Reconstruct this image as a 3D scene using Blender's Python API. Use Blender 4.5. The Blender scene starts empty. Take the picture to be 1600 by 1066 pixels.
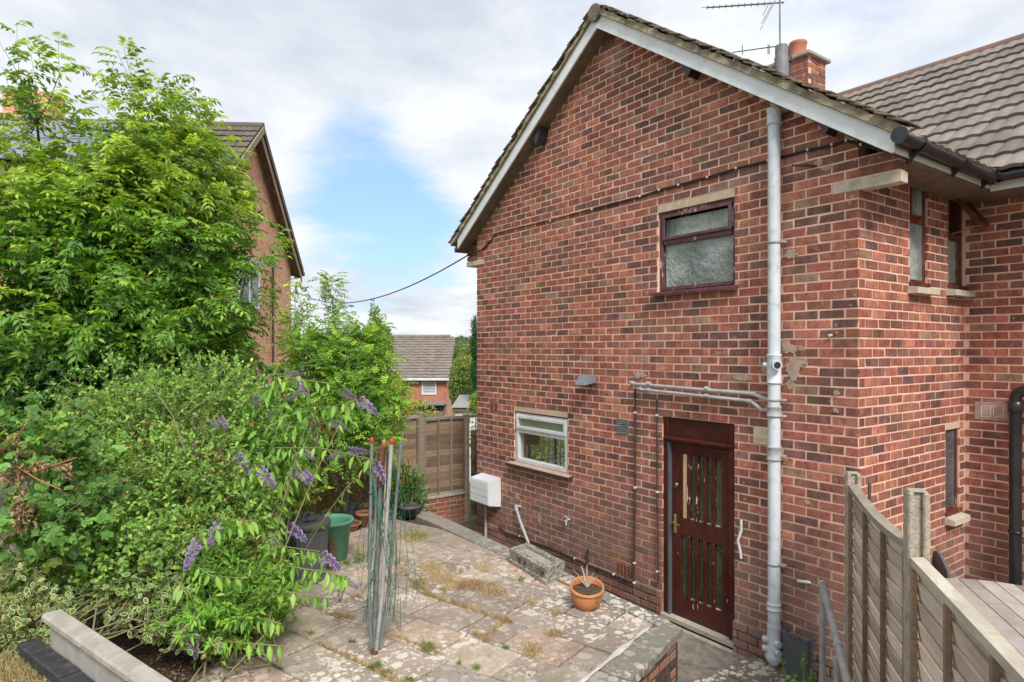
import bpy, bmesh, math, random
import numpy as np
from mathutils import Vector, Matrix

# ------------------------------------------------------------------ camera, sky, sun, exposure
S = bpy.context.scene
F, CX, HY = 1010.0, 800.0, 545.0           # focal length and horizon of the photograph in its pixels
_a = math.hypot(729, 1010)
RX, RY, FX, FY = 729/_a, 1010/_a, -1010/_a, 729/_a    # camera right and forward in the world
cam = bpy.data.objects.new('camera', bpy.data.cameras.new('camera'))
S.collection.objects.link(cam); S.camera = cam
cam.location = (0, 0, 0); cam.rotation_euler = (math.pi/2, 0, math.atan2(-FX, FY))
cam.data.sensor_width = 36; cam.data.lens = F/1600*36
cam.data.shift_y = 12/1600; cam.data.clip_start = .05; cam.data.clip_end = 6000

SUN_EL, SUN_AZ = math.radians(46), math.radians(111)   # azimuth clockwise from +Y
sun = bpy.data.objects.new('sun', bpy.data.lights.new('sun', 'SUN'))
S.collection.objects.link(sun)
sun.data.energy = 1.9; sun.data.angle = math.radians(16); sun.data.color = (1, .95, .88)
sd = Vector((math.sin(SUN_AZ)*math.cos(SUN_EL), math.cos(SUN_AZ)*math.cos(SUN_EL), math.sin(SUN_EL)))
sun.rotation_euler = sd.to_track_quat('Z', 'Y').to_euler()

W = bpy.data.worlds.new('World'); S.world = W; W.use_nodes = True
def world():
    nt = W.node_tree; N = nt.nodes; L = nt.links; N.clear()
    def nd(t, **k):
        n = N.new(t)
        for a, b in k.items(): setattr(n, a, b)
        return n
    def math_(op, a, b=None, c=None):
        n = nd('ShaderNodeMath', operation=op)
        for i, v in enumerate((a, b, c)):
            if v is None: continue
            if isinstance(v, (int, float)): n.inputs[i].default_value = v
            else: L.new(v, n.inputs[i])
        return n.outputs[0]
    out = nd('ShaderNodeOutputWorld'); bg = nd('ShaderNodeBackground')
    bg.inputs['Strength'].default_value = .13
    L.new(bg.outputs[0], out.inputs[0])
    sky = nd('ShaderNodeTexSky', sky_type='NISHITA', sun_disc=False)
    sky.sun_elevation = SUN_EL; sky.sun_rotation = SUN_AZ
    sky.air_density = 1.0; sky.dust_density = .6; sky.ozone_density = 1.6
    tc = nd('ShaderNodeTexCoord'); sx = nd('ShaderNodeSeparateXYZ')
    L.new(tc.outputs['Generated'], sx.inputs[0])
    z = math_('MAXIMUM', sx.outputs[2], 0.0)
    den = math_('ADD', z, .16)
    cx = math_('DIVIDE', sx.outputs[0], den); cy = math_('DIVIDE', sx.outputs[1], den)
    co = nd('ShaderNodeCombineXYZ'); L.new(cx, co.inputs[0]); L.new(cy, co.inputs[1])
    def noise(scale, det, rough, off, dist=0.):
        mp = nd('ShaderNodeMapping'); mp.inputs['Location'].default_value = off
        L.new(co.outputs[0], mp.inputs[0])
        n = nd('ShaderNodeTexNoise'); n.inputs['Scale'].default_value = scale
        n.inputs['Detail'].default_value = det; n.inputs['Roughness'].default_value = rough
        n.inputs['Distortion'].default_value = dist
        L.new(mp.outputs[0], n.inputs['Vector']); return n.outputs['Fac']
    big = noise(.62, 10, .6, (3.1, 1.7, 0), .25)
    # two openings in the cloud cover, given by direction
    def hole(px, py, rad, wgt, sq=1.):
        u = (px-CX)/F; v = (HY-py)/F
        d = Vector((RX*u+FX, RY*u+FY, v)).normalized()
        n = nd('ShaderNodeVectorMath', operation='DISTANCE'); L.new(tc.outputs['Generated'], n.inputs[0])
        n.inputs[1].default_value = d
        m = nd('ShaderNodeMapRange', interpolation_type='SMOOTHSTEP')
        m.inputs[1].default_value = rad; m.inputs[2].default_value = 0
        m.inputs[3].default_value = 0; m.inputs[4].default_value = wgt
        L.new(n.outputs['Value'], m.inputs[0]); return m.outputs[0]
    cov = math_('SUBTRACT', big, hole(560, 295, .23, .30))
    cov = math_('SUBTRACT', cov, hole(810, 70, .09, .07))
    cov = math_('SUBTRACT', cov, hole(640, 450, .12, .12))
    cov = math_('SUBTRACT', cov, hole(1390, 60, .22, .11))
    cov = math_('ADD', cov, hole(330, 40, .38, .30))
    cov = math_('ADD', cov, hole(740, 130, .22, .26))
    cov = math_('ADD', cov, hole(660, 505, .09, .22))
    rp = nd('ShaderNodeMapRange', interpolation_type='SMOOTHSTEP')
    rp.inputs[1].default_value = .27; rp.inputs[2].default_value = .47
    L.new(cov, rp.inputs[0])
    shade = noise(1.15, 10, .6, (8.3, 4.4, 2.0), .3)
    cr = nd('ShaderNodeValToRGB'); el = cr.color_ramp.elements
    el[0].position = .36; el[0].color = (2.5, 2.75, 3.15, 1)
    el[1].position = .57; el[1].color = (3.7, 3.8, 3.95, 1)
    L.new(shade, cr.inputs[0])
    mx = nd('ShaderNodeMix', data_type='RGBA')
    sk = nd('ShaderNodeMix', data_type='RGBA', blend_type='MULTIPLY'); sk.inputs[0].default_value = 1
    L.new(sky.outputs[0], sk.inputs[6]); sk.inputs[7].default_value = (.85, .9, .92, 1)
    hz = nd('ShaderNodeMapRange'); hz.inputs[1].default_value = 0; hz.inputs[2].default_value = .5
    hz.inputs[3].default_value = .75; hz.inputs[4].default_value = .35; L.new(sx.outputs[2], hz.inputs[0])
    sk2 = nd('ShaderNodeMix', data_type='RGBA'); L.new(hz.outputs[0], sk2.inputs[0])
    L.new(sk.outputs[2], sk2.inputs[6]); sk2.inputs[7].default_value = (1.35, 2.15, 3.2, 1)
    L.new(rp.outputs[0], mx.inputs[0]); L.new(sk2.outputs[2], mx.inputs[6]); L.new(cr.outputs[0], mx.inputs[7])
    L.new(mx.outputs[2], bg.inputs['Color'])
world()
S.render.engine = 'CYCLES'
S.view_settings.view_transform = 'Standard'; S.view_settings.look = 'None'
S.view_settings.gamma = 1; S.view_settings.use_curve_mapping = False
S.view_settings.exposure = 1.04

# ------------------------------------------------------------------ helpers
COL = S.collection
rnd = random.Random(7); RN = np.random.RandomState(11)
def ray(x, y):
    u = (x-CX)/F; v = (HY-y)/F
    return Vector((RX*u+FX, RY*u+FY, v))
def at(x, y, t): return ray(x, y)*t                  # the place seen at a pixel, t metres ahead
def on_y(x, y, Y): r = ray(x, y); return r*(Y/r.y)
def on_x(x, y, X): r = ray(x, y); return r*(X/r.x)
def on_z(x, y, Z): r = ray(x, y); return r*(Z/r.z)
def cw(r, f, z=0): return Vector((RX*r+FX*f, RY*r+FY*f, z))     # right / ahead to world
def proj(p):
    u = p[0]*RX+p[1]*RY; t = p[0]*FX+p[1]*FY
    return (CX+F*u/t, HY-F*p[2]/t, t) if t > .05 else (-9999, -9999, t)

def tag(o, label=None, cat=None, group=None, kind=None):
    if label: o['label'] = label
    if cat: o['category'] = cat
    if group: o['group'] = group
    if kind: o['kind'] = kind
    return o
def empty(name, loc, label, cat, group=None):
    o = bpy.data.objects.new(name, None); COL.objects.link(o); o.location = loc
    o.empty_display_size = .1
    return tag(o, label, cat, group)
def parent(o, p):
    if p is None: return o
    o.parent = p
    if p.type == 'EMPTY': o.matrix_parent_inverse = Matrix.Translation(-Vector(p.location))
    return o
def link(name, me, p=None, loc=None, rot=None, scale=None):
    o = bpy.data.objects.new(name, me); COL.objects.link(o)
    if loc is not None: o.location = loc
    if rot is not None: o.rotation_euler = rot
    if scale is not None: o.scale = scale if hasattr(scale, '__len__') else (scale,)*3
    return parent(o, p)
def copy_tree(o, delta, rotz=0):
    """copy an Empty thing with its parts and sub-parts, moved by delta"""
    r = o.copy(); COL.objects.link(r); r.location = Vector(o.location)+Vector(delta)
    r.rotation_euler.z += rotz
    for ch in list(o.children):
        c = ch.copy(); COL.objects.link(c); c.parent = r; c.matrix_parent_inverse = ch.matrix_parent_inverse
        for g in list(ch.children):
            d = g.copy(); COL.objects.link(d); d.parent = c; d.matrix_parent_inverse = g.matrix_parent_inverse
    return r

class MB:
    def __init__(s): s.v = []; s.f = []; s.sm = []; s.uv = []; s.c = None
    def add(s, vs, fs, smooth=False):
        n = len(s.v); s.v += [tuple(p) for p in vs]
        for f in fs: s.f.append(tuple(n+i for i in f)); s.sm.append(smooth)
        return s
    def obb(s, o, a, b, c):
        o, a, b, c = map(Vector, (o, a, b, c))
        if a.cross(b).dot(c) < 0: a, b = b, a
        P = [o, o+a, o+a+b, o+b, o+c, o+a+c, o+a+b+c, o+b+c]
        return s.add(P, [(0,3,2,1),(4,5,6,7),(0,1,5,4),(1,2,6,5),(2,3,7,6),(3,0,4,7)])
    def box(s, x0, y0, z0, x1, y1, z1):
        return s.obb((min(x0,x1),min(y0,y1),min(z0,z1)), (abs(x1-x0),0,0), (0,abs(y1-y0),0), (0,0,abs(z1-z0)))
    def cbox(s, o, a, b, c, ch):
        """chamfered box"""
        o, a, b, c = map(Vector, (o, a, b, c))
        if a.cross(b).dot(c) < 0: a, b = b, a
        la, lb, lc = a.length, b.length, c.length; A, B, C = a/la, b/lb, c/lc
        vs = []; idx = {}
        for i in (0,1):
            for j in (0,1):
                for k in (0,1):
                    base = o+a*i+b*j+c*k
                    ia, ib, ic = A*(ch if i == 0 else -ch), B*(ch if j == 0 else -ch), C*(ch if k == 0 else -ch)
                    idx[(i,j,k,'a')] = len(vs); vs.append(base+ib+ic)
                    idx[(i,j,k,'b')] = len(vs); vs.append(base+ia+ic)
                    idx[(i,j,k,'c')] = len(vs); vs.append(base+ia+ib)
        g = lambda i,j,k,t: idx[(i,j,k,t)]
        fs = []
        for i in (0,1):
            q = [g(i,0,0,'a'),g(i,1,0,'a'),g(i,1,1,'a'),g(i,0,1,'a')]; fs.append(q if i else q[::-1])
            q = [g(0,i,0,'b'),g(0,i,1,'b'),g(1,i,1,'b'),g(1,i,0,'b')]; fs.append(q if i else q[::-1])
            q = [g(0,0,i,'c'),g(1,0,i,'c'),g(1,1,i,'c'),g(0,1,i,'c')]; fs.append(q if i else q[::-1])
        cen = o+(a+b+c)/2
        def fix(q):
            p = [vs[i] for i in q]; n = (p[1]-p[0]).cross(p[2]-p[0])
            m = sum(p, Vector())/len(p)-cen
            return q if n.dot(m) > 0 else q[::-1]
        for j in (0,1):
            for k in (0,1): fs.append(fix([g(0,j,k,'b'),g(1,j,k,'b'),g(1,j,k,'c'),g(0,j,k,'c')]))
        for i in (0,1):
            for k in (0,1): fs.append(fix([g(i,0,k,'a'),g(i,1,k,'a'),g(i,1,k,'c'),g(i,0,k,'c')]))
        for i in (0,1):
            for j in (0,1): fs.append(fix([g(i,j,0,'a'),g(i,j,1,'a'),g(i,j,1,'b'),g(i,j,0,'b')]))
        for i in (0,1):
            for j in (0,1):
                for k in (0,1): fs.append(fix([g(i,j,k,'a'),g(i,j,k,'b'),g(i,j,k,'c')]))
        return s.add(vs, fs)
    def tube(s, pts, r, n=8, cap=True, smooth=True):
        pts = [Vector(p) for p in pts]
        rr = r if hasattr(r, '__len__') else [r]*len(pts)
        up = Vector((0,0,1)); vs = []
        for i, p in enumerate(pts):
            d = (pts[min(i+1,len(pts)-1)]-pts[max(i-1,0)])
            if d.length < 1e-9: d = Vector((0,0,1))
            d.normalize()
            if i == 0:
                a = d.cross(up) if abs(d.z) < .95 else d.cross(Vector((1,0,0)))
            else: a = a-d*a.dot(d)
            a.normalize(); b = d.cross(a)
            for k in range(n):
                w = 2*math.pi*k/n
                vs.append(p+(a*math.cos(w)+b*math.sin(w))*rr[i])
        fs = []
        for i in range(len(pts)-1):
            for k in range(n):
                k2 = (k+1) % n; fs.append((i*n+k, i*n+k2, (i+1)*n+k2, (i+1)*n+k))
        s.add(vs, fs, smooth)
        if cap:
            s.add(vs[:n], [tuple(range(n))[::-1]]); s.add(vs[-n:], [tuple(range(n))])
        return s
    def lathe(s, c, prof, n=24, smooth=True, axis=Vector((0,0,1)), sx=1., sy=1.):
        """prof: (radius, height) pairs"""
        c = Vector(c); q = Vector((0,0,1)).rotation_difference(Vector(axis)); vs = []
        for r, h in prof:
            for k in range(n):
                w = 2*math.pi*k/n
                vs.append(c+q @ Vector((r*math.cos(w)*sx, r*math.sin(w)*sy, h)))
        fs = []
        for i in range(len(prof)-1):
            for k in range(n):
                k2 = (k+1) % n; fs.append((i*n+k, i*n+k2, (i+1)*n+k2, (i+1)*n+k))
        return s.add(vs, fs, smooth)
    def prism(s, pts, ext):
        """planar polygon (3d points) pushed along ext"""
        pts = [Vector(p) for p in pts]; ext = Vector(ext); n = len(pts)
        nr = (pts[1]-pts[0]).cross(pts[2]-pts[0])
        if nr.dot(ext) > 0: pts = pts[::-1]
        vs = pts+[p+ext for p in pts]
        fs = [tuple(range(n)), tuple(range(2*n-1, n-1, -1))]
        for i in range(n): j = (i+1) % n; fs.append((j, i, n+i, n+j))
        return s.add(vs, fs)
    def quad_uv(s, a, b, c, d, su, sv):
        """quad with metric uv"""
        n = len(s.v); s.v += [tuple(a), tuple(b), tuple(c), tuple(d)]; s.f.append((n, n+1, n+2, n+3)); s.sm.append(False)
        s.uv.append((len(s.f)-1, [(0,0),(su,0),(su,sv),(0,sv)]))
        return s
    def mesh(s, name, m, tone=None):
        me = bpy.data.meshes.new(name); me.from_pydata(s.v, [], s.f)
        me.polygons.foreach_set('use_smooth', s.sm)
        if s.uv:
            ul = me.uv_layers.new(name='UVMap')
            for fi, uvs in s.uv:
                for li, uv in zip(me.polygons[fi].loop_indices, uvs): ul.data[li].uv = uv
        if tone is not None:
            ca = me.color_attributes.new('tone', 'FLOAT_COLOR', 'POINT')
            ca.data.foreach_set('color', np.array(tone, dtype=np.float32).ravel())
        elif s.c is not None:
            ca = me.color_attributes.new('tone', 'FLOAT_COLOR', 'POINT')
            ca.data.foreach_set('color', np.array(s.c, dtype=np.float32).ravel())
        me.materials.append(m); return me
    def build(s, name, m, p=None, **k): return link(name, s.mesh(name, m, **k), p)

# ------------------------------------------------------------------ materials
def newmat(name):
    m = bpy.data.materials.new(name); m.use_nodes = True
    nt = m.node_tree; return m, nt, nt.nodes['Principled BSDF'], nt.nodes['Material Output']
def NN(nt, t, **k):
    n = nt.nodes.new(t)
    for a, b in k.items(): setattr(n, a, b)
    return n
def c4(c): return (c[0], c[1], c[2], 1)
def nz(nt, scale, det=4, rough=.6, vec=None, stretch=None, dist=0.):
    n = NN(nt, 'ShaderNodeTexNoise'); n.inputs['Scale'].default_value = scale
    n.inputs['Detail'].default_value = det; n.inputs['Roughness'].default_value = rough
    n.inputs['Distortion'].default_value = dist
    if vec is None: vec = NN(nt, 'ShaderNodeNewGeometry').outputs['Position']
    if stretch:
        mp = NN(nt, 'ShaderNodeMapping'); mp.inputs['Scale'].default_value = stretch
        nt.links.new(vec, mp.inputs[0]); vec = mp.outputs[0]
    nt.links.new(vec, n.inputs['Vector']); return n.outputs['Fac']
def ramp(nt, fac, a, b, lo=0., hi=1.):
    r = NN(nt, 'ShaderNodeMapRange', interpolation_type='SMOOTHSTEP')
    r.inputs[1].default_value = a; r.inputs[2].default_value = b
    r.inputs[3].default_value = lo; r.inputs[4].default_value = hi
    nt.links.new(fac, r.inputs[0]); return r.outputs[0]
def mixc(nt, fac, a, b, mode='MIX'):
    n = NN(nt, 'ShaderNodeMix', data_type='RGBA', blend_type=mode)
    for i, v in ((0, fac), (6, a), (7, b)):
        if isinstance(v, (int, float)): n.inputs[i].default_value = v
        elif isinstance(v, tuple): n.inputs[i].default_value = c4(v)
        else: nt.links.new(v, n.inputs[i])
    return n.outputs[2]
def mul(nt, a, b, op='MULTIPLY'):
    n = NN(nt, 'ShaderNodeMath', operation=op)
    for i, v in ((0, a), (1, b)):
        if isinstance(v, (int, float)): n.inputs[i].default_value = v
        else: nt.links.new(v, n.inputs[i])
    return n.outputs[0]
def bump(nt, bs, h, strength=.3, dist=.01):
    b = NN(nt, 'ShaderNodeBump'); b.inputs['Strength'].default_value = strength
    b.inputs['Distance'].default_value = dist
    nt.links.new(h, b.inputs['Height']); nt.links.new(b.outputs[0], bs.inputs['Normal'])
def simple(name, c1, c2=None, rough=.6, scale=8., metal=0., bstr=.15, bdist=.004, bscale=None, stretch=None, spec=.5, dirt=None, obj=False, orand=0):
    m, nt, bs, out = newmat(name)
    vec = NN(nt, 'ShaderNodeTexCoord').outputs['Object'] if obj else None
    c2 = c2 or tuple(x*.75 for x in c1)
    f = ramp(nt, nz(nt, scale, 5, .6, vec, stretch), .35, .65)
    col = mixc(nt, f, c1, c2)
    if dirt: col = mixc(nt, ramp(nt, nz(nt, dirt[0], 6, .65, vec), .5, .72, 0, dirt[2]), col, dirt[1])
    if orand:
        oi = NN(nt, 'ShaderNodeObjectInfo'); hs = NN(nt, 'ShaderNodeHueSaturation'); nt.links.new(col, hs.inputs['Color'])
        nt.links.new(ramp(nt, oi.outputs['Random'], 0, 1, 1-orand, 1+orand*.6), hs.inputs['Value']); col = hs.outputs[0]
    nt.links.new(col, bs.inputs['Base Color'])
    bs.inputs['Roughness'].default_value = rough; bs.inputs['Metallic'].default_value = metal
    bs.inputs['Specular IOR Level'].default_value = spec
    if bstr: bump(nt, bs, nz(nt, bscale or scale*6, 5, .6, vec, stretch), bstr, bdist)
    return m
def tone_node(nt):
    a = NN(nt, 'ShaderNodeAttribute'); a.attribute_name = 'tone'; return a.outputs['Color']

def m_brick():
    m, nt, bs, out = newmat('brick_clay')
    t = tone_node(nt)
    pos = NN(nt, 'ShaderNodeNewGeometry').outputs['Position']
    n1 = ramp(nt, nz(nt, 17, 8, .75, pos, (1, 1, .6)), .30, .66, .50, 1.)
    col = mixc(nt, 1., t, mixc(nt, n1, (0,0,0), (1.3,1.3,1.3)), 'MULTIPLY')
    big = ramp(nt, nz(nt, .9, 5, .6, pos), .32, .66, .74, 1.)
    col = mixc(nt, 1., col, mixc(nt, big, (0,0,0), (1.12,1.12,1.12)), 'MULTIPLY')
    # drag marks down the face and pale limey bloom
    drag = ramp(nt, nz(nt, 60, 3, .6, pos, (1, 1, .12)), .5, .75, 0, .22)
    col = mixc(nt, drag, col, (.055, .03, .028))
    bloom = ramp(nt, nz(nt, 1.3, 6, .62, pos), .50, .74, .0, .34)
    col = mixc(nt, bloom, col, (.36, .21, .165))
    spot = ramp(nt, nz(nt, 26, 2, .5, pos), .70, .76, 0, .55)
    col = mixc(nt, spot, col, (.45, .36, .30))
    smear = ramp(nt, nz(nt, 13, 9, .74, pos), .615, .66, 0, .62)
    col = mixc(nt, smear, col, (.56, .35, .25))
    # grime and algae towards the foot of the wall
    z = NN(nt, 'ShaderNodeSeparateXYZ'); nt.links.new(pos, z.inputs[0])
    low = ramp(nt, z.outputs[2], -1.1, -2.5)
    gr = mul(nt, low, ramp(nt, nz(nt, 2.0, 6, .6, pos), .34, .60, .3, 1.))
    col = mixc(nt, mul(nt, gr, .66), col, (.25, .185, .155))
    alg = mul(nt, ramp(nt, z.outputs[2], -1.9, -2.75), ramp(nt, nz(nt, 4.1, 4, .6, pos), .5, .68, 0, .55))
    col = mixc(nt, alg, col, (.10, .11, .05))
    nt.links.new(col, bs.inputs['Base Color']); bs.inputs['Roughness'].default_value = .85
    bs.inputs['Specular IOR Level'].default_value = .25
    h = nz(nt, 45, 8, .75, pos); bump(nt, bs, h, .8, .006)
    return m
def m_mortar(c1=(.86,.56,.43), c2=(.74,.47,.36)):
    m, nt, bs, out = newmat('mortar')
    pos = NN(nt, 'ShaderNodeNewGeometry').outputs['Position']
    col = mixc(nt, ramp(nt, nz(nt, 5, 6, .65, pos), .35, .65), c1, c2)
    z = NN(nt, 'ShaderNodeSeparateXYZ'); nt.links.new(pos, z.inputs[0])
    gr = mul(nt, ramp(nt, z.outputs[2], -1.2, -2.6), ramp(nt, nz(nt, 2.3, 6, .6, pos), .35, .65, .2, .8))
    col = mixc(nt, gr, col, (.24, .17, .13))
    nt.links.new(col, bs.inputs['Base Color']); bs.inputs['Roughness'].default_value = .95
    bump(nt, bs, nz(nt, 140, 5, .7, pos), .6, .004)
    return m
def m_slab():
    m, nt, bs, out = newmat('paving_concrete')
    t = tone_node(nt)
    pos = NN(nt, 'ShaderNodeNewGeometry').outputs['Position']
    col = mixc(nt, 1., t, mixc(nt, ramp(nt, nz(nt, 30, 7, .7, pos), .25, .75, .74, 1.22), (0,0,0), (1,1,1)), 'MULTIPLY')
    col = mixc(nt, ramp(nt, nz(nt, 2.0, 6, .65, pos, dist=.4), .44, .70, 0, .6), col, (.20, .155, .12))
    col = mixc(nt, ramp(nt, nz(nt, 170, 2, .6, pos), .60, .72, 0, .4), col, (.12, .09, .07))
    # pale lichen rosettes, thickest near the middle of the terrace
    reg = ramp(nt, nz(nt, .95, 3, .5, pos), .40, .56)
    dv = NN(nt, 'ShaderNodeVectorMath', operation='DISTANCE'); nt.links.new(pos, dv.inputs[0]); dv.inputs[1].default_value = (-3.9, 3.0, -2.5)
    near = ramp(nt, dv.outputs['Value'], 4.0, 1.7, .16, 1.)
    def ros(scale, thr, wob):
        v = NN(nt, 'ShaderNodeTexVoronoi', feature='F1'); v.inputs['Scale'].default_value = scale
        w = NN(nt, 'ShaderNodeTexNoise'); w.inputs['Scale'].default_value = 28; w.inputs['Detail'].default_value = 4
        nt.links.new(pos, w.inputs['Vector'])
        mm = NN(nt, 'ShaderNodeMix', data_type='RGBA', blend_type='LINEAR_LIGHT'); mm.inputs[0].default_value = wob
        nt.links.new(pos, mm.inputs[6]); nt.links.new(w.outputs['Color'], mm.inputs[7])
        nt.links.new(mm.outputs[2], v.inputs['Vector'])
        sp = NN(nt, 'ShaderNodeSeparateColor'); nt.links.new(v.outputs['Color'], sp.inputs[0])
        rad = ramp(nt, sp.outputs[0], .25, 1., 0., thr)
        d = mul(nt, v.outputs['Distance'], rad, 'SUBTRACT')
        return ramp(nt, d, .035, -.02)
    a = mul(nt, mul(nt, ros(9.5, .54, .012), .85), mul(nt, near, ramp(nt, reg, 0, 1, .35, 1)))
    b = mul(nt, mul(nt, ros(17, .52, .008), .95), mul(nt, near, ramp(nt, reg, 0, 1, .25, 1)))
    c = mul(nt, mul(nt, ros(30, .50, .005), .85), mul(nt, near, reg))
    br = ramp(nt, nz(nt, 75, 4, .7, pos), .3, .6, .62, 1.)
    lich = mul(nt, mul(nt, mul(nt, mul(nt, a, b, 'MAXIMUM'), c, 'MAXIMUM'), br), .82)
    col = mixc(nt, lich, col, (.80, .76, .68))
    nt.links.new(col, bs.inputs['Base Color']); bs.inputs['Roughness'].default_value = .93
    bs.inputs['Specular IOR Level'].default_value = .25
    bump(nt, bs, nz(nt, 120, 6, .75, pos), .6, .005)
    return m
def m_wood(name, c1, c2, dark=(.05,.035,.025), axis=(.35,.35,12), knots=True, rough=.85, obj=True):
    m, nt, bs, out = newmat(name)
    vec = NN(nt, 'ShaderNodeTexCoord').outputs['Object'] if obj else NN(nt, 'ShaderNodeNewGeometry').outputs['Position']
    oi = NN(nt, 'ShaderNodeObjectInfo')
    ad = NN(nt, 'ShaderNodeVectorMath', operation='MULTIPLY_ADD'); nt.links.new(oi.outputs['Random'], ad.inputs[0])
    ad.inputs[1].default_value = (13, 7, 3); nt.links.new(vec, ad.inputs[2]); v = ad.outputs[0]
    g = nz(nt, 5, 7, .65, v, axis, dist=.8)
    col = mixc(nt, ramp(nt, g, .3, .7), c1, c2)
    col = mixc(nt, ramp(nt, nz(nt, 6, 6, .62, v, (.8,.8,4.5), dist=1.6), .52, .68, 0, .42), col, dark)
    col = mixc(nt, ramp(nt, nz(nt, 1.6, 4, .6, v), .45, .7, 0, .5), col, tuple(x*.6 for x in c2))
    hsv = NN(nt, 'ShaderNodeHueSaturation'); nt.links.new(col, hsv.inputs['Color'])
    nt.links.new(ramp(nt, oi.outputs['Random'], 0, 1, .68, 1.2), hsv.inputs['Value'])
    nt.links.new(hsv.outputs[0], bs.inputs['Base Color']); bs.inputs['Roughness'].default_value = rough
    bs.inputs['Specular IOR Level'].default_value = .25
    bump(nt, bs, g, .5, .006)
    return m
def m_leaf(name='leaf', trans=.35, rough=.45, spec=.4):
    m, nt, bs, out = newmat(name)
    t = tone_node(nt)
    hs = NN(nt, 'ShaderNodeHueSaturation'); nt.links.new(t, hs.inputs['Color'])
    hs.inputs['Value'].default_value = 1.
    nt.links.new(t, bs.inputs['Base Color']); bs.inputs['Roughness'].default_value = rough
    bs.inputs['Specular IOR Level'].default_value = spec
    tr = NN(nt, 'ShaderNodeBsdfTranslucent')
    tcol = mixc(nt, 1., t, (1.5, 1.35, .5), 'MULTIPLY'); nt.links.new(tcol, tr.inputs['Color'])
    mx = NN(nt, 'ShaderNodeMixShader'); mx.inputs[0].default_value = trans
    nt.links.new(bs.outputs[0], mx.inputs[1]); nt.links.new(tr.outputs[0], mx.inputs[2])
    nt.links.new(mx.outputs[0], out.inputs[0]); return m
def m_glass(name='clear_glass'):
    m, nt, bs, out = newmat(name)
    nt.nodes.remove(bs)
    g = NN(nt, 'ShaderNodeBsdfGlossy'); g.inputs['Roughness'].default_value = .02
    t = NN(nt, 'ShaderNodeBsdfTransparent'); t.inputs['Color'].default_value = (.93,.96,.94,1)
    lw = NN(nt, 'ShaderNodeLayerWeight'); fr = mul(nt, mul(nt, mul(nt, lw.outputs['Facing'], 4., 'POWER'), .6), .04, 'ADD')
    mx = NN(nt, 'ShaderNodeMixShader'); nt.links.new(fr, mx.inputs[0])
    nt.links.new(t.outputs[0], mx.inputs[1]); nt.links.new(g.outputs[0], mx.inputs[2]); nt.links.new(mx.outputs[0], out.inputs[0])
    return m
def m_obscure(name, c, scale=22, stretch=(1,1,.7), rough=.12, trans=.45):
    m, nt, bs, out = newmat(name)
    pos = NN(nt, 'ShaderNodeNewGeometry').outputs['Position']
    v = NN(nt, 'ShaderNodeTexVoronoi', feature='SMOOTH_F1'); v.inputs['Scale'].default_value = scale
    v.inputs['Smoothness'].default_value = .6
    mp = NN(nt, 'ShaderNodeMapping'); mp.inputs['Scale'].default_value = stretch; mp.inputs['Rotation'].default_value = (0, .5, 0)
    w = nz(nt, 14, 3, .6, pos)
    ad = NN(nt, 'ShaderNodeVectorMath', operation='MULTIPLY_ADD'); nt.links.new(w, ad.inputs[0])
    ad.inputs[1].default_value = (.12, .12, .12); nt.links.new(pos, ad.inputs[2])
    nt.links.new(ad.outputs[0], mp.inputs[0]); nt.links.new(mp.outputs[0], v.inputs['Vector'])
    col = mixc(nt, ramp(nt, nz(nt, 2.2, 3, .5, pos), .4, .6), c, tuple(x*.55 for x in c))
    nt.links.new(col, bs.inputs['Base Color']); bs.inputs['Roughness'].default_value = rough
    bs.inputs['Transmission Weight'].default_value = trans; bs.inputs['IOR'].default_value = 1.45
    bs.inputs['Specular IOR Level'].default_value = .8
    bump(nt, bs, v.outputs['Distance'], .75, .016)
    return m
def m_paint(name, c, under=(.62,.55,.45), worn=.62, rough=.35, zs=1.):
    """gloss paint flaking off timber"""
    m, nt, bs, out = newmat(name)
    pos = NN(nt, 'ShaderNodeNewGeometry').outputs['Position']
    f = nz(nt, 30, 6, .7, pos, (1, 1, .28*zs)); g = nz(nt, 2.6, 3, .5, pos)
    s = mul(nt, mul(nt, f, .65), mul(nt, g, .35), 'ADD')
    fl = ramp(nt, s, worn-.006, worn+.006)
    base = mixc(nt, ramp(nt, nz(nt, 6, 4, .6, pos), .35, .65), c, tuple(x*.62 for x in c))
    nt.links.new(mixc(nt, fl, base, under), bs.inputs['Base Color'])
    nt.links.new(ramp(nt, fl, 0, 1, rough, .9), bs.inputs['Roughness'])
    bump(nt, bs, mul(nt, fl, -1.), .5, .004)
    return m
def m_brick_tex(name, c1, c2, mort, bl=.2286, ch=.0826):
    """far brickwork: courses in metric uv"""
    m, nt, bs, out = newmat(name)
    uv = NN(nt, 'ShaderNodeUVMap'); b = NN(nt, 'ShaderNodeTexBrick')
    b.inputs['Color1'].default_value = c4(c1); b.inputs['Color2'].default_value = c4(c2); b.inputs['Mortar'].default_value = c4(mort)
    b.inputs['Scale'].default_value = 1; b.inputs['Brick Width'].default_value = bl; b.inputs['Row Height'].default_value = ch
    b.inputs['Mortar Size'].default_value = .007; b.inputs['Bias'].default_value = .1
    nt.links.new(uv.outputs[0], b.inputs['Vector'])
    pos = NN(nt, 'ShaderNodeNewGeometry').outputs['Position']
    col = mixc(nt, 1., b.outputs[0], mixc(nt, ramp(nt, nz(nt, 6, 5, .6, pos), .3, .7, .7, 1.15), (0,0,0), (1,1,1)), 'MULTIPLY')
    nt.links.new(col, bs.inputs['Base Color']); bs.inputs['Roughness'].default_value = .9
    bump(nt, bs, b.outputs['Fac'], -.4, .01)
    return m

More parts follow.
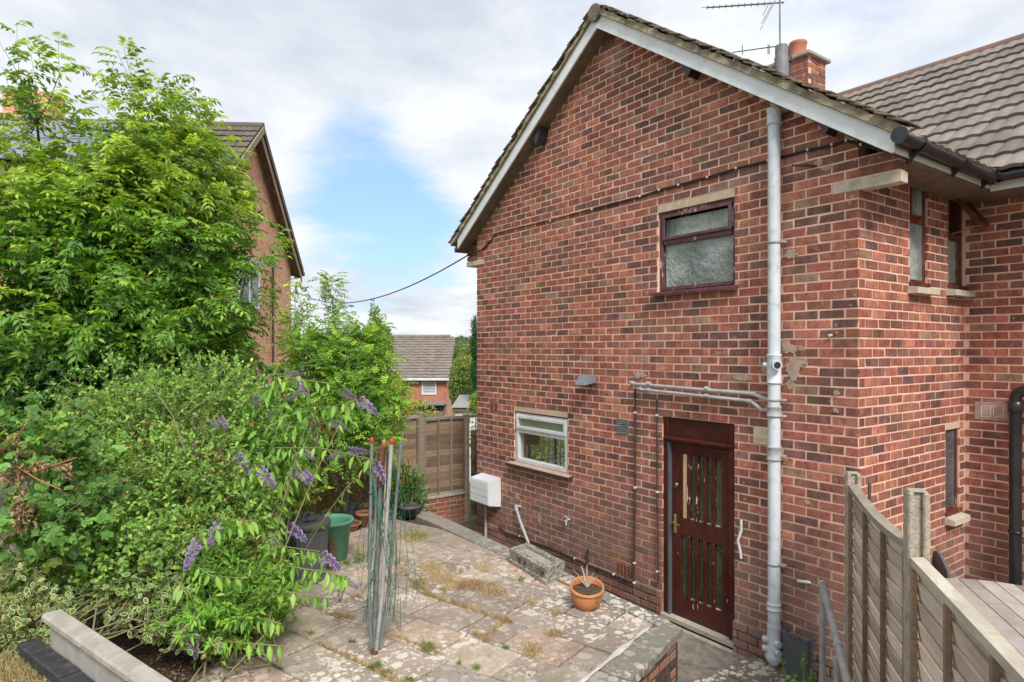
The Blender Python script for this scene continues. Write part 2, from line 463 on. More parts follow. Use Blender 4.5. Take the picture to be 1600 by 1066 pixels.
M = {}
M['brick'] = m_brick(); M['mortar'] = m_mortar(); M['slab'] = m_slab()
M['leaf'] = m_leaf(); M['petal'] = m_leaf('petal', .3, .7, .2); M['dry'] = m_leaf('dry_leaf', .25, .8, .15)
M['glass'] = m_glass(); M['obscure'] = m_obscure('obscure_glass', (.42, .48, .465), 24, trans=.2)
M['obscure2'] = m_obscure('reeded_glass', (.46, .50, .48), 40, (1, 1, .35), trans=.15)
M['white'] = simple('white_upvc', (.72,.73,.75), (.62,.64,.67), .35, 3, bstr=.03, dirt=(5, (.42,.42,.40), .35))
M['white_board'] = simple('painted_board', (.80,.82,.84), (.74,.77,.80), .45, 2.5, bstr=.05, dirt=(7, (.36,.36,.33), .3))
M['soil_grey'] = simple('grey_plastic', (.66,.70,.74), (.58,.62,.66), .4, 4, bstr=.03, dirt=(9, (.26,.26,.25), .55))
M['grey_pipe'] = simple('weathered_grey_plastic', (.42,.42,.42), (.33,.33,.33), .5, 8, bstr=.05, dirt=(14, (.15,.14,.13), .5))
M['collar'] = simple('patched_grey_plastic', (.38,.40,.42), (.29,.31,.32), .6, 18, bstr=.2)
M['black'] = simple('black_plastic', (.018,.019,.022), (.03,.03,.033), .3, 5, bstr=.04)
M['black_gutter'] = simple('black_gutter_plastic', (.02,.022,.027), (.035,.037,.045), .22, 3, bstr=.03)
M['cable'] = simple('cable_black', (.015,.014,.014), None, .5, 8, bstr=0)
M['clip'] = simple('cable_clip', (.7,.68,.64), None, .5, 8, bstr=0)
M['darkpipe'] = simple('old_black_pipe', (.035,.028,.026), (.07,.05,.045), .5, 14, bstr=.15)
M['stone'] = simple('cast_stone', (.62,.54,.42), (.52,.45,.35), .9, 9, bstr=.4, bscale=120, dirt=(6, (.24,.21,.16), .6))
M['stonebox'] = simple('lichen_trough_concrete', (.40,.38,.33), (.12,.11,.09), .95, 38, bstr=.7, bdist=.012, bscale=70, dirt=(11, (.52,.50,.43), .8))
M['coping'] = simple('cast_coping', (.42,.385,.335), (.27,.245,.21), .93, 9, bstr=.5, bscale=110, dirt=(9, (.50,.48,.42), .75))
M['block'] = simple('pale_block', (.40,.38,.34), (.33,.31,.28), .95, 8, bstr=.6, bscale=140, dirt=(5, (.24,.22,.19), .5))
M['engbrick'] = simple('blue_brick', (.025,.026,.03), (.04,.04,.046), .6, 20, bstr=.3, dirt=(12, (.12,.11,.10), .5))
M['post'] = simple('post_concrete', (.52,.455,.36), (.38,.33,.26), .95, 20, bstr=.9, bdist=.012, bscale=70, dirt=(60, (.17,.14,.11), .8))
M['tarmac'] = simple('rough_concrete', (.30,.26,.215), (.19,.165,.14), .95, 12, bstr=.8, bdist=.012, bscale=90, dirt=(4, (.07,.06,.05), .6))
M['soil'] = simple('soil', (.12,.085,.06), (.065,.045,.032), 1., 14, bstr=1, bdist=.03, bscale=40)
M['ground'] = simple('field', (.085,.11,.035), (.12,.12,.05), 1., .05, bstr=0)
M['lawn'] = simple('dry_turf', (.36,.30,.17), (.22,.20,.09), 1., 7, bstr=1, bdist=.02, bscale=90)
M['hill'] = simple('far_hill', (.12,.16,.10), (.17,.20,.11), 1., .01, bstr=0)
M['roofwood'] = simple('soffit_board', (.20,.15,.11), (.13,.10,.075), .7, 6, bstr=.2, stretch=(1,1,1))
M['tile'] = simple('roof_tile', (.255,.215,.185), (.195,.165,.145), .9, 3, bstr=.5, bscale=60, dirt=(5, (.17,.145,.12), .5), orand=.22)
M['tile_old'] = simple('mossy_roof_tile', (.21,.16,.12), (.12,.10,.07), .95, 9, bstr=.8, bdist=.01, bscale=50, dirt=(14, (.42,.37,.28), .6))
M['tile_ridge'] = simple('ridge_tile', (.22,.12,.09), (.16,.11,.09), .9, 6, bstr=.4)
M['verge'] = simple('verge_mortar', (.36,.31,.22), (.25,.20,.13), .95, 9, bstr=.8, bdist=.015, bscale=50, dirt=(5, (.17,.13,.09), .8))
M['tile_dark'] = simple('dark_roof_tile', (.15,.12,.10), (.10,.085,.075), .9, 3, bstr=.3)
M['tile_far'] = simple('brown_roof_tile', (.25,.205,.175), (.19,.16,.14), .9, 2, bstr=.3, dirt=(2.5, (.10,.085,.07), .5))
M['solar'] = simple('solar_panel_glass', (.20,.22,.26), (.17,.19,.23), .12, 3, bstr=0, spec=.9)
M['alu'] = simple('aluminium', (.5,.5,.5), None, .4, 5, metal=.7, bstr=0)
M['lead'] = simple('lead_flashing', (.17,.18,.19), (.25,.26,.27), .5, 10, bstr=.3)
M['terracotta'] = simple('terracotta', (.60,.25,.10), (.50,.19,.07), .75, 6, bstr=.15, dirt=(7, (.16,.12,.07), .8))
M['lamp_grey'] = simple('lamp_plastic', (.15,.17,.20), (.22,.24,.27), .4, 30, bstr=.1)
M['terracotta2'] = simple('dull_terracotta', (.38,.14,.08), (.30,.12,.07), .8, 6, bstr=.15, dirt=(9, (.20,.12,.08), .5))
M['potclay'] = simple('chimney_clay', (.50,.19,.10), (.42,.16,.09), .8, 6, bstr=.1)
M['green_tub'] = simple('green_plastic', (.09,.30,.20), (.12,.34,.24), .55, 4, bstr=.08, dirt=(10, (.16,.27,.21), .5))
M['green_bin'] = simple('bin_green_plastic', (.015,.11,.04), (.02,.14,.05), .4, 6, bstr=.04)
M['slate_plastic'] = simple('charcoal_plastic', (.085,.092,.107), (.105,.112,.125), .5, 6, bstr=.1, bscale=90, dirt=(9, (.10,.10,.10), .35))
M['lettering'] = simple('raised_lettering', (.014,.015,.018), None, .4, 6, bstr=0)
M['steel'] = simple('galvanised_pole', (.25,.27,.27), (.17,.19,.19), .45, 12, metal=.4, bstr=.1, dirt=(20, (.13,.12,.10), .6))
M['greenpole'] = simple('green_grey_pole', (.16,.21,.19), (.22,.26,.24), .5, 20, metal=.2, bstr=.1)
M['rust'] = simple('rusty_metal', (.16,.07,.035), (.10,.045,.025), .8, 20, bstr=.3)
M['red_cap'] = simple('red_cap', (.52,.05,.04), (.42,.04,.03), .45, 8, bstr=0)
M['orange_cap'] = simple('orange_cap', (.55,.22,.13), None, .6, 8, bstr=0)
M['greenline'] = simple('green_line', (.02,.14,.09), (.03,.20,.13), .5, 8, bstr=0)
M['cream_plastic'] = simple('cream_plastic', (.84,.74,.50), (.76,.67,.45), .5, 6, bstr=0)
M['brass'] = simple('brass', (.55,.42,.16), (.40,.30,.12), .35, 12, metal=.7, bstr=.05)
M['mahogany'] = m_paint('mahogany_paint', (.085,.016,.012), worn=.65)
M['mahogany_worn'] = m_paint('flaking_mahogany_paint', (.085,.016,.012), (.66,.60,.52), worn=.59, zs=.6)
M['doorpanel'] = simple('mahogany_panel', (.070,.014,.012), (.045,.010,.009), .35, 3, bstr=.05, dirt=(4, (.11,.03,.022), .6))
M['winpaint'] = m_paint('purple_brown_paint', (.155,.058,.070), (.50,.40,.36), worn=.585, rough=.5)
M['winpaint2'] = m_paint('red_brown_paint', (.14,.032,.022), (.40,.20,.09), worn=.60, rough=.5)
M['ply'] = simple('bare_plywood', (.62,.43,.26), (.56,.38,.22), .8, 4, bstr=.05)
M['cement'] = simple('cement_patch', (.46,.34,.265), (.36,.26,.205), .95, 14, bstr=.7, bdist=.008, bscale=70)
M['fence_near'] = m_wood('weathered_larch', (.84,.73,.62), (.68,.54,.43), dark=(.42,.26,.16))
M['fence_rail'] = m_wood('silvered_rail', (.52,.48,.40), (.42,.37,.29), dark=(.26,.21,.15))
M['fence_batten'] = m_wood('brown_batten', (.34,.24,.16), (.25,.165,.105))
M['fence_far'] = m_wood('brown_fence_wood', (.38,.28,.20), (.27,.195,.135), dark=(.12,.08,.05))
M['fence_far2'] = m_wood('grey_fence_wood', (.42,.375,.31), (.30,.26,.21), dark=(.13,.10,.08))
M['table'] = m_wood('silver_grey_timber', (.58,.535,.50), (.48,.44,.41), dark=(.38,.34,.31), axis=(2,2,2))
M['bark'] = simple('bark', (.12,.095,.07), (.075,.06,.045), .9, 20, bstr=.5)
M['stem'] = simple('green_stem', (.20,.21,.10), (.26,.22,.12), .8, 12, bstr=.1)
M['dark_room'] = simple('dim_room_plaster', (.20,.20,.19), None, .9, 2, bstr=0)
M['room_tile'] = simple('kitchen_wall_tile', (.70,.64,.48), (.62,.57,.43), .5, 3, bstr=0)
M['blind'] = simple('green_patterned_blind', (.46,.50,.32), (.62,.63,.45), .9, 60, bstr=0)
M['peach'] = simple('peach_mortar_band', (.62,.48,.35), (.52,.38,.27), .95, 9, bstr=.4)
M['far_brick'] = m_brick_tex('orange_far_brick', (.80,.38,.23), (.70,.32,.19), (.75,.56,.45))
M['far_brick2'] = m_brick_tex('red_far_brick', (.50,.17,.09), (.42,.14,.08), (.50,.36,.27))
M['darkglass'] = simple('window_dark_glass', (.05,.06,.07), (.10,.12,.13), .06, 2, bstr=0, spec=.8)
M['corr'] = simple('corrugated_sheet', (.35,.34,.32), (.28,.27,.26), .7, 4, bstr=.1)
print('materials done')
M['door_glass'] = m_obscure('door_glass', (.10, .13, .075), 60, (1,1,.5), .22, .0)
# ------------------------------------------------------------------ measured planes
GY = 5.446                 # face of the gable wall
XR, XL = -2.652, -8.482    # its right and left corners
FYW = 7.654                # face of the far wall behind the return
CH, BL, J = .0826, .2286, .0145
ZB = -3.05
TZ = -2.48                 # terrace level
PZ = -2.90                 # path level
AX = -5.566                # gable apex

class WF:
    def __init__(s, O, d, n): s.O = Vector(O); s.d = Vector(d); s.n = Vector(n)
    def P(s, a, dd, z): return s.O+s.d*a+s.n*dd+Vector((0,0,z))
    def box(s, mb, a0, a1, d0, d1, z0, z1):
        return mb.obb(s.P(a0, d0, z0), s.d*(a1-a0), s.n*(d1-d0), (0,0,z1-z0))
    def cbox(s, mb, a0, a1, d0, d1, z0, z1, ch=.006):
        return mb.cbox(s.P(a0, d0, z0), s.d*(a1-a0), s.n*(d1-d0), (0,0,z1-z0), ch)
G = WF((XL, GY, 0), (1,0,0), (0,-1,0))          # gable: s runs left to right
Rw = WF((XR, GY, 0), (0,1,0), (1,0,0))          # return wall: s runs away
Fw = WF((XR, FYW, 0), (1,0,0), (0,-1,0))        # far wall
def gs(X): return X-XL

PAL = [((.335,.120,.085), .32), ((.27,.106,.080), .26), ((.165,.084,.076), .11), ((.215,.099,.080), .18), ((.42,.165,.11), .08), ((.30,.170,.13), .05)]
def btone(r, warm=0.):
    x = r.random(); c = PAL[0][0]
    if r.random() < warm: c = PAL[4][0] if r.random() < .5 else PAL[0][0]
    else:
        for cc, w in PAL:
            if x < w: c = cc; break
            x -= w
    k = r.uniform(.88, 1.14); return (c[0]*k*r.uniform(.95,1.05), c[1]*k*r.uniform(.93,1.07), c[2]*k)

def bcols(t, r):
    out = []; g = r.uniform(-.16, .16)
    for i in range(12):
        k = 1+(g if i in (1, 2, 5, 6, 9, 10) else -g)+r.uniform(-.13, .13); out.append((t[0]*k, t[1]*(k+r.uniform(-.04,.04)), t[2]*k, 1))
    return out
def brick_geo(L, H, D=.022, ch=.0025, r=rnd):
    """front at y=0 (outward -y), back at y=D"""
    j = lambda a: r.uniform(-a, a)
    x0, x1, z0, z1 = j(.002), L+j(.002), j(.0015), H+j(.0015)
    o = j(.0012)
    vs = [(x0,D,z0),(x1,D,z0),(x1,D,z1),(x0,D,z1),
          (x0,ch+o,z0),(x1,ch+o,z0),(x1,ch+o,z1),(x0,ch+o,z1),
          (x0+ch,o,z0+ch),(x1-ch,o,z0+ch+j(.001)),(x1-ch,o,z1-ch),(x0+ch+j(.001),o,z1-ch)]
    if L > .15 and r.random() < .30:          # a knocked or rounded corner
        k = r.randrange(4); sx = 1 if k in (0, 3) else -1; sz = 1 if k < 2 else -1; d = r.uniform(.004, .013)
        x, y, z = vs[8+k]; vs[8+k] = (x+sx*d, y, z+sz*d*.8); x, y, z = vs[4+k]; vs[4+k] = (x+sx*d*.7, y+.001, z+sz*d*.5)
    fs = [(0,1,5,4),(1,2,6,5),(2,3,7,6),(3,0,4,7),(4,5,9,8),(5,6,10,9),(6,7,11,10),(7,4,8,11),(8,9,10,11)]
    return vs, fs

def brick_list(L, z0, z1, holes, limit=None, phase=lambda k: 0., end_full=True):
    """rectangles (a0,a1,z0,z1,full) for stretcher bond cut round holes"""
    out = []; k0 = math.floor((z0-.006)/CH); k1 = math.ceil((z1-.006)/CH)
    for k in range(k0, k1):
        zl = .006+k*CH+J/2; zh = zl+CH-J
        if zh < z0+.01 or zl > z1-.01: continue
        a = L-phase(k)
        while a > -BL:
            b0, b1 = a-BL+J/2, a-J/2; a -= BL
            lo, hi = max(b0, 0), min(b1, L)
            if limit:
                l0, l1 = limit(zh); lo, hi = max(lo, l0), min(hi, l1)
            segs = [(lo, hi)]
            for (h0, h1, hz0, hz1) in holes:
                if zh-.02 > hz0 and zl+.02 < hz1:
                    ns = []
                    for (p, q) in segs:
                        if h1 <= p or h0 >= q: ns.append((p, q)); continue
                        if p < h0: ns.append((p, h0))
                        if q > h1: ns.append((h1, q))
                    segs = ns
            for p, q in segs:
                if q-p > .03: out.append((p, q, zl, zh))
    return out

# windows and door openings, (s0, s1, z0, z1) on their walls
W1 = (gs(-4.82), gs(-3.837), .60, 1.575); W2 = (gs(-7.50), gs(-6.32), -1.665, -.80)
DR = (gs(-4.75), gs(-3.842), -3.06, -.735)
W3 = (.94, 1.315, .60, 1.60); W4 = (1.78, 2.18, .62, 1.60); W5 = (1.72, 2.06, -1.62, -.72)

house = empty('brick_house', (-5.5, 5.6, -2.9), 'red brown brick house with a white edged gable wall facing the terrace', 'house')

def roofline(X, off=0.): return 3.93-.70*abs(X-AX)+off
def gable_limit(z):
    h = (3.80-z)/.70
    return (gs(AX-h), gs(AX+h)) if h > 0 else (1e3, -1e3)

def shell(wf, L, z0, z1, holes, th=.22, d0=-.0042, a_start=0, a_end=0):
    """solid backing behind the brick faces, with openings, as strips"""
    mb = MB(); xs = sorted(set([a_start, L]+[h[0] for h in holes]+[h[1] for h in holes]))
    if a_end: xs[-1] = L-a_end
    for a, b in zip(xs[:-1], xs[1:]):
        cuts = sorted([(h[2], h[3]) for h in holes if h[0] <= a+1e-6 and h[1] >= b-1e-6])
        z = z0
        for c, d in cuts:
            if c > z: wf.box(mb, a, b, d0-th, d0, z, c)
            z = d
        if z < z1: wf.box(mb, a, b, d0-th, d0, z, z1)
    return mb

mb = shell(G, XR-XL, ZB, 1.66, [W1, W2, DR], a_end=.0075)
# triangle above the eaves
mb.prism([(XL, GY+.0042, 1.66), (XR-.0075, GY+.0042, 1.66), (XR-.0075, GY+.0042, 1.72), (AX, GY+.0042, 3.80), (XL, GY+.0042, 1.72)], (0, .2, 0))
gable = mb.build('gable_wall', M['mortar'], house)
ret = shell(Rw, FYW-GY-.0065, ZB, 1.62, [W3, W4, W5], a_start=.0075).build('return_wall', M['mortar'], house)
farw = shell(Fw, 5.0, ZB, 1.62, [], a_start=-.15).build('rear_wall', M['mortar'], house)
# the walls of the house that face away
mb = MB(); mb.box(XL, 10.8, ZB, 3.2, 11.0, 1.7)
mb.box(XL, 5.67, ZB, XL+.2, 5.95, 1.7); mb.box(XL, 8.90, ZB, XL+.2, 10.8, 1.7); mb.box(XL, 5.95, ZB, XL+.2, 8.90, -2.2); mb.box(XL, 5.95, -.6, XL+.2, 8.90, 1.7)
mb.build('outer_wall', M['mortar'], house)

# every brick: gather all, the 300 that show largest as objects
allb = []
def add_wall(wf, L, z0, z1, holes, limit, phase, par, rotz, warm, dout=0.):
    r = random.Random(len(allb)+5)
    for (p, q, zl, zh) in brick_list(L, z0, z1, holes, limit, phase):
        a, b = proj(wf.P(p, 0, zl)), proj(wf.P(q, 0, zh))
        vis = -20 < a[0] < 1600 and -20 < a[1] < 1090 and a[2] > 0
        area = abs(b[0]-a[0])*abs(b[1]-a[1]) if vis else 0
        full = abs((q-p)-(BL-J)) < .002
        if wf is G and a[0] > 1300 and a[1] > 740: area *= .02     # behind the fence
        if wf is not G and a[1] > 820: area *= .05
        w = warm(p) if callable(warm) else warm
        allb.append(dict(wf=wf, p=p, q=q, zl=zl, zh=zh, area=area if full else 0, par=par, rotz=rotz, tone=btone(r, w), d=dout))
ph = lambda k: 0. if k % 2 == 0 else -BL/2
ph2 = lambda k: BL/2 if k % 2 == 0 else 0.
# headers over the openings are brick on edge rows, kept as bricks in the bond
add_wall(G, XR-XL, -2.66, 3.8, [W1, W2, DR], gable_limit, ph, gable, 0, lambda p: .35 if p > 5.2 else .08)
add_wall(G, XR-XL, ZB, -2.66, [W1, W2, DR], None, ph, gable, 0, .05, dout=.028)
def ret_phase(L):
    return lambda k: (L % BL)-(BL/2 if k % 2 == 0 else 0)+.02
LR = FYW-GY-.015
# the return wall starts with half bricks where the gable has whole ones
rr = random.Random(3)
def ret_bricks():
    k0 = math.floor((ZB-.006)/CH)
    for k in range(k0, 19):
        zl = .006+k*CH+J/2; zh = zl+CH-J
        a = .013 if True else 0
        first = True
        while a < LR:
            b = a+(BL/2-J-.01 if (first and k % 2 == 0) else BL-J); first = False
            segs = [(a, min(b, LR))]
            for (h0, h1, hz0, hz1) in (W3, W4, W5):
                if zh-.02 > hz0 and zl+.02 < hz1:
                    ns = []
                    for (p, q) in segs:
                        if h1 <= p or h0 >= q: ns.append((p, q)); continue
                        if p < h0: ns.append((p, h0))
                        if q > h1: ns.append((h1, q))
                    segs = ns
            for p, q in segs:
                if q-p < .03: continue
                A, B = proj(Rw.P(p, 0, zl)), proj(Rw.P(q, 0, zh))
                vis = 0 < A[1] < 870 and A[0] < 1600
                full = abs((q-p)-(BL-J)) < .002
                allb.append(dict(wf=Rw, p=p, q=q, zl=zl, zh=zh, area=abs(B[0]-A[0])*abs(B[1]-A[1]) if vis and full else 0,
                                 par=ret, rotz=math.pi/2, tone=btone(rr, .42 if p < 1.1 else .2), d=0.))
            a = b+J
ret_bricks()
add_wall(Fw, 5.0, ZB, 1.56, [], None, lambda k: (0.06 if k % 2 else .06+BL/2), farw, 0, .1)
allb.sort(key=lambda b: -b['area'])
# shared brick meshes
NV = 44; variants = []
vr = random.Random(21)
for i in range(NV):
    vs, fs = brick_geo(BL-J, CH-J, r=vr); m = MB(); m.add(vs, fs); t = btone(vr, .12)
    m.c = bcols(t, vr); variants.append(m.mesh('brick', M['brick']))
warmv = []
for i in range(12):
    vs, fs = brick_geo(BL-J, CH-J, r=vr); m = MB(); m.add(vs, fs); t = btone(vr, .7)
    m.c = bcols(t, vr); warmv.append(m.mesh('brick', M['brick']))
fields = {}
for i, b in enumerate(allb):
    if i < 300 and b['area'] > 0:
        me = vr.choice(warmv if (b['wf'] is Rw and vr.random() < .5) or vr.random() < .12 else variants)
        link('brick', me, b['par'], loc=b['wf'].P(b['p'], b['d'], b['zl']), rot=(0, 0, b['rotz']))
    else:
        key = b['par'].name; f = fields.setdefault(key, (MB(), [], b['par']))
        vs, fs = brick_geo(b['q']-b['p'], b['zh']-b['zl'], r=vr)
        wf = b['wf']
        f[0].add([wf.P(b['p']+x, b['d']-y, b['zl']+z) for x, y, z in vs], fs)
        f[1].extend(bcols(b['tone'], vr))
for k, (mb, c, par) in fields.items():
    mb.c = c; o = mb.build('brick_field', M['brick'], par); o['kind'] = 'stuff'

def bricks_part(wf, rects, par, name='brick_field', seed=1, tones=None, mat='brick', D=.022):
    r = random.Random(seed); mb = MB(); mb.c = []
    for (p, q, zl, zh) in rects:
        vs, fs = brick_geo(q-p, zh-zl, D=D, r=r); t = tones(r) if tones else btone(r, .1)
        mb.add([wf.P(p+x, -y, zl+z) for x, y, z in vs], fs); mb.c.extend(bcols(t, r))
    o = mb.build(name, M[mat], par); o['kind'] = 'stuff'; return o

# corbelled courses and cast stone kneelers at the gable corners
mb = MB(); G.cbox(mb, gs(on_y(1301,285,GY).x), gs(on_y(1409,285,GY).x), -.11, .006, 1.312, 1.404, .004); mb.build('corner_stone', M['stone'], house)
kn = WF((-2.36, GY, 0), (0,1,0), (1,0,0))
mb = MB(); mb.c = []
for i, (z, x0) in enumerate(((1.418, XR-.006), (1.500, XR-.006))):
    for (a, b) in ((x0+.01, -2.335),):
        mb.cbox((a, GY-.006, z), (b-a, 0, 0), (0, .12, 0), (0, 0, .071), .004); t = btone(vr, .2); mb.c += [(*t, 1)]*24
mb.build('corner_brick', M['brick'], house)
mb = MB(); mb.box(-2.652, GY+.002, 1.40, -2.34, GY+.11, 1.58); mb.build('corner_mortar', M['mortar'], house)
mb = MB(); G.cbox(mb, gs(-8.78), gs(-8.28), -.2, .004, 1.30, 1.375, .004); mb.build('corner_stone', M['stone'], house)
mb = MB(); mb.c = []
for z in (1.385, 1.467, 1.55):
    mb.cbox((-8.76, GY-.004, z), (.27, 0, 0), (0, .12, 0), (0, 0, .071), .004); t = btone(vr, .1); mb.c += [(*t, 1)]*24
mb.build('corner_brick', M['brick'], house)

# ------------------------------------------------------------------ roof of the gable wing
BY = 5.24                                       # face of the bargeboards
roof = MB()
for sgn in (-1, 1):                             # deck slabs
    xe = AX+sgn*3.30
    p = [(AX, BY+.03, 3.84), (xe, BY+.03, 3.84-.70*3.30), (xe, BY+.03, 3.90-.70*3.30), (AX, BY+.03, 3.90)]
    roof.prism(p, (0, 5.2, 0))
roof = roof.build('roof', M['roofwood'], house)
for sgn, xe in ((-1, -8.72), (1, -2.305)):
    mb = MB(); c = [(AX, BY, 3.93), (AX, BY, 3.765), (xe, BY, roofline(xe)-.155), (xe, BY, roofline(xe)+.0)]
    mb.prism(c, (0, .022, 0)); mb.build('bargeboard', M['white_board'], house)
mb = MB()                                        # darker boards under the verge
for sgn, xe in ((-1, -8.7), (1, -2.34)):
    c = [(AX, BY+.024, 3.78), (AX, BY+.024, 3.76), (xe, BY+.024, roofline(xe)-.165), (xe, BY+.024, roofline(xe)-.145)]
    mb.prism(c, (0, .19, 0))
mb.build('verge_soffit', M['roofwood'], house)
# verge: bedding mortar and the tile ends above the board
r = random.Random(5)
for sgn in (-1, 1):
    L = 3.30/math.cos(math.atan(.70)); sl = Vector((sgn*math.cos(math.atan(.70)), 0, -math.sin(math.atan(.70)))); nn = Vector((sgn*math.sin(math.atan(.70)), 0, math.cos(math.atan(.70))))
    apex = Vector((AX, BY-.03, 3.935)); mb = MB(); n = 60; vs = []
    for i in range(n+1):
        q = apex+sl*(L*i/n); d = r.uniform(-.012, .012); h = .068+r.uniform(-.018, .016)
        vs += [q+Vector((0, d, 0)), q+nn*h+Vector((0, d+.012, 0)), q+nn*(h+.004)+Vector((0, .2, 0))]
    fs = []
    for i in range(n):
        a = i*3; b = a+3; fs += [(a, b, b+1, a+1), (a+1, b+1, b+2, a+2)]
    if sgn < 0: fs = [f[::-1] for f in fs]
    vs2 = len(vs); mb.add(vs, fs)
    mb.prism([apex, apex+sl*L, apex+sl*L+nn*.01, apex+nn*.01], (0, .2, 0))
    o = mb.build('verge_mortar', M['verge'], house)
    # plain tiles lapping down the slope, each its own piece
    nt_ = 34; pitch = L/nt_
    tm = MB(); tm.cbox((0, 0, 0), (.165, 0, 0), (0, .26, 0), (0, 0, .016), .004)
    base = tm.mesh('roof_tile', M['tile_old'])
    for i in range(nt_):
        q = apex+sl*(pitch*i)+nn*(.062+.010)+Vector((0, r.uniform(-.03, .0), 0))
        ex = (sl+nn*(.14+r.uniform(-.03,.05))).normalized(); ez = ex.cross(Vector((0,1,0)))
        if ez.dot(nn) < 0: ez = -ez
        ey = ez.cross(ex)
        mt = Matrix((ex, ey, ez)).transposed().to_4x4()
        o = link('roof_tile', base, roof); o.rotation_euler = mt.to_euler(); o.location = q+(Vector((0,.0,0)) if ey.y > 0 else Vector((0,.26,0)))
# half round ridge tiles
mb = MB(); mb.tube([(AX, BY-.05, 3.93), (AX, BY+.35, 3.93)], .10, 14); mb.build('ridge_tile', M['tile_old'], roof)
mb = MB(); mb.tube([(AX, BY+.36, 3.935), (AX, BY+5, 3.935)], .095, 12); mb.build('ridge_tile', M['tile_old'], roof)
# right slope tile surface (seen only from the side)
def slope_field(name, origin, eu, ev, nu, nv, du, dv, nrm, mat, par, keep=None, prof=6, th=.022, one=False, kind=None):
    pass

# ------------------------------------------------------------------ main roof, interlocking tiles laid one by one
import itertools
PT = .71; ca, sa = 1/math.hypot(1, PT), PT/math.hypot(1, PT)
up = Vector((0, ca, sa)); nrm = Vector((0, -sa, ca)); eav = Vector((0, 7.08, 1.60))
TW, TG, TL = .30, .335, .40
def tile_mesh(w=TW, l=TL, th=.030, mat='tile', name='roof_tile', seg=12):
    vs = []; pts = []
    for i in range(seg+1):
        x = .004+(w-.006)*i/seg; t = i/seg
        h = .013*abs(math.sin(2*math.pi*t))**1.2
        pts.append((x, h))
    for y, lift in ((0, .036), (l, .0)):
        for x, h in pts: vs.append((x, y, h+lift+th))
    for x, h in pts: vs.append((x, 0, h+.030))
    n = seg+1; fs = []
    for i in range(seg):
        fs.append((i, i+1, n+i+1, n+i)); fs.append((2*n+i, 2*n+i+1, i+1, i))
    fs.append((0, n, 2*n)); fs.append((seg, 2*n+seg, n+seg))
    m = MB(); m.add(vs, fs, False); return m.mesh(name, M[mat])
tm = tile_mesh()
roof2 = MB(); roof2.prism([(-9.2, 7.08, 1.53), (-9.2, 10.72, 1.53+3.64*PT), (-9.2, 10.72, 1.60+3.64*PT), (-9.2, 7.08, 1.60)], (12.6, 0, 0))
roof2.prism([(-9.2, 14.3, 1.53), (-9.2, 10.72, 1.53+3.64*PT), (-9.2, 10.72, 1.60+3.64*PT), (-9.2, 14.3, 1.60)], (12.6, 0, 0))
roof2 = roof2.build('roof', M['roofwood'], house)
field = MB(); nobj = 0
cand = []
for j in range(14):
    o = eav+up*(TG*j)
    if j*TG > 4.12: continue
    for i in range(-22, 18):
        x = XR+.35+i*TW
        if x+TW < -(o.y-4.80)-.1: continue          # hidden behind the wing's own slope
        q = o+Vector((x, 0, 0)); a = proj(q); b = proj(q+up*TL)
        vis = a[0] < 1640 and b[1] > -30 and a[0] > 1250
        cand.append((vis, q))
mt = Matrix((Vector((1,0,0)), up, nrm)).transposed().to_euler()
k = 0
for vis, q in cand:
    if not vis and not (-2.5 < q.x < 3.1): continue
    o = link('roof_tile', tm, roof2, loc=q+nrm*.0+Vector((0,0,r.uniform(-.004,.004))), rot=(mt[0], mt[1], mt[2]+r.uniform(-.006,.006))); k += 1
print('main roof tiles', k)
# the wing's right slope: its tiles as one mesh (only their edge shows from the terrace)
_sl = Vector((ca, 0, -sa)); _nn = Vector((sa, 0, ca)); tf_ = MB()
for j in range(12):
    for i in range(18):
        y0 = BY+.24+i*.30; o = Vector((AX+.05, y0, 3.90))+_sl*(.335*(j+1))+_nn*.02
        if o.x > -2.2 or y0 > 4.9-(o.x)+.25: continue
        pts = [(k/6*.294, .012*abs(math.sin(2*math.pi*k/6))) for k in range(7)]
        vs = [o+Vector((0,a,0))+_nn*(h+.05) for a, h in pts]+[o+Vector((0,a,0))-_sl*.36+_nn*(h+.012) for a, h in pts]+[o+Vector((0,a,0))+_nn*(h+.016) for a, h in pts]
        tf_.add(vs, [f for k in range(6) for f in ((k, k+1, 8+k, 7+k), (14+k, 15+k, k+1, k))])
tfo = tf_.build('tile_field', M['tile_old'], roof); tfo['kind'] = 'stuff'
mb = MB(); mb.tube([(-9.2, 10.72, 4.15), (3.4, 10.72, 4.15)], .11, 12); mb.build('ridge_tile', M['tile_ridge'], roof2)
# one slipped tile with pale mortar showing, and mortar at the eave corner
mb = MB(); mb.cbox(on_y(1556, 232, 7.6)+Vector((0,0,0)), Vector((.26,0,0)), up*.28, nrm*.03, .004)
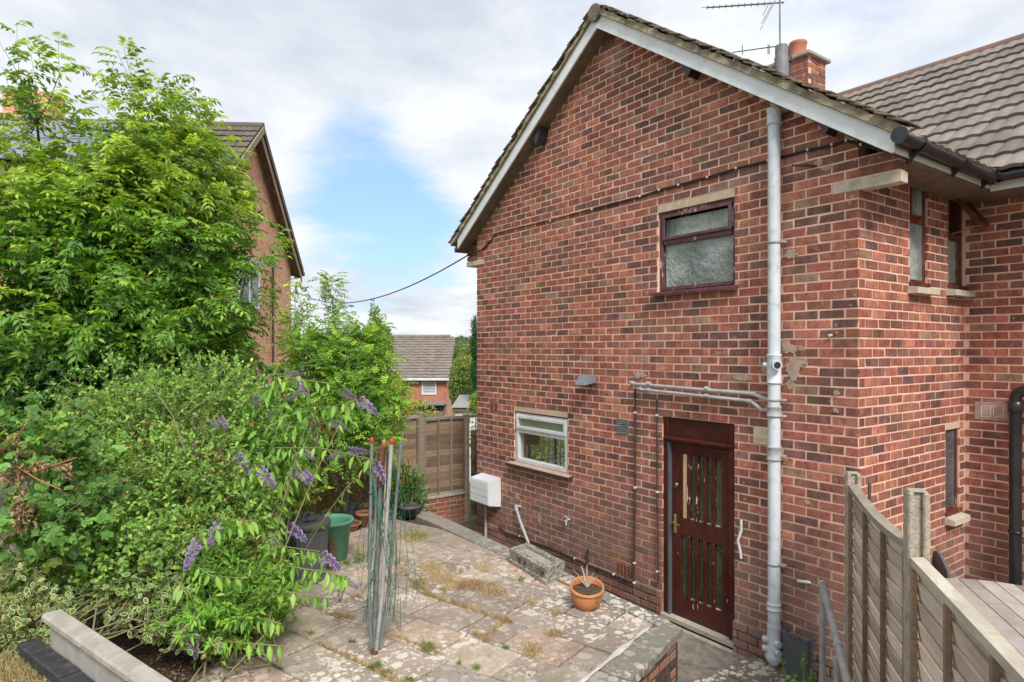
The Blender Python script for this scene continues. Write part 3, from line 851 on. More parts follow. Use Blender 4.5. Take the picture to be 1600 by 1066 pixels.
# valley and mortar heap
# ------------------------------------------------------------------ fascia, soffit, gutter
mb = MB(); mb.box(-2.305, BY+.0, 1.50, -2.285, 7.18, 1.66); mb.build('fascia', M['white_board'], house)
mb = MB(); mb.box(-2.283, 7.16, 1.47, 3.3, 7.18, 1.62); mb.build('fascia', M['white_board'], house)
mb = MB(); mb.box(-2.652, GY+.135, 1.475, -2.307, 7.65, 1.495); mb.box(-2.307, 7.182, 1.473, 3.3, 7.65, 1.493); mb.build('soffit', M['roofwood'], house)
mb = MB(); mb.box(-2.56, GY+.11, 1.497, -2.31, 7.2, 1.66); mb.build('rafter_block', M['roofwood'], house)
gut = MB()
def gutter(mb, p0, p1, out, r_=.056, th=.006):
    p0, p1, out = Vector(p0), Vector(p1), Vector(out); d = p1-p0; n = 12; up_ = Vector((0,0,1))
    ring = [out*math.cos(math.pi+math.pi*i/n)*r_+up_*math.sin(math.pi+math.pi*i/n)*r_*1.05 for i in range(n+1)]
    ring2 = [q*.9 for q in ring][::-1]
    loop = ring+ring2; m = len(loop)
    vs = [p0+q for q in loop]+[p1+q for q in loop]
    mb.add(vs, [(i, (i+1) % m, m+(i+1) % m, m+i) for i in range(m)], True)
gc = -2.285+.062
gutter(gut, (gc, BY-.06, 1.60), (gc, 7.0, 1.575), (1,0,0)); gutter(gut, (gc+.02, 7.08, 1.585), (3.3, 7.08, 1.60), (0,-1,0))
gutm = gut.build('gutter', M['black_gutter'], house)
mb = MB(); mb.lathe((gc, BY-.07, 1.60), [(0,0),(.062,0),(.062,.012),(0,.012)], 20, False, Vector((0,1,0))); mb.build('gutter_stop_end', M['black_gutter'], gutm)
for y in (BY+.28, 6.32, 6.98):
    mb = MB(); gutter(mb, (gc, y-.045, 1.598), (gc, y+.045, 1.598), (1,0,0), .068); mb.prism([(-2.283, y-.04, 1.46),(-2.283, y-.04, 1.60),(gc+.05, y-.04, 1.575),(gc+.02, y-.04, 1.53)], (0,.02,0)); mb.build('gutter_bracket', M['black_gutter'], gutm)
mb = MB(); mb.lathe((gc, 7.06, 1.585), [(.075,-.05),(.08,0),(.075,.05)], 16, True, Vector((1,-1,0)).normalized()); mb.build('gutter_corner', M['black_gutter'], gutm)
# black capped timber ends under the verge
for (px, py, w) in ((843, 216, .11), (1080, 108, .13), (1294, 194, .13)):
    c = on_y(px, py, 5.36); mb = MB()
    mb.prism([(c.x-w*.75, BY+.05, c.z+.10), (c.x+w*.75, BY+.05, c.z+.05 if c.x > AX else c.z+.13), (c.x+w*.5, BY+.05, c.z-.02), (c.x+w*.1, BY+.05, c.z-.10), (c.x-w*.4, BY+.05, c.z+.0)], (0, .2, 0))
    mb.build('purlin_end', M['black'], house)

# ------------------------------------------------------------------ chimney
cx0, cx1, cy0, cy1 = -5.82, -5.17, 9.10, 9.60
ct = on_y(1262, 86, cy0).z
mb = MB(); mb.box(cx0+.008, cy0+.008, 2.5, cx1-.008, cy1-.008, ct); chim = mb.build('chimney', M['mortar'], house)
def face_rows(L, z0, z1, holes=(), off=0.):
    out = []; z = z1-.076
    k = 0
    while z > z0:
        a = -(BL/2 if k % 2 else 0)+off
        while a < L:
            p, q = max(a+.005, .0), min(a+BL-.006, L)
            if q-p > .03: out.append((p, q, z, z+.070))
            a += BL
        z -= CH; k += 1
    return out
bricks_part(WF((cx0, cy0, 0), (1,0,0), (0,-1,0)), face_rows(cx1-cx0, 3.2, ct), chim, seed=8)
bricks_part(WF((cx1, cy0, 0), (0,1,0), (1,0,0)), face_rows(cy1-cy0, 3.2, ct, off=.1), chim, seed=9)
mb = MB(); mb.cbox((cx0-.06, cy0-.06, ct), (cx1-cx0+.12,0,0), (0,cy1-cy0+.12,0), (0,0,.055), .01); mb.build('chimney_cap', M['coping'], chim)
pc = on_y(1247, 90, 9.35)
mb = MB(); mb.lathe((pc.x, 9.35, ct+.05), [(.135,0),(.125,.02),(.118,.25),(.128,.27),(.132,.30),(.125,.315),(.10,.31),(.10,.05)], 24); mb.build('chimney_pot', M['potclay'], chim)

# television aerial on its mast, fixed to the chimney
aer = empty('tv_aerial', (cx0+.05, cy0-.05, 3.4), 'thin metal television aerial on a mast above the gable roof', 'aerial')
mtop = on_y(1218, -60, 9.0); mbot = on_y(1219, 100, 9.0)
MY = 9.0
mb = MB(); mb.tube([mbot, mtop], .013, 8); mb.build('mast', M['steel'], aer)
b0, b1 = on_y(1104, 12, MY-.25), on_y(1225, 4, MY+.15)
mb = MB(); mb.tube([b0, b1], .012, 6)
mb.build('boom', M['steel'], aer)
mb = MB()
for i in range(10):
    q = b0.lerp(b1, i/12.+.01); mb.tube([q+Vector((0,0,-.035)), q+Vector((0,0,.035))], .006, 5)
    mb.tube([q+Vector((.05,.09,0)), q-Vector((.05,.09,0))], .005, 5)
mb.build('element', M['steel'], aer)
for i, (x0, y0, x1, y1) in enumerate(((1212, 0, 1188, 47), (1208, 3, 1190, 37), (1203, 2, 1192, 24), (1205, -30, 1218, 2))):
    mb = MB(); mb.tube([on_y(x0, y0, MY-.02*i), on_y(x1, y1, MY-.3)], .006, 5); mb.build('reflector_rod', M['steel'], aer)
mb = MB(); mb.tube([on_y(1145, 82, MY-.1), on_y(1217, 72, MY)], .008, 6)
for px in (1160, 1200, 1202): mb.tube([on_y(px, 85, MY), on_y(px, 70, MY)], .006, 5)
mb.build('lower_boom', M['rust'], aer)

# vent pipe through the roof with its lead collar
v0 = on_y(1221, 122, 5.60); v1 = on_y(1221, 72, 5.60)
mb = MB(); mb.tube([(v0.x, 5.6, v0.z-.25), (v1.x, 5.6, v1.z)], .056, 20); mb.tube([(v0.x, 5.6, v0.z-.2), (v0.x, 5.6, v0.z+.19)], .063, 20); vp = mb.build('vent_pipe', M['lead'], house)
w0 = on_y(1232, 118, 5.66); w1 = on_y(1231, 74, 5.66)
mb = MB(); mb.tube([(w0.x, 5.66, w0.z-.25), (w1.x, 5.66, w1.z)], .022, 14); mb.tube([(w0.x, 5.66, w1.z-.14), (w0.x, 5.66, w1.z-.10)], .034, 14); mb.tube([(w0.x, 5.66, w1.z-.01), (w0.x-.07, 5.62, w1.z+.0)], .02, 10); mb.build('boiler_vent', M['darkpipe'], house)

# ------------------------------------------------------------------ windows
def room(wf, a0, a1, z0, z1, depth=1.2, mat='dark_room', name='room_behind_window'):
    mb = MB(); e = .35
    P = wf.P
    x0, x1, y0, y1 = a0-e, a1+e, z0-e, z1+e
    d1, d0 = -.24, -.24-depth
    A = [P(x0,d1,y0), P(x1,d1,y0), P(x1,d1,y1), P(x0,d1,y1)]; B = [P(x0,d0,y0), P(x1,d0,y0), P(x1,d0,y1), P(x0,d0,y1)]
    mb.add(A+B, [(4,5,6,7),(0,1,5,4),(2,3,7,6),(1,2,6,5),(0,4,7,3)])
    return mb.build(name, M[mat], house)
def ring(wf, mb, a0, a1, z0, z1, w, d0, d1, ch=.004, wb=None):
    wb = wb or w
    wf.cbox(mb, a0, a0+w, d0, d1, z0, z1, ch); wf.cbox(mb, a1-w, a1, d0, d1, z0, z1, ch)
    wf.cbox(mb, a0+w+.0005, a1-w-.0005, d0+.001, d1-.001, z1-w, z1-.001, ch); wf.cbox(mb, a0+w+.0005, a1-w-.0005, d0+.001, d1-.001, z0+.001, z0+wb, ch)

# upper gable window: purple brown painted timber, obscured glass, opening light above
a0, a1, z0, z1 = W1
win = MB(); ring(G, win, a0+.004, a1-.004, z0+.03, z1-.09, .042, -.14, -.035); zt = 1.155
G.cbox(win, a0+.0605, a1-.0605, -.13, -.036, zt-.025, zt+.025, .004)
win = win.build('window', M['winpaint'], house); win['label'] = 'purple brown timber window with obscured glass high on the gable wall'
mb = MB(); ring(G, mb, a0+.055, a1-.055, zt+.022, z1-.125, .034, -.034, -.012, .005); mb.build('opening_light', M['winpaint'], win)
for (q0, q1) in ((z0+.075, zt-.02), (zt+.06, z1-.17)):
    mb = MB(); G.box(mb, a0+.055, a1-.055, -.085, -.08, q0, q1); mb.build('pane', M['obscure'], win)
mb = MB(); mb.prism([G.P(a0-.06, -.06, z0+.03), G.P(a0-.06, .075, z0+.005), G.P(a0-.06, .075, z0-.02), G.P(a0-.06, -.06, z0-.012)], (a1-a0+.10, 0, 0)); mb.build('sill', M['winpaint'], win)
mb = MB(); G.box(mb, a0-.001, a1+.001, -.12, -.006, z1-.088, z1-.002); mb.build('lintel_edge', M['peach'], house)
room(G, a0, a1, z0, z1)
mb = MB(); G.box(mb, a0+.07, a0+.22, -.30, -.285, z0, z1-.1); mb.build('curtain', M['white'], win)

# kitchen window: white plastic frame
a0, a1, z0, z1 = W2
mb = MB(); G.box(mb, a0-.001, a1+.001, -.12, -.004, z1-.09, z1-.004); mb.build('lintel_edge', M['peach'], house)
mb = MB(); ring(G, mb, a0+.003, a1-.003, z0+.035, z1-.092, .022, -.15, -.03, .003); mb.build('window_surround', M['winpaint'], house)
z1 -= .11; z0 += .055; zt = -1.155
win = MB(); ring(G, win, a0+.026, a1-.026, z0, z1, .055, -.12, -.02)
G.cbox(win, a0+.0815, a1-.0815, -.12, -.022, zt-.035, zt+.035, .004)
win = win.build('window', M['white'], house); win['label'] = 'white framed kitchen window with a patterned blind in the top light'
mb = MB(); ring(G, mb, a0+.05, a1-.05, zt+.02, z1-.03, .045, -.021, .0, .004); mb.build('opening_light', M['white'], win)
for (q0, q1) in ((z0+.04, zt-.02), (zt+.06, z1-.07)):
    mb = MB(); G.box(mb, a0+.07, a1-.07, -.072, -.066, q0, q1); mb.build('pane', M['glass'], win)
mb = MB(); mb.prism([G.P(a0-.10, -.06, z0-.002), G.P(a0-.10, .08, z0-.03), G.P(a0-.10, .08, z0-.065), G.P(a0-.10, -.06, z0-.055)], (a1-a0+.20, 0, 0)); mb.build('sill', M['darkpipe'], win)
mb = MB(); mb.prism([G.P(a0-.085, -.05, z0+.002), G.P(a0-.085, .07, z0-.024), G.P(a0-.085, .07, z0-.027), G.P(a0-.085, -.05, z0-.003)], (a1-a0+.17, 0, 0)); mb.build('sill_mortar', M['cement'], win)
mb = MB(); n = 34; vs = []
for i in range(n+1):
    q = a0+.06+(a1-a0-.12)*i/n; dd = -.098+.008*math.sin(i*1.9)
    vs += [G.P(q, dd, zt-.03), G.P(q, dd, z1+.02)]
mb.add(vs, [(2*i, 2*i+2, 2*i+3, 2*i+1) for i in range(n)], True); mb.build('blind', M['blind'], win)
# kitchen: floor, walls with a second window in the left wall
kx0, kx1, ky0, ky1, kz0, kz1 = XL+.2, -5.2, 5.70, 9.2, -2.88, -.55
mb = MB(); A = [(kx0,ky0,kz0),(kx1,ky0,kz0),(kx1,ky1,kz0),(kx0,ky1,kz0)]; B = [(x,y,kz1) for x,y,z in A]
mb.add(A+B, [(0,1,2,3),(4,7,6,5),(1,5,6,2),(2,6,7,3)])
for (y0_, y1_, q0, q1) in ((ky0, 5.95, kz0, kz1), (8.90, ky1, kz0, kz1), (5.95, 8.90, kz0, -2.2), (5.95, 8.90, -.6, kz1)):
    mb.add([(kx0,y0_,q0),(kx0,y1_,q0),(kx0,y1_,q1),(kx0,y0_,q1)], [(0,3,2,1)])
mb.build('kitchen_room', M['room_tile'], house)
mb = MB(); mb.cbox((kx0+.01, 5.72, -1.05), (.36,0,0), (0,.5,0), (0,0,.5), .004); mb.cbox((-7.78, 5.75, -1.45), (.04,0,0), (0,.36,0), (0,0,.62), .004); mb.build('wall_cupboard', M['cream_plastic'], house)
for i, y in enumerate((6.38, 6.93, 7.48, 8.02)):
    mb = MB(); mb.cbox((kx0-.12, y-.03, -2.0), (.05,0,0), (0,.06,0), (0,0,1.25), .004); mb.build('far_window_frame', M['white'], house)
mb = MB(); mb.cbox((kx0-.02, 6.3, -2.03), (.28,0,0), (0,1.8,0), (0,0,.03), .004); mb.build('worktop', M['white'], house)
pl = empty('potted_herb', (-6.95, 5.76, -1.66), 'leafy herb in a pale pot inside the kitchen window', 'plant pot')
mb = MB(); mb.lathe((-6.95, 5.72, -1.66), [(0,0),(.045,0),(.06,.11),(.052,.11),(.05,.09)], 16); mb.build('pot', M['white'], pl)
so = empty('soap_dispenser', (-6.55, 5.76, -1.66), 'brown soap dispenser standing inside the kitchen window', 'soap bottle')
mb = MB(); mb.lathe((-6.55, 5.72, -1.66), [(0,0),(.038,0),(.038,.11),(.012,.135),(.012,.155),(.02,.16),(.02,.17),(0,.17)], 14); mb.tube([(-6.55,5.72,-1.50),(-6.55,5.72,-1.46),(-6.59,5.72,-1.46)], .006, 6); mb.build('bottle', M['slate_plastic'], so)
mb = MB(); mb.box(XL+.25, 5.68, -1.69, -6.1, 5.86, -1.665); mb.build('inner_sill', M['white'], house)
# white railing outside the far kitchen window
rl = empty('white_railing', (-8.95, 7.2, -2.9), 'white metal railing outside the far side of the kitchen', 'railing')
mb = MB(); mb.tube([(-8.95,5.8,-1.35),(-8.95,9.4,-1.35)], .02, 8); mb.tube([(-8.95,5.8,-1.95),(-8.95,9.4,-1.95)], .014, 8); mb.build('rail', M['white'], rl)
bal = MB(); bal.tube([(-8.95,5.8,-2.9),(-8.95,5.8,-1.35)], .012, 6); bm_ = bal.mesh('baluster', M['white'])
for i in range(26): link('baluster', bm_, rl, loc=(0, i*.145, 0))

# return wall windows
def slim(wo, zt, lab, top_open=False, mat='winpaint2', pane='obscure2'):
    a0, a1, z0, z1 = wo
    m = MB(); ring(Rw, m, a0, a1, z0+.005, z1-.001, .036, -.12, -.022)
    if zt: Rw.cbox(m, a0+.0485, a1-.0485, -.11, -.024, zt-.025, zt+.025, .003)
    m = m.build('window', M[mat], house); m['label'] = lab
    parts = [(z0+.04, (zt or z1)-.02)]
    mb = MB(); Rw.box(mb, a0+.03, a1-.03, -.040, -.036, z0+.03, (zt-.02) if zt else z1-.04); mb.build('pane', M[pane], m)
    if zt:
        if not top_open:
            mb = MB(); ring(Rw, mb, a0+.04, a1-.04, zt+.02, z1-.03, .028, -.023, -.008, .003); mb.build('opening_light', M[mat], m)
            mb = MB(); Rw.box(mb, a0+.05, a1-.05, -.030, -.026, zt+.04, z1-.05); mb.build('pane', M[pane], m)
        else:       # top hung light pushed open
            piv = Rw.P(a0+.04, -.01, z1-.06); h = z1-.06-(zt+.01); ang = math.radians(34)
            dn = Vector((math.sin(ang), 0, -math.cos(ang))); ot = Vector((math.cos(ang), 0, math.sin(ang))); wd = a1-a0-.08
            mb = MB(); wv = Vector((0, wd, 0))
            for (u0, u1, s0, s1) in ((0, .04, 0, 1), (wd-.04, wd, 0, 1)):
                mb.cbox(piv+Vector((0,u0,0)), Vector((0,u1-u0,0)), dn*h, ot*.03, .003)
            mb.cbox(piv+Vector((0,.0405,0)), Vector((0,wd-.081,0)), dn*.04, ot*.029, .003); mb.cbox(piv+Vector((0,.0405,0))+dn*(h-.045), Vector((0,wd-.081,0)), dn*.045, ot*.029, .003)
            mb.build('opening_light', M[mat], m)
            mb = MB(); mb.obb(piv+Vector((0,.03,0))+dn*.03+ot*.012, Vector((0,wd-.06,0)), dn*(h-.06), ot*.004); mb.build('pane', M['glass'], m)
            mb = MB(); mb.tube([Rw.P(a0+.15, -.06, zt+.02), Rw.P(a0+.17, .16, zt+.05)], .006, 6); mb.build('stay', M['brass'], m)
    mb = MB(); Rw.cbox(mb, a0-.02, a1+.02, -.06, .02, z0-.02, z0+.012, .004); mb.build('timber_sill', M[mat], m)
    return m
w3 = slim(W3, 1.19, 'tall narrow timber window nearest the corner of the brick house'); w4 = slim(W4, 1.13, 'narrow timber window with its top light pushed open', True, pane='glass'); w5 = slim(W5, None, 'narrow ground floor window beside the black pipe', pane='darkglass')
mb = MB(); Rw.box(mb, W4[0]+.04, W4[1]-.04, -.075, -.07, W4[2]+.05, 1.1); mb.build('net_curtain', M['white'], w4)
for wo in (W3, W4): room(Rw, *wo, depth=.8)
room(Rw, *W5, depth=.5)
for wo, w, ex in ((W3, w3, .05), (W4, w4, .05), (W5, w5, .02)):
    mb = MB(); zt_ = wo[2]-.022 if wo is not W5 else wo[2]-.03
    mb.prism([Rw.P(wo[0]-ex, -.03, zt_), Rw.P(wo[0]-ex, .085, zt_-.02), Rw.P(wo[0]-ex, .085, zt_-.075), Rw.P(wo[0]-ex, -.03, zt_-.075)], Vector((0, wo[1]-wo[0]+2*ex, 0))); mb.build('stone_sill', M['stone'], w)
mb = MB(); Rw.box(mb, W5[0], W5[1], -.10, -.003, W5[3]-.08, W5[3]-.002); mb.build('lintel_edge', M['peach'], house)

# ------------------------------------------------------------------ door
a0, a1, _, z1 = DR
zt = -.955; zb = -2.86
fr = MB(); G.cbox(fr, a0+.004, a0+.075, -.14, -.015, -2.95, z1-.005, .004); G.cbox(fr, a1-.075, a1-.004, -.14, -.015, -2.95, z1-.005, .004)
G.cbox(fr, a0+.0755, a1-.0755, -.139, -.016, zt-.045, zt+.01, .004)
frm = fr.build('door_frame', M['mahogany'], house)
mb = MB(); G.box(mb, a0+.0755, a1-.0755, -.09, -.03, zt+.011, z1-.006); mb.build('overpanel', M['doorpanel'], frm)
mb = MB(); mb.prism([G.P(a0+.03, -.014, zt+.012), G.P(a0+.03, .02, zt-.002), G.P(a0+.03, .02, zt-.018), G.P(a0+.03, -.014, zt-.018)], (a1-a0-.05, 0, 0)); mb.build('drip_moulding', M['mahogany'], frm)
mb = MB(); G.box(mb, a0+.0755, a0+.097, -.07, -.0, -2.93, zt-.05); mb.build('draught_strip', M['slate_plastic'], frm)
door = MB(); d0, d1 = a0+.099, a1-.078; zT, zM1, zM0, zB = zt-.05, -1.80, -1.98, -2.64
dz0 = -2.85; dd0, dd1 = -.10, -.045
G.cbox(door, d0, d0+.115, dd0, dd1, dz0, zT, .004); G.cbox(door, d1-.10, d1, dd0, dd1, dz0, zT, .004)
G.cbox(door, d0+.1155, d1-.1005, dd0+.001, dd1-.001, zT-.11, zT-.001, .004); G.cbox(door, d0+.1155, d1-.1005, dd0+.001, dd1-.001, zM0, zM1, .004); G.cbox(door, d0+.1155, d1-.1005, dd0+.001, dd1-.001, dz0+.001, zB, .004)
door = door.build('door', M['mahogany'], house); door['label'] = 'dark red timber door with slatted glazing and flaking paint'
nb = 5; gl0, gl1 = d0+.1155, d1-.1005; gw = (gl1-gl0)/nb
for i in range(1, nb):
    for (q0, q1, mt_) in ((zM1, zT-.11, 'mahogany_worn'), (zB, zM0, 'mahogany')):
        mb = MB(); c = gl0+gw*i; G.cbox(mb, c-.02, c+.02, dd0+.002, dd1+.004, q0+.0005, q1-.0005, .005); mb.build('glazing_bar', M[mt_], door)
mb = MB(); G.cbox(mb, gl0, gl0+.03, dd0+.003, dd1+.006, zM1+.001, zT-.111, .005); mb.build('glazing_bar', M['mahogany_worn'], door)
for (q0, q1) in ((zM1, zT-.11), (zB, zM0)):
    mb = MB(); G.box(mb, gl0+.002, gl1-.002, -.078, -.074, q0+.002, q1-.002); mb.build('pane', M['door_glass'] if 'door_glass' in M else M['obscure'], door)
mb = MB(); G.box(mb, gl0+.032, gl0+gw-.021, -.074, -.05, zM1+.004, zT-.115); mb.build('plywood_infill', M['ply'], door)
for q in (zM1, zB):                                  # putty and dust at the foot of the panes
    mb = MB()
    for i in range(1, nb): mb.prism([G.P(gl0+gw*i+.021, -.072, q+.014), G.P(gl0+gw*i+.021, -.058, q+.003), G.P(gl0+gw*i+.021, -.072, q+.003)], (gw-.042, 0, 0))
    mb.build('putty', M['cement'], door)
mb = MB(); G.cbox(mb, d0+.028, d0+.062, dd1, dd1+.008, -1.98, -1.78, .003); mb.tube([G.P(d0+.045, dd1+.004, -1.86), G.P(d0+.045, dd1+.05, -1.86), G.P(d0+.14, dd1+.055, -1.87)], .009, 8); mb.build('handle', M['brass'], door)
mb = MB(); mb.lathe(G.P(d0+.06, dd1, -1.46), [(.022,0),(.022,.008),(.010,.012),(0,.012)], 14, True, Vector((0,-1,0))); mb.tube([G.P(d0+.05, dd1+.01, -1.49), G.P(d0+.075, dd1+.02, -1.45)], .01, 8); mb.build('lock', M['brass'], door)
room(G, a0, a1, -2.9, -1.0, 1.0)
mb = MB(); G.cbox(mb, a0-.01, a1+.01, -.14, .03, -2.915, -2.862, .006); mb.build('threshold', M['fence_far2'], house)
mb = MB(); G.cbox(mb, a0-.05, a1+.02, .032, .085, -3.04, -2.925, .01); mb.build('door_step', M['coping'], house)

# ------------------------------------------------------------------ pipes and fittings on the gable wall
PX, PYd = -3.37, GY-.075
sp = MB(); sp.tube([(PX, PYd, -2.60), (PX, PYd, 2.17)], .055, 24); sp = sp.build('soil_pipe', M['soil_grey'], house); sp['label'] = 'wide grey plastic soil pipe running the full height of the gable'
def collar(z, h=.10, rr_=.063, name='pipe_collar', mat='soil_grey', x=PX, y=PYd):
    mb = MB(); mb.lathe((x, y, z), [(rr_*.9,0),(rr_*1.09,.004),(rr_*1.09,.016),(rr_,.02),(rr_,h-.02),(rr_*1.07,h-.014),(rr_*1.07,h-.002),(rr_*.9,h)], 24); mb.build(name, M[mat], sp)
def pz(py): return on_y(1213, py, PYd).z
collar(pz(195), .15); collar(pz(600), .27, .061, 'branch_fitting'); collar(pz(652), .10, .062, mat='collar'); collar(pz(720), .13, .062, mat='collar'); collar(pz(955), .07, .060)
mb = MB(); q = on_y(1232, 571, PYd-.06); mb.tube([(PX+.02, PYd-.02, q.z), (PX+.075, PYd-.075, q.z)], [.036,.036], 16); mb.tube([(PX+.07, PYd-.07, q.z), (PX+.085, PYd-.085, q.z)], .042, 16); mb.tube([(PX+.086, PYd-.086, q.z), (PX+.087, PYd-.087, q.z)], .028, 16)
mb.tube([(PX-.04, PYd-.02, q.z+.0), (PX-.085, PYd-.03, q.z)], .022, 12); mb.build('inlet_boss', M['soil_grey'], sp)
mb = MB(); mb.tube([(PX+.0865, PYd-.0865, q.z), (PX+.0885, PYd-.0885, q.z)], .030, 16); mb.build('inlet_mouth', M['black'], sp)
for py in (379, 625, 650, 712, 882):
    mb = MB(); z = pz(py); mb.lathe((PX, PYd, z-.012), [(.0565,0),(.060,0),(.060,.024),(.0565,.024)], 24); mb.cbox((PX+.052, PYd+.0, z-.010), (.045,0,0), (0,.05,0), (0,0,.020), .003); mb.build('pipe_bracket', M['grey_pipe'], sp)
mb = MB(); zf = pz(1030); mb.lathe((PX, PYd, zf), [(.045,-.05),(.075,0),(.078,.03),(.062,.05),(.060,.28),(.064,.30),(.058,.32)], 24)
for dx, zz in ((-.07, .16), (-.07, .08), (.07, .16), (.07, .08)): mb.tube([(PX+dx*.5, PYd-.03, zf+zz), (PX+dx*1.2, PYd-.045, zf+zz)], .030, 14)
mb.build('pipe_shoe', M['soil_grey'], sp)
# twin waste pipes
def wpt(x, y, d=.06): return on_y(x, y, GY-d)
for i, pts in enumerate((((984,598),(990,600),(1178,616),(1192,622),(1200,625),(1207,625)), ((996,607),(1003,609),(1172,627),(1182,634),(1190,641),(1207,641)))):
    pp = [wpt(*q) for q in pts]; pp = [pp[0]+Vector((0,.06,0))]+pp
    mb = MB(); mb.tube(pp, .0185, 14); wp = mb.build('waste_pipe', M['grey_pipe'], house); wp['label'] = ('upper' if i == 0 else 'lower')+' grey waste pipe sloping above the red door to the soil pipe'
    for (x, y) in ((1105+i*0, 608+i*11), (1178-i*6, 616+i*11.5), (1200, 625+i*16), (1014, 600+i*9.5)):
        mb = MB(); q = wpt(x, y); dq = Vector((.025, 0, -.003)); mb.tube([q-dq, q+dq], .0235, 14); mb.build('pipe_joint', M['grey_pipe'], wp)
# thin dark pipes and the gas pipe along the plinth
def dpipe(pts, r_, name, mat, lab=None, d=.022, clips=(), clipmat='clip'):
    mb = MB(); mb.tube([wpt(x, y, d) for x, y in pts], r_, 8); o = mb.build(name, M[mat], house)
    if lab: o['label'] = lab
    for (x, y) in clips:
        q = wpt(x, y, d); cb = MB(); cb.cbox(q+Vector((-.014,-.014,-.012)), (.028,0,0), (0,.034,0), (0,0,.024), .004); cb.build('pipe_clip', M[clipmat], o)
    return o
dpipe(((992,608),(992,760),(990,911)), .011, 'copper_pipe', 'darkpipe', 'dark vertical pipe left of the red door', clips=((992,645),(992,762),(991,880)))
dpipe(((1026,624),(1026,640),(1028,912)), .009, 'copper_pipe', 'darkpipe', 'thinner dark vertical pipe beside the door frame', clips=((1026,649),(1027,769),(1027,893)))
dpipe(((779,822),(790,832),(860,856),(918,882),(991,911)), .0135, 'gas_pipe', 'darkpipe', 'black pipe running along above the plinth', d=.035, clips=((812,838),(898,873),(959,898),(991,911)))
dpipe(((940,620),(1025,626)), .004, 'thin_cable', 'clip')
dpipe(((918,882),(918,858)), .014, 'pipe_stub', 'darkpipe')
mb = MB()
q = wpt(887, 812, .03); mb.tube([q+Vector((0,.04,0)), q, q+Vector((-.03,-.02,-.03))], .016, 10); mb.tube([q+Vector((-.05,-.01,.03)), q+Vector((.02,-.02,.03))], .012, 8); mb.tube([q+Vector((0,-.01,.03)), q+Vector((0,-.03,-.07))], .013, 8)
tp = mb.build('outdoor_tap', M['grey_pipe'], None); tag(tp, 'small metal tap on the gable wall between the trough and the dark pipes', 'tap')
mb = MB(); pp = [wpt(814,792,0), wpt(806,790,.05), wpt(807,796,.055), wpt(813,815,.06), wpt(833,868,.10)]; mb.tube(pp, .021, 14); mb.tube([pp[1]+Vector((-.0,0,.0)), pp[2]+Vector((.008,0,-.02))], .028, 14); o = mb.build('sloping_waste_pipe', M['grey_pipe'], house)
# meter box
bx = on_y(741, 742, GY-.2)
met = empty('meter_box', (-8.25, GY-.1, -2.45), 'pale grey meter box low on the left end of the gable wall', 'meter box')
q0 = on_y(783, 790, GY); 
mx1 = on_y(783, 0, GY).x; mx0 = mx1-.50; mzt = on_y(783, 748, GY).z; mzb = on_y(783, 792, GY).z
mb = MB(); D = .22
mb.prism([(mx0, GY-.004, mzb), (mx0, GY-.004, mzt+.01), (mx0, GY-D, mzt-.03), (mx0, GY-D, mzb+.04)], (mx1-mx0, 0, 0)); mb.build('cabinet', M['white'], met)
mb = MB(); mb.box(mx0+.012, GY-D-.008, mzb+.16, mx1-.012, GY-D+.003, mzt-.17-.0); mb.box(mx0+.012, GY-D-.008, mzt-.16, mx1-.012, GY-D+.003, mzt-.045); mb.box(mx0+.012, GY-D-.007, mzb+.05, mx1-.012, GY-D+.003, mzb+.15); mb.build('door_panel', M['white_board'], met)
mb = MB(); mb.tube([(mx0+.18, GY-.06, mzb), (mx0+.18, GY-.06, -3.0)], .022, 10); mb.build('supply_duct', M['grey_pipe'], met)
# security light
c = on_y(917, 594, GY-.08); sl_ = empty('security_light', (c.x, GY, c.z), 'small dark security light mounted left of the twin grey pipes', 'wall light')
mb = MB(); mb.prism([c+Vector((-.11,-.03,.05)), c+Vector((-.11,.06,.06)), c+Vector((-.11,.07,-.03)), c+Vector((-.11,-.10,-.055))], (.20,0,0)); mb.build('lamp_head', M['lamp_grey'], sl_)
mb = MB(); mb.tube([c+Vector((.0,.05,0)), (c.x+.06, GY, c.z-.02)], .012, 8); mb.build('bracket', M['slate_plastic'], sl_)
mb = MB(); mb.tube([(c.x+.09, GY-.01, c.z-.03), (c.x+.1, GY-.012, c.z-.13), (c.x+.3, GY-.01, c.z-.17)], .004, 6); mb.build('cable', M['cable'], sl_)
# vents
def vent(wf, px0, px1, py0, py1, name, mat, back, n, lab=None, vert=False, frame=.012, on=None):
    f = on_y if wf is not Rw else on_x
    pl_ = GY if wf is G else FYW
    A = f(px0, (py0+py1)/2, pl_); B = f(px1, (py0+py1)/2, pl_); a0, a1 = (A-wf.O).dot(wf.d), (B-wf.O).dot(wf.d)
    zc0, zc1 = f((px0+px1)/2, py1, pl_).z, f((px0+px1)/2, py0, pl_).z
    mb = MB(); ring(wf, mb, a0, a1, zc0, zc1, frame, -.02, .008, .002); v = mb.build(name, M[mat], house)
    if lab: v['label'] = lab
    mb = MB(); wf.box(mb, a0+.005, a1-.005, -.006, .001, zc0+.005, zc1-.005); mb.build('vent_back', M[back], v)
    h = (zc1-zc0-2*frame)/n
    for i in range(n):
        z = zc0+frame+h*i
        mb = MB(); mb.prism([wf.P(a0+frame, .001, z+h*.15), wf.P(a0+frame, .007, z+h*.15), wf.P(a0+frame, .001, z+h*.8)], wf.d*(a1-a0-2*frame)); mb.build('louvre', M[mat], v)
    return v
vent(G, 964, 982, 655, 679, 'louvre_vent', 'steel', 'black', 6, 'small aluminium louvred vent between the kitchen window and the dark pipes')
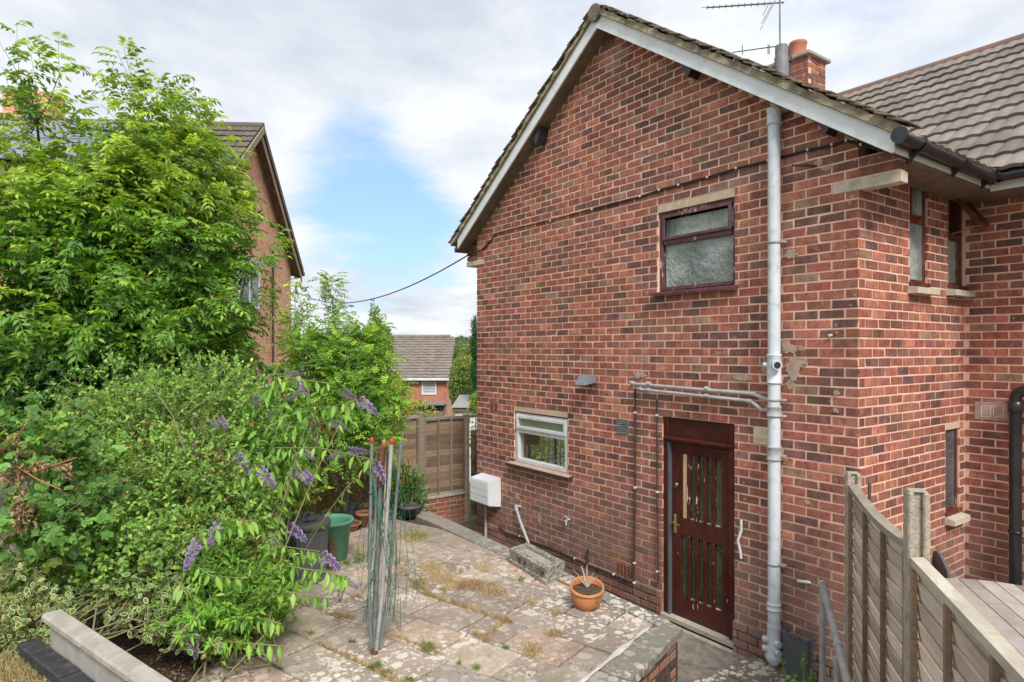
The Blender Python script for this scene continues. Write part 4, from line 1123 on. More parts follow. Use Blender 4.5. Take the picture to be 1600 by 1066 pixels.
vent(G, 1178, 1202, 668, 694, 'cream_vent', 'cream_plastic', 'cream_plastic', 12, 'cream plastic vent beside the soil pipe')
def airbrick(px0, px1, py0, py1, nx, ny):
    A = on_y(px0, (py0+py1)/2, GY); B = on_y(px1, (py0+py1)/2, GY); z0_, z1_ = on_y((px0+px1)/2, py1, GY).z, on_y((px0+px1)/2, py0, GY).z
    mb = MB(); mb.box(A.x, GY-.003, z0_, B.x, GY+.02, z1_); v = mb.build('air_brick', M['terracotta2'], house); dx = (B.x-A.x)/nx; dz = (z1_-z0_)/ny; mb = MB()
    for i in range(nx):
        for j in range(ny): mb.box(A.x+dx*(i+.22), GY-.0045, z0_+dz*(j+.22), A.x+dx*(i+.78), GY-.001, z0_+dz*(j+.78))
    mb.build('hole', M['black'], v)
airbrick(940, 960, 56, 77, 6, 4); airbrick(766, 778, 630, 643, 2, 5); airbrick(964, 985, 882, 902, 4, 5)
mb = MB(); G.box(mb, gs(on_y(962,872,GY).x), gs(on_y(986,872,GY).x), -.01, .0, on_y(974,879,GY).z, on_y(974,868,GY).z); mb.build('cement_patch', M['terracotta'], house)
# vent grille and black pipe on the far wall
A0 = on_y(1523, 642, FYW); B0 = on_y(1577, 642, FYW)
mb = MB(); mb.cbox((A0.x, FYW-.006, on_y(1550, 657, FYW).z), (B0.x-A0.x,0,0), (0,.02,0), (0,0,on_y(1550,629,FYW).z-on_y(1550,657,FYW).z), .003); cp = mb.build('cement_surround', M['cement'], house)
vent(Fw, 1533, 1549, 633, 652, 'wall_grille', 'white', 'steel', 8, 'pale twin wall grille left of the black downpipe', frame=.006); vent(Fw, 1552, 1569, 633, 652, 'wall_grille', 'white', 'steel', 8, 'second half of the pale wall grille', frame=.006)
q = on_y(1586, 612, FYW-.1); mb = MB(); mb.tube([(q.x, FYW-.09, -3.0), (q.x, FYW-.09, q.z-.06), (q.x+.02, FYW-.09, q.z-.015), (q.x+.06, FYW-.09, q.z+.01), (q.x+1.2, FYW-.09, q.z+.04)], .052, 18); bp = mb.build('black_downpipe', M['black'], house); bp['label'] = 'black plastic pipe with an elbow down the far wall'
mb = MB(); mb.lathe((q.x, FYW-.09, q.z-.20), [(.053,0),(.062,.003),(.062,.10),(.053,.105)], 18); mb.build('pipe_collar', M['black'], bp)
mb = MB(); mb.lathe((q.x, FYW-.09, on_y(1590,830,FYW).z), [(.053,0),(.058,.0),(.058,.02),(.053,.02)], 18); mb.build('pipe_collar', M['black'], bp)
mb = MB(); zz_ = on_y(1590,827,FYW).z; mb.tube([(q.x+.05, FYW-.09, zz_), (q.x+.13, FYW-.02, zz_)], .006, 6); mb.build('pipe_bracket', M['black'], bp)

# overhead cable clipped across the gable, and its span to the left
cab = [(765,378),(775,366),(800,358),(860,345),(925,327),(1000,307),(1030,297),(1060,289),(1105,277),(1150,263),(1200,251),(1262,234),(1300,226),(1322,219),(1345,226),(1375,233),(1402,236)]
mb = MB(); mb.tube([on_y(x, y, GY-.012) for x, y in cab], .0075, 6); cb = mb.build('wall_cable', M['cable'], house); cb['label'] = 'black cable clipped across the gable wall'
mb = MB(); mb.tube([on_y(x, y+2.2, GY-.012) for x, y in cab[4:]], .0055, 6); mb.build('second_cable', M['cable'], cb)
for (x, y) in cab[3:15]:
    q = on_y(x, y, GY-.014); c_ = MB(); c_.cbox(q+Vector((-.01,-.012,-.012)), (.02,0,0), (0,.014,0), (0,0,.024), .003); c_.build('cable_clip', M['clip'], cb)
pA = on_y(740, 395, GY+.0)+Vector((-.02,-.02,0)); pB = at(456, 451, 21)
pts = []
for i in range(31):
    t = i/30; p = pA.lerp(pB, t); p.z -= 4*.62*t*(1-t); pts.append(p)
mb = MB(); mb.tube([on_y(765,378,GY-.012), on_y(752,392,GY-.012), pA]+pts[1:], .011, 6); tag(mb.build('overhead_wire', M['cable'], None), 'black wire sagging through the air from the gable to the left', 'wire')
# cement patches, old holes, wall plugs
pr = random.Random(9)
def patch(px, py, w, h, mat='cement'):
    c = on_y(px, py, GY); n = 26; vs = []; k = 1/ (GY/ray(px,py).y/ (F))/1.0
    s = (GY/ray(px, py).y)/F
    for i in range(n):
        a = 2*math.pi*i/n; rr_ = pr.uniform(.62, 1.15); vs.append((c.x+math.cos(a)*w*s*rr_*.62, GY-.0025-len(COL.objects)%97*.00006, c.z+math.sin(a)*h*s*rr_*.5))
    mb = MB(); mb.prism(vs, (0, .01, 0)); mb.build('cement_patch', M[mat], house)
for a in ((1240,575,22,42),(1250,568,18,12),(1236,545,26,14),(1160,590,30,12),(1000,586,22,12),(1008,602,12,10),(1196,572,10,26),(1236,398,20,16),(1308,520,4,0.1+4),(1252,544,8,8),(1307,614,9,9),(1306,642,8,8),
          (1228,540,16,22),(1235,600,14,16),(1006,548,8,9),(1279,255,12,12),(1290,263,16,8),(1210,300,10,6),(1152,283+160,8,8),(845,213,10,8),(1080,128,10,8),(1298,208,10,12),(1258,566,6,14),(1226,718,8,6),(1262,785,8,8),(808,776,11,10),(843,810,9,16),(1012,187,5,5),(1041,240,4,4),(1135,345,4,4),(1033,95+5,4,6)):
    patch(*a)
patch(1174, 593, 14, 8, 'terracotta')
mb = MB(); q = on_y(1250,262,GY); mb.tube([(q.x, GY-.13, q.z+.0), (q.x+.16, GY+.01, q.z-.02)], .011, 8); mb.build('pipe_stub', M['darkpipe'], house)
mb = MB(); q = on_y(1160, 812, GY); pp = [(q.x, GY-.02, q.z), (q.x+.01, GY-.03, q.z-.1), (q.x-.03, GY-.03, q.z-.2), (q.x-.005, GY-.025, q.z-.30), (q.x+.0, GY-.02, q.z-.37)]; mb.tube(pp, .014, 10); mb.build('bare_cable_tail', M['clip'], house)
mb = MB(); q = on_y(1266, 911, GY); mb.tube([(q.x, GY+.01, q.z), (q.x-.08, GY-.07, q.z+.01)], .014, 10); mb.build('overflow_pipe', M['white'], house)
q = on_y(1306, 526-2, GY); mb = MB(); mb.tube([(q.x-.04, GY+.01, q.z), (q.x-.04, GY-.03, q.z)], .012, 8); mb.build('wall_plug', M['white'], house)
# mortar streak beneath chimney, slipped tile
mb = MB(); mb.cbox(on_y(1548, 246, 7.42), Vector((.34,0,0)), up*.2, nrm*.012, .003); mb.build('slipped_tile', M['white_board'], roof2)
print('house done', len(allb))
# ------------------------------------------------------------------ ground
def setting(o): o['kind'] = 'structure'; return o
def ground_height(d):
    if d < 13: return -3.12
    if d < 45: return -3.12-(d-13)/32*5.6
    if d < 260: return -8.72
    if d < 900: return -8.72+(d-260)/640*20
    return 11.3+(d-900)*.002
mb = MB(); rings = [0,4,8,13,18,24,30,38,45,60,90,130,180,260,340,430,520,640,760,900,1200,1800,3000]; NA = 72; vs = []
for d in rings:
    for k in range(NA):
        w = 2*math.pi*k/NA; x, y = math.cos(w)*d, math.sin(w)*d
        f = x*FX+y*FY; hh = ground_height(max(d, 0)) if d > 13 else -3.12
        bumpy = (math.sin(w*9+d*.01)*3+math.sin(w*23)*1.6)*min(1, max(0, (d-400)/500))
        vs.append((x, y, hh+bumpy))
fs = [(i*NA+k, i*NA+(k+1) % NA, (i+1)*NA+(k+1) % NA, (i+1)*NA+k) for i in range(len(rings)-1) for k in range(NA)]
mb.add(vs, fs); setting(mb.build('ground', M['ground']))

# ------------------------------------------------------------------ terrace on its own grid
q1 = Vector((-.952, -.306, 0)).normalized(); q2 = Vector((.306, -.952, 0)).normalized()     # along the rows, across them
def gp(a, b, z=TZ): return q1*a+q2*b+Vector((0, 0, z))
def ga(p): return (Vector((p[0],p[1],0)).dot(q1), Vector((p[0],p[1],0)).dot(q2))
def clip(poly, n, c):
    """keep the side where dot(p, n) <= c"""
    out = []
    for i in range(len(poly)):
        a, b = poly[i], poly[(i+1) % len(poly)]; da, db = a[0]*n[0]+a[1]*n[1]-c, b[0]*n[0]+b[1]*n[1]-c
        if da <= 0: out.append(a)
        if (da < 0 < db) or (db < 0 < da):
            t = da/(da-db); out.append((a[0]+(b[0]-a[0])*t, a[1]+(b[1]-a[1])*t))
    return out
YE = 4.44                                       # inner edge of the house side coping
EDGE = 2.42                                     # inner edge of the end coping on the grid
tpoly = [gp(2.20, -5.42), gp(2.20, -1.72), gp(9.2, -1.72), gp(9.2,-4.0), Vector((-8.86, 4.70, 0)), Vector((-3.80, 4.56, 0))]
mb = MB(); mb.prism([(p[0], p[1], TZ-.055) for p in tpoly], (0, 0, -.6)); terr = setting(mb.build('terrace', M['soil']))
rows = [-6.60, -6.08, -5.63, -5.18, -4.73, -4.285, -3.855, -3.42, -2.97, -2.52, -2.07, -1.72]
SC = [((.37,.305,.25), 3), ((.42,.345,.28), 2), ((.46,.345,.27), 1.5), ((.31,.26,.22), 2), ((.49,.40,.32), 1)]
def stone_tone(r, table=SC):
    x = r.random()*sum(w for _, w in table)
    for c, w in table:
        if x < w: break
        x -= w
    k = r.uniform(.9, 1.1); return (c[0]*k, c[1]*k, c[2]*k)
def slab(poly, z, th, par, r, name='paving_slab', ch=.010, mat='slab', tone=None, tilt=.004):
    if len(poly) < 3: return None
    A = 0
    for i in range(len(poly)): a, b = poly[i], poly[(i+1) % len(poly)]; A += a[0]*b[1]-a[1]*b[0]
    if abs(A)/2 < .006: return None
    if A < 0: poly = poly[::-1]
    cx_, cy_ = sum(p[0] for p in poly)/len(poly), sum(p[1] for p in poly)/len(poly)
    rad = max(math.hypot(p[0]-cx_, p[1]-cy_) for p in poly)
    sx_, sy_ = r.uniform(-tilt, tilt)*2.2, r.uniform(-tilt, tilt)*2.2; dz = r.uniform(-.007, .005)
    def ins(p, d):
        k = 1-d/rad; return (cx_+(p[0]-cx_)*k, cy_+(p[1]-cy_)*k)
    # wobble the edges a little
    pts = []
    for i in range(len(poly)):
        a, b = poly[i], poly[(i+1) % len(poly)]; L = math.hypot(b[0]-a[0], b[1]-a[1]); n = max(1, int(L/.13))
        for k in range(n):
            t = k/n; j = 0 if k == 0 else r.uniform(-.004, .004); pts.append((a[0]+(b[0]-a[0])*t+j, a[1]+(b[1]-a[1])*t+j))
    n = len(pts); top = [ins(p, ch+.006+r.uniform(0,.004)) for p in pts]; mid = [ins(p, .006) for p in pts]
    zt = lambda p: z+dz+sx_*(p[0]-cx_)+sy_*(p[1]-cy_)
    vs = [(p[0], p[1], z-th) for p in mid]+[(p[0], p[1], zt(p)-ch) for p in mid]+[(p[0], p[1], zt(p)) for p in top]
    fs = []
    for i in range(n):
        j = (i+1) % n; fs += [(i, j, n+j, n+i), (n+i, n+j, 2*n+j, 2*n+i)]
    fs.append(tuple(range(2*n, 3*n)))
    m = MB(); m.add(vs, fs); t = tone or stone_tone(r); m.c = [(*t, 1)]*len(vs)
    return m.build(name, M[mat], par)
r = random.Random(12)
for j in range(len(rows)-1):
    b0, b1 = rows[j]+.006, rows[j+1]-.006
    a = EDGE+[.32, .47, .30, .33, .58, .22, .60, .25, .62, .35, .5, .3][j]
    edges = [EDGE+.006]; a = EDGE+[.60,.30,.34,.62,.29,.62,.44,.35,.60,.28,.5,.4][j]
    while a < 9.3: edges.append(a); a += r.choice((.60,.60,.60,.61,.45,.60))
    for a0, a1 in zip(edges[:-1], edges[1:]):
        poly = [gp(a0+.006, b0), gp(a1-.006, b0), gp(a1-.006, b1), gp(a0+.006, b1)]; poly = [(p.x, p.y) for p in poly]
        poly = clip(poly, (0, 1), YE-.004); poly = clip(poly, (-1, 0), 8.80)
        slab(poly, TZ, .05, terr, r)
# coping: along the house side, and the end of the terrace
x = -8.86
while x < -4.0:
    L = r.uniform(.50, .64) if x < -5.2 else r.uniform(.6, .8); x1 = min(x+L, -3.92)
    if -3.92-x1 < .25: x1 = -3.92
    o_ = 4.745+(x+8.86)*-.028; o2 = 4.745+(x1+8.86)*-.028
    slab([(x+.003, YE+.003), (x1-.003, YE+.003), (x1-.003, o2), (x+.003, o_)], TZ+.012, .07, terr, r, 'coping_slab', .010, 'slab', tone=(.27*r.uniform(.9,1.1),.245,.215)); x = x1
P0, P1 = gp(EDGE, -5.36), gp(EDGE, -1.72)
cor = (-3.755, 4.58)
pe = [gp(EDGE-.006, -5.30), gp(EDGE-.006, -4.42), gp(2.14, -4.42)]
slab([(-3.915, YE+.003), (-3.915, 4.60), cor, (pe[2].x, pe[2].y), (pe[1].x, pe[1].y), (pe[0].x, pe[0].y)], TZ+.012, .07, terr, r, 'coping_slab', .012, 'slab', tone=(.25*r.uniform(.9,1.1),.225,.195))
b = -4.41
while b < -1.9:
    b1 = min(b+.9, -1.72); slab([(p.x, p.y) for p in (gp(EDGE-.006, b), gp(EDGE-.006, b1), gp(2.13, b1), gp(2.13, b))], TZ+.012, .07, terr, r, 'coping_slab', .012, 'slab', tone=(.25*r.uniform(.9,1.1),.225,.195)); b = b1+.006
# pale mortar line beside the end coping
mb = MB(); n = 46; vs = []
for i in range(n+1):
    bb = -5.34+(3.5*i/n); w = .022+r.uniform(-.012, .016); p, q = gp(EDGE-w*.9, bb, TZ+.016), gp(EDGE+w, bb, TZ+.011); vs += [p, q]
mb.add(vs, [(2*i, 2*i+1, 2*i+3, 2*i+2) for i in range(n)]); mb.build('mortar_line', M['clip'], terr)
# brick faces under the coping
RB = [((.50,.125,.06), 3), ((.56,.18,.09), 2), ((.38,.15,.10), 1), ((.56,.30,.21), 1)]
tones = lambda rr_: stone_tone(rr_, RB)
endw = WF(gp(2.20, -5.40, 0), q2, -q1)
mb = MB(); endw.box(mb, 0, 3.6, -.12, -.008, -3.1, TZ-.058); mb.build('wall_core', M['cement'], terr)
def rects_for(L, z0, z1, jitter, r_):
    out = []; z = z1-.073; k = 0
    while z > z0:
        a = -(BL/2 if k % 2 else .03)
        while a < L:
            p, q = max(a+.006, 0), min(a+BL-.006, L)
            if q-p > .04: out.append((p, q, z, z+.068))
            a += BL
        z -= .080; k += 1
    return out
rb = random.Random(4)
def brick_parts(wf, rects, par, tonef, rough=.004, mat='brick'):
    for (p, q, zl, zh) in rects:
        vs, fs = brick_geo(q-p, zh-zl, D=.04, ch=.007, r=rb); m = MB(); dd = rb.uniform(-rough, rough); t = tonef(rb)
        m.add([wf.P(p+x, dd-y, zl+z) for x, y, z in vs], fs); m.c = [(*t, 1)]*len(vs); m.build('brick', M[mat], par)
brick_parts(endw, rects_for(1.35, -3.08, TZ-.062, 0, rb), terr, tones, .007)
hw = WF((-8.84, 4.70, 0), Vector((1, -.0277, 0)).normalized(), Vector((.0277, 1, 0)).normalized())
mb = MB(); hw.box(mb, 0, 5.0, -.1, -.0, -3.1, TZ-.058); mb.build('wall_core', M['cement'], terr)

# ------------------------------------------------------------------ path below, slabs and rough concrete by the door
mb = MB(); mb.add([(-9.8, 4.4, PZ-.045), (4, -2, PZ-.045), (4, 7.7, PZ-.045), (-9.8, 5.5, PZ-.045)], [(0,1,2,3)]); mb2 = mb
path = setting(mb.build('path', M['tarmac']))
r = random.Random(31)
GT = [((.20,.175,.125), 3), ((.24,.21,.15), 2), ((.16,.155,.10), 2)]
fd = Vector((-.61, .79, 0)).normalized(); fn = Vector((fd.y, -fd.x, 0))
o0 = on_z(1118, 1008, PZ)
for j in range(-2, 5):
    for i in range(-3, 9):
        c0 = Vector((o0.x, o0.y, 0))+fn*(i*.46+.0)-fd*(j*.46)
        c0 = Vector((-3.62, 5.40, 0))+Vector((1,-.05,0))*(i*.455)+Vector((-.05,-1,0))*(j*.455)
        poly = [(c0.x+.005, c0.y-.005), (c0.x+.45, c0.y-.03), (c0.x+.425, c0.y-.48), (c0.x-.02, c0.y-.455)]
        poly = clip(poly, (0, 1), GY-.01); poly = clip(poly, (-1, 0), 3.66 if j > 0 else 3.70)
        if c0.x < -3.7 and j < 1: continue
        poly = clip(poly, (fn.x, fn.y), fn.dot(Vector((-2.60, 5.2, 0))))
        slab(poly, PZ, .04, path, r, 'paving_slab', .008, 'slab', tone=stone_tone(r, GT))

# ------------------------------------------------------------------ low wall with coping at the left, lawn and dark bricks
_c = [on_z(x, y, -1.582) for x, y in ((100,952),(287,1066),(75,962),(217,1066))]
ld = ((_c[1]-_c[0]).normalized()+(_c[3]-_c[2]).normalized()).normalized(); ln_ = Vector((ld.y, -ld.x, 0))
if ln_.dot(_c[2]-_c[0]) < 0: ln_ = -ln_
CWD = ((_c[3]-_c[1]).dot(ln_)+(_c[2]-_c[0]).dot(ln_))/2          # coping width
lw0 = _c[0]-Vector((0,0,_c[0].z))+ln_*.12; LW = WF(lw0, ld, ln_); CE = CWD-.12
print('coping width', CWD)
lowwall = empty('low_wall', lw0+Vector((0,0,-2.4)), 'low pale block wall with a flat stone coping between the lawn and the terrace', 'garden wall')
mb = MB(); LW.cbox(mb, .02, 4.0, -.09, CE-.035, -2.55, -1.634, .004); mb.build('block', M['block'], lowwall)
a = -.03
for L in (.60, .585, .6, .6, .6, .6):
    mb = MB(); LW.cbox(mb, a, a+L-.008, -.12, CE, -1.632, -1.582, .012); mb.build('coping_stone', M['coping'], lowwall); a += L
mb = MB(); mb.add([LW.P(.0, CE-.032, -1.84), LW.P(4.5, CE-.032, -1.84), LW.P(4.5, 5, -1.84), LW.P(-6, 5, -1.84), LW.P(-6, -.12, -1.86), LW.P(-.035, -.12, -1.86), LW.P(-.035, CE-.032, -1.84)], [(0,1,2,3,4,5,6)][::1])
lawn = setting(mb.build('lawn', M['lawn']))
mb = MB(); mb.add([LW.P(-6, -.12, -1.861), LW.P(-6, -1.1, -2.5), LW.P(.02, -1.0, -2.5), LW.P(.02, -.12, -1.861)], [(0,1,2,3)]); mb.build('planted_bank', M['soil'], lawn)
a = -.17
for i in range(9):
    mb = MB(); LW.cbox(mb, a, a+.215, CE-.03, CE+.08, -2.0, -1.765+rnd.uniform(-.004,.004), .007); mb.build('edging_brick', M['engbrick'], lowwall); a += .226
# soil bed against the low wall and the bushes
mb = MB(); vs = []; n = 14
bed = [gp(4.35,-1.72,0), gp(4.65,-2.15,0), gp(4.95,-2.75,0), gp(5.15,-3.5,0), gp(6.4,-4.6,0), gp(8.9,-5.2,0), gp(13,-4.5,0), gp(12.5,-1.0,0), gp(8,-.6,0), gp(5.2,-1.68,0)]
cz = TZ+.07; mb.add([(p.x, p.y, TZ+.006) for p in bed]+[(sum(p.x for p in bed)/10, sum(p.y for p in bed)/10, TZ+.16)], [(i, (i+1) % 10, 10) for i in range(10)]); setting(mb.build('soil_bed', M['soil']))

# ------------------------------------------------------------------ right hand fence: concrete posts and lap panels
post1, post2 = cw(2.70, 5.12), cw(2.19, 3.5)
fdir = (post1-post2); seg = fdir.length; fdir.normalize(); fnorm = Vector((-fdir.y, fdir.x, 0))   # towards the terrace?
if fnorm.dot(Vector((-3, 3, 0))-post2) < 0: fnorm = -fnorm
post3 = post2-fdir*(seg+.02)
def conc_post(c, top, lab):
    e = empty('concrete_post', (c.x, c.y, -2.95), lab, 'fence post', 'concrete fence posts')
    mb = MB(); h = top+3.0; w = .052; g = .022
    # H section: two flanges and a web, weathered top
    for s_ in (-1, 1):
        o = c+fnorm*(s_*.036)-fdir*w-fnorm*.016; mb.cbox(Vector((o.x, o.y, -3.0)), fdir*2*w, fnorm*.032, (0,0,h), .008)
    o = c-fdir*.024-fnorm*.022; mb.box(0,0,0,0,0,0) if False else mb.cbox(Vector((o.x, o.y, -3.0)), fdir*.048, fnorm*.044, (0,0,h-.004), .004)
    mb.build('post_shaft', M['post'], e)
    mb = MB(); o = c-fdir*w*.8-fnorm*.045; mb.cbox(Vector((o.x, o.y, -3.0+h-.004)), fdir*1.6*w, fnorm*.09, (0,0,.012), .005); mb.build('post_top', M['post'], e)
    return e
conc_post(post1, -.985, 'concrete fence post standing at the corner of the brick house')
conc_post(post2, -.770, 'nearer concrete fence post between the two right hand panels')
conc_post(post3, -.60, 'concrete fence post at the near end of the right hand fence')
def lap_panel(p0, p1, ztop, lab, group, near=True, H=1.80, nsl=17, wood='fence_near', rail='fence_rail', bat='fence_batten', sag=0., nb=4, nrm_=None, sd=1, flip=1, bmat=None):
    """p0 -> p1 ground line; horizontal lapped slats, frame battens on the nrm_ side"""
    r = random.Random(sd); d = (p1-p0); L = d.length; d = d.normalized(); nrm_ = nrm_ or fnorm
    e = empty('fence_panel', (p0.x, p0.y, ztop-H), lab, 'fence panel', group)
    sh = (H-.05)/nsl*1.28; st = (H-.05)/nsl
    for i in range(nsl):
        z0 = ztop-.045-st*(i+1); vs = []; n = 10; m = MB()
        ph_, am = r.uniform(0, 6), r.uniform(.003, .010)
        for k in range(n+1):
            x = L*k/n; sg = -sag*math.sin(math.pi*k/n)*(1 if i < nsl*.75 else .6)
            w1 = am*math.sin(x*5+ph_)+r.uniform(-.003, .003); q = p0+d*x
            b0 = q-nrm_*.004; b1 = q+nrm_*.020
            vs += [Vector((b0.x, b0.y, z0+w1+sg)), Vector((b1.x, b1.y, z0+sh+sg)), Vector((b0.x, b0.y, z0+w1+sg))-nrm_*.008, Vector((b1.x, b1.y, z0+sh+sg+w1*.5))-nrm_*.014]
        fs = []
        for k in range(n):
            a = 4*k; fs += [(a, a+4, a+5, a+1), (a+2, a+3, a+7, a+6), (a, a+2, a+6, a+4), (a+1, a+5, a+7, a+3)]
        m.add(vs, fs); m.build('slat', M[wood], e)
    def vbat(x, w, dp, name='batten', mat=bat, off=.018):
        o = p0+d*(x-w/2)+nrm_*off; m = MB(); m.cbox(Vector((o.x, o.y, ztop-H)), d*w, nrm_*dp, (0,0,H-.048-sag*math.sin(math.pi*min(1,max(0,x/L)))), .003); m.build(name, M[mat], e)
    for k in range(nb+1):
        x = .02+(L-.04)*k/nb; vbat(x, .030 if 0 < k < nb else .036, .028)
    m = MB(); n = 8
    prof = [(0, 0), (.062, 0), (.062, .042), (0, .050)]
    vs = []
    for k in range(n+1):
        x = L*k/n; sg = -sag*math.sin(math.pi*k/n); q = p0+d*x-nrm_*.02
        for (a_, b_) in prof: v = q+nrm_*a_; vs.append(Vector((v.x, v.y, ztop-.045+b_+sg)))
    fs = [(4*k+i, 4*k+(i+1) % 4, 4*k+4+(i+1) % 4, 4*k+4+i) for k in range(n) for i in range(4)]+[(0,1,2,3), (4*n+3,4*n+2,4*n+1,4*n)]
    m.add(vs, fs); m.build('top_rail', M[rail], e)
    m = MB(); o = p0-nrm_*.0+nrm_*.001; m.cbox(Vector((o.x, o.y, ztop-H)), d*L, nrm_*.04, (0,0,.04), .003); m.build('bottom_rail', M[rail], e)
    return e
lap_panel(post2+fdir*.055, post1-fdir*.055, -1.065, 'weathered lap fence panel between the two concrete posts, its top sagging', 'fence panels right of the terrace', sag=.045, nb=3, sd=3)
lap_panel(post3+fdir*.055, post2-fdir*.055, -1.115, 'weathered lap fence panel nearest the camera with a pale top rail', 'fence panels right of the terrace', nb=3, sd=4)
mb = MB(); q = on_z(1337, 940, -1.5); o = post1+fdir*.03+fnorm*-.06; mb.tube([(o.x+.07, o.y-.02, -1.6), (o.x+.08, o.y-.02, -1.05)], .012, 6); tag(mb.build('wooden_cane', M['bark']), 'thin wooden cane behind the post at the house corner', 'cane')

# neighbour's table and chair beyond the fence
tb = empty('garden_table', (-1.75, 6.25, -2.9), 'large oval silver grey timber garden table beyond the fence', 'table')
tz = -2.12; tc = Vector((-1.62, 6.02, tz)); ta, tbb = 1.15, 1.0
sdn = Vector((.61, -.79, 0)); sn2 = Vector((.79, .61, 0)); n = 14; w = 2*tbb/n
for i in range(n):
    y0, y1 = -tbb+w*i+.005, -tbb+w*(i+1)-.005
    poly = []
    for y in (y0, y1):
        pass
    def hx(y): return ta*math.sqrt(max(0.02, 1-(y/tbb)**2))
    ys = [y0+(y1-y0)*k/4 for k in range(5)]
    pts = [(-hx(y), y) for y in ys]+[(hx(y), y) for y in ys[::-1]]
    mb = MB(); mb.prism([tc+sdn*a+sn2*b for a, b in pts], (0,0,-.028)); mb.build('plank', M['table'], tb)
mb = MB(); N_ = 48; ringv = []
for k in range(N_):
    w_ = 2*math.pi*k/N_; p = tc+sdn*(math.cos(w_)*ta*.97)+sn2*(math.sin(w_)*tbb*.97); ringv.append(p-Vector((0,0,.03)))
mb.prism(ringv, (0,0,-.03)); mb.build('rim', M['table'], tb)
for a, b in ((.75,.6),(.75,-.6),(-.75,.6),(-.75,-.6)):
    mb = MB(); p = tc+sdn*a+sn2*b; mb.cbox(Vector((p.x-.03, p.y-.03, -2.95)), (.06,0,0), (0,.06,0), (0,0,.77), .004); mb.build('leg', M['table'], tb)
ch = empty('garden_chair', (-2.35, 6.9, -2.9), 'grey garden chair with a curved back between the table and the brick wall', 'chair')
p = on_y(1462, 872, 6.9); bx_, bz_ = p.x, p.z
mb = MB(); n = 10; vs = []
c0 = on_y(1447, 898, 6.95); c1 = on_y(1481, 898, 6.75)
prof = [(0,.12),(.15,.16),(.35,.205),(.5,.20),(.65,.16),(.8,.09),(.95,.02),(1,-.02)]
pts = [c0.lerp(c1, u)+Vector((0,0,h+.02)) for u, h in prof]
mb.prism([c0-Vector((0,0,.5))]+pts+[c1-Vector((0,0,.5))], (.012, .03, 0)); mb.build('backrest', M['slate_plastic'], ch)
mb = MB(); mb.cbox((c0.x, c0.y-.3, -2.47), (.42,0,0), (0,.4,0), (0,0,.03), .005); mb.build('seat', M['slate_plastic'], ch)
for dx in (0, .40):
    for dy in (-.28, .08): mb = MB(); mb.cbox((c0.x+dx, c0.y+dy, -2.95), (.03,0,0), (0,.03,0), (0,0,.48), .003); mb.build('leg', M['slate_plastic'], ch)
# grey handrail pipe
hr = empty('handrail', on_z(1300, 1060, PZ), 'grey tubular handrail running down beside the lap fence', 'handrail')
h0, h1, h2 = at(1285, 912, 4.9), at(1310, 1010, 4.15), at(1340, 1130, 3.45)
mb = MB(); mb.tube([h0-Vector((0,0,.02)), h0, h1, h2], .024, 16); mb.build('rail', M['grey_pipe'], hr)
mb = MB(); mb.tube([h0-Vector((0,0,.03)), (h0.x, h0.y, -2.92)], .021, 14); mb.build('support_post', M['grey_pipe'], hr)
for a_ in (h0.lerp(h1, .02), h1): mb = MB(); dd_ = (h1-h0).normalized(); mb.tube([a_-dd_*.018, a_+dd_*.018], .031, 16); mb.build('rail_fitting', M['grey_pipe'], hr)
q = at(1307, 1030, 4.3); mb = MB(); mb.cbox(q+Vector((-.02,-.02,-.05)), (.04,0,0), (0,.04,0), (0,0,.07), .008); mb.tube([q, (q.x, q.y, -2.92)], .018, 10); mb.build('second_support', M['grey_pipe'], hr)
# open black hopper beside the pipe foot
hb = empty('open_plastic_bin', on_z(1245, 1050, PZ), 'open charcoal plastic box standing against the wall at the foot of the soil pipe', 'plastic box')
H0, H1, H2 = on_z(1224, 1052, PZ), on_z(1262, 1072, PZ), on_z(1281, 1058, PZ)
zt0 = at(1220, 981, H0.length and (H0.x*FX+H0.y*FY)).z
def bq(a, b, z): return H0+(H1-H0)*a+Vector((H2.x-H1.x, H2.y-H1.y, 0))*1.0*b+Vector((0,0,z))
hh = .375
mb = MB(); t = .025
wl = [(0,0),(1,0),(1,1),(0,1)]
outer_b = [bq(a, b, 0) for a, b in wl]; outer_t = [bq(a*1.06-.03, b*1.06-.03, hh) for a, b in wl]; inner_t = [bq(.03+a*.94, .05+b*.90, hh) for a, b in wl]; inner_b = [bq(.05+a*.9, .07+b*.86, .03) for a, b in wl]
vs = outer_b+outer_t+inner_t+inner_b
fs = [(i, (i+1) % 4, 4+(i+1) % 4, 4+i) for i in range(4)]+[(4+i, 4+(i+1) % 4, 8+(i+1) % 4, 8+i) for i in range(4)]+[(8+i, 8+(i+1) % 4, 12+(i+1) % 4, 12+i) for i in range(4)]+[(12,13,14,15), (3,2,1,0)]
mb.add(vs, fs); mb.build('box_body', M['slate_plastic'], hb)
mb = MB(); q = bq(.62, -.02, hh-.02); mb.cbox(q, (H1-H0)*.1, (0,-.012,0), (0,0,.05), .003); mb.build('catch', M['slate_plastic'], hb)
mb = MB(); mb.tube([bq(.0,-.01,hh), bq(1.0,-.01,hh)], .008, 6); mb.tube([bq(1.0,-.01,hh), bq(1.02,1,hh)], .008, 6); mb.tube([bq(.96,-.01,.0), bq(.99,-.01,hh)], .006, 6); mb.build('rim', M['slate_plastic'], hb)

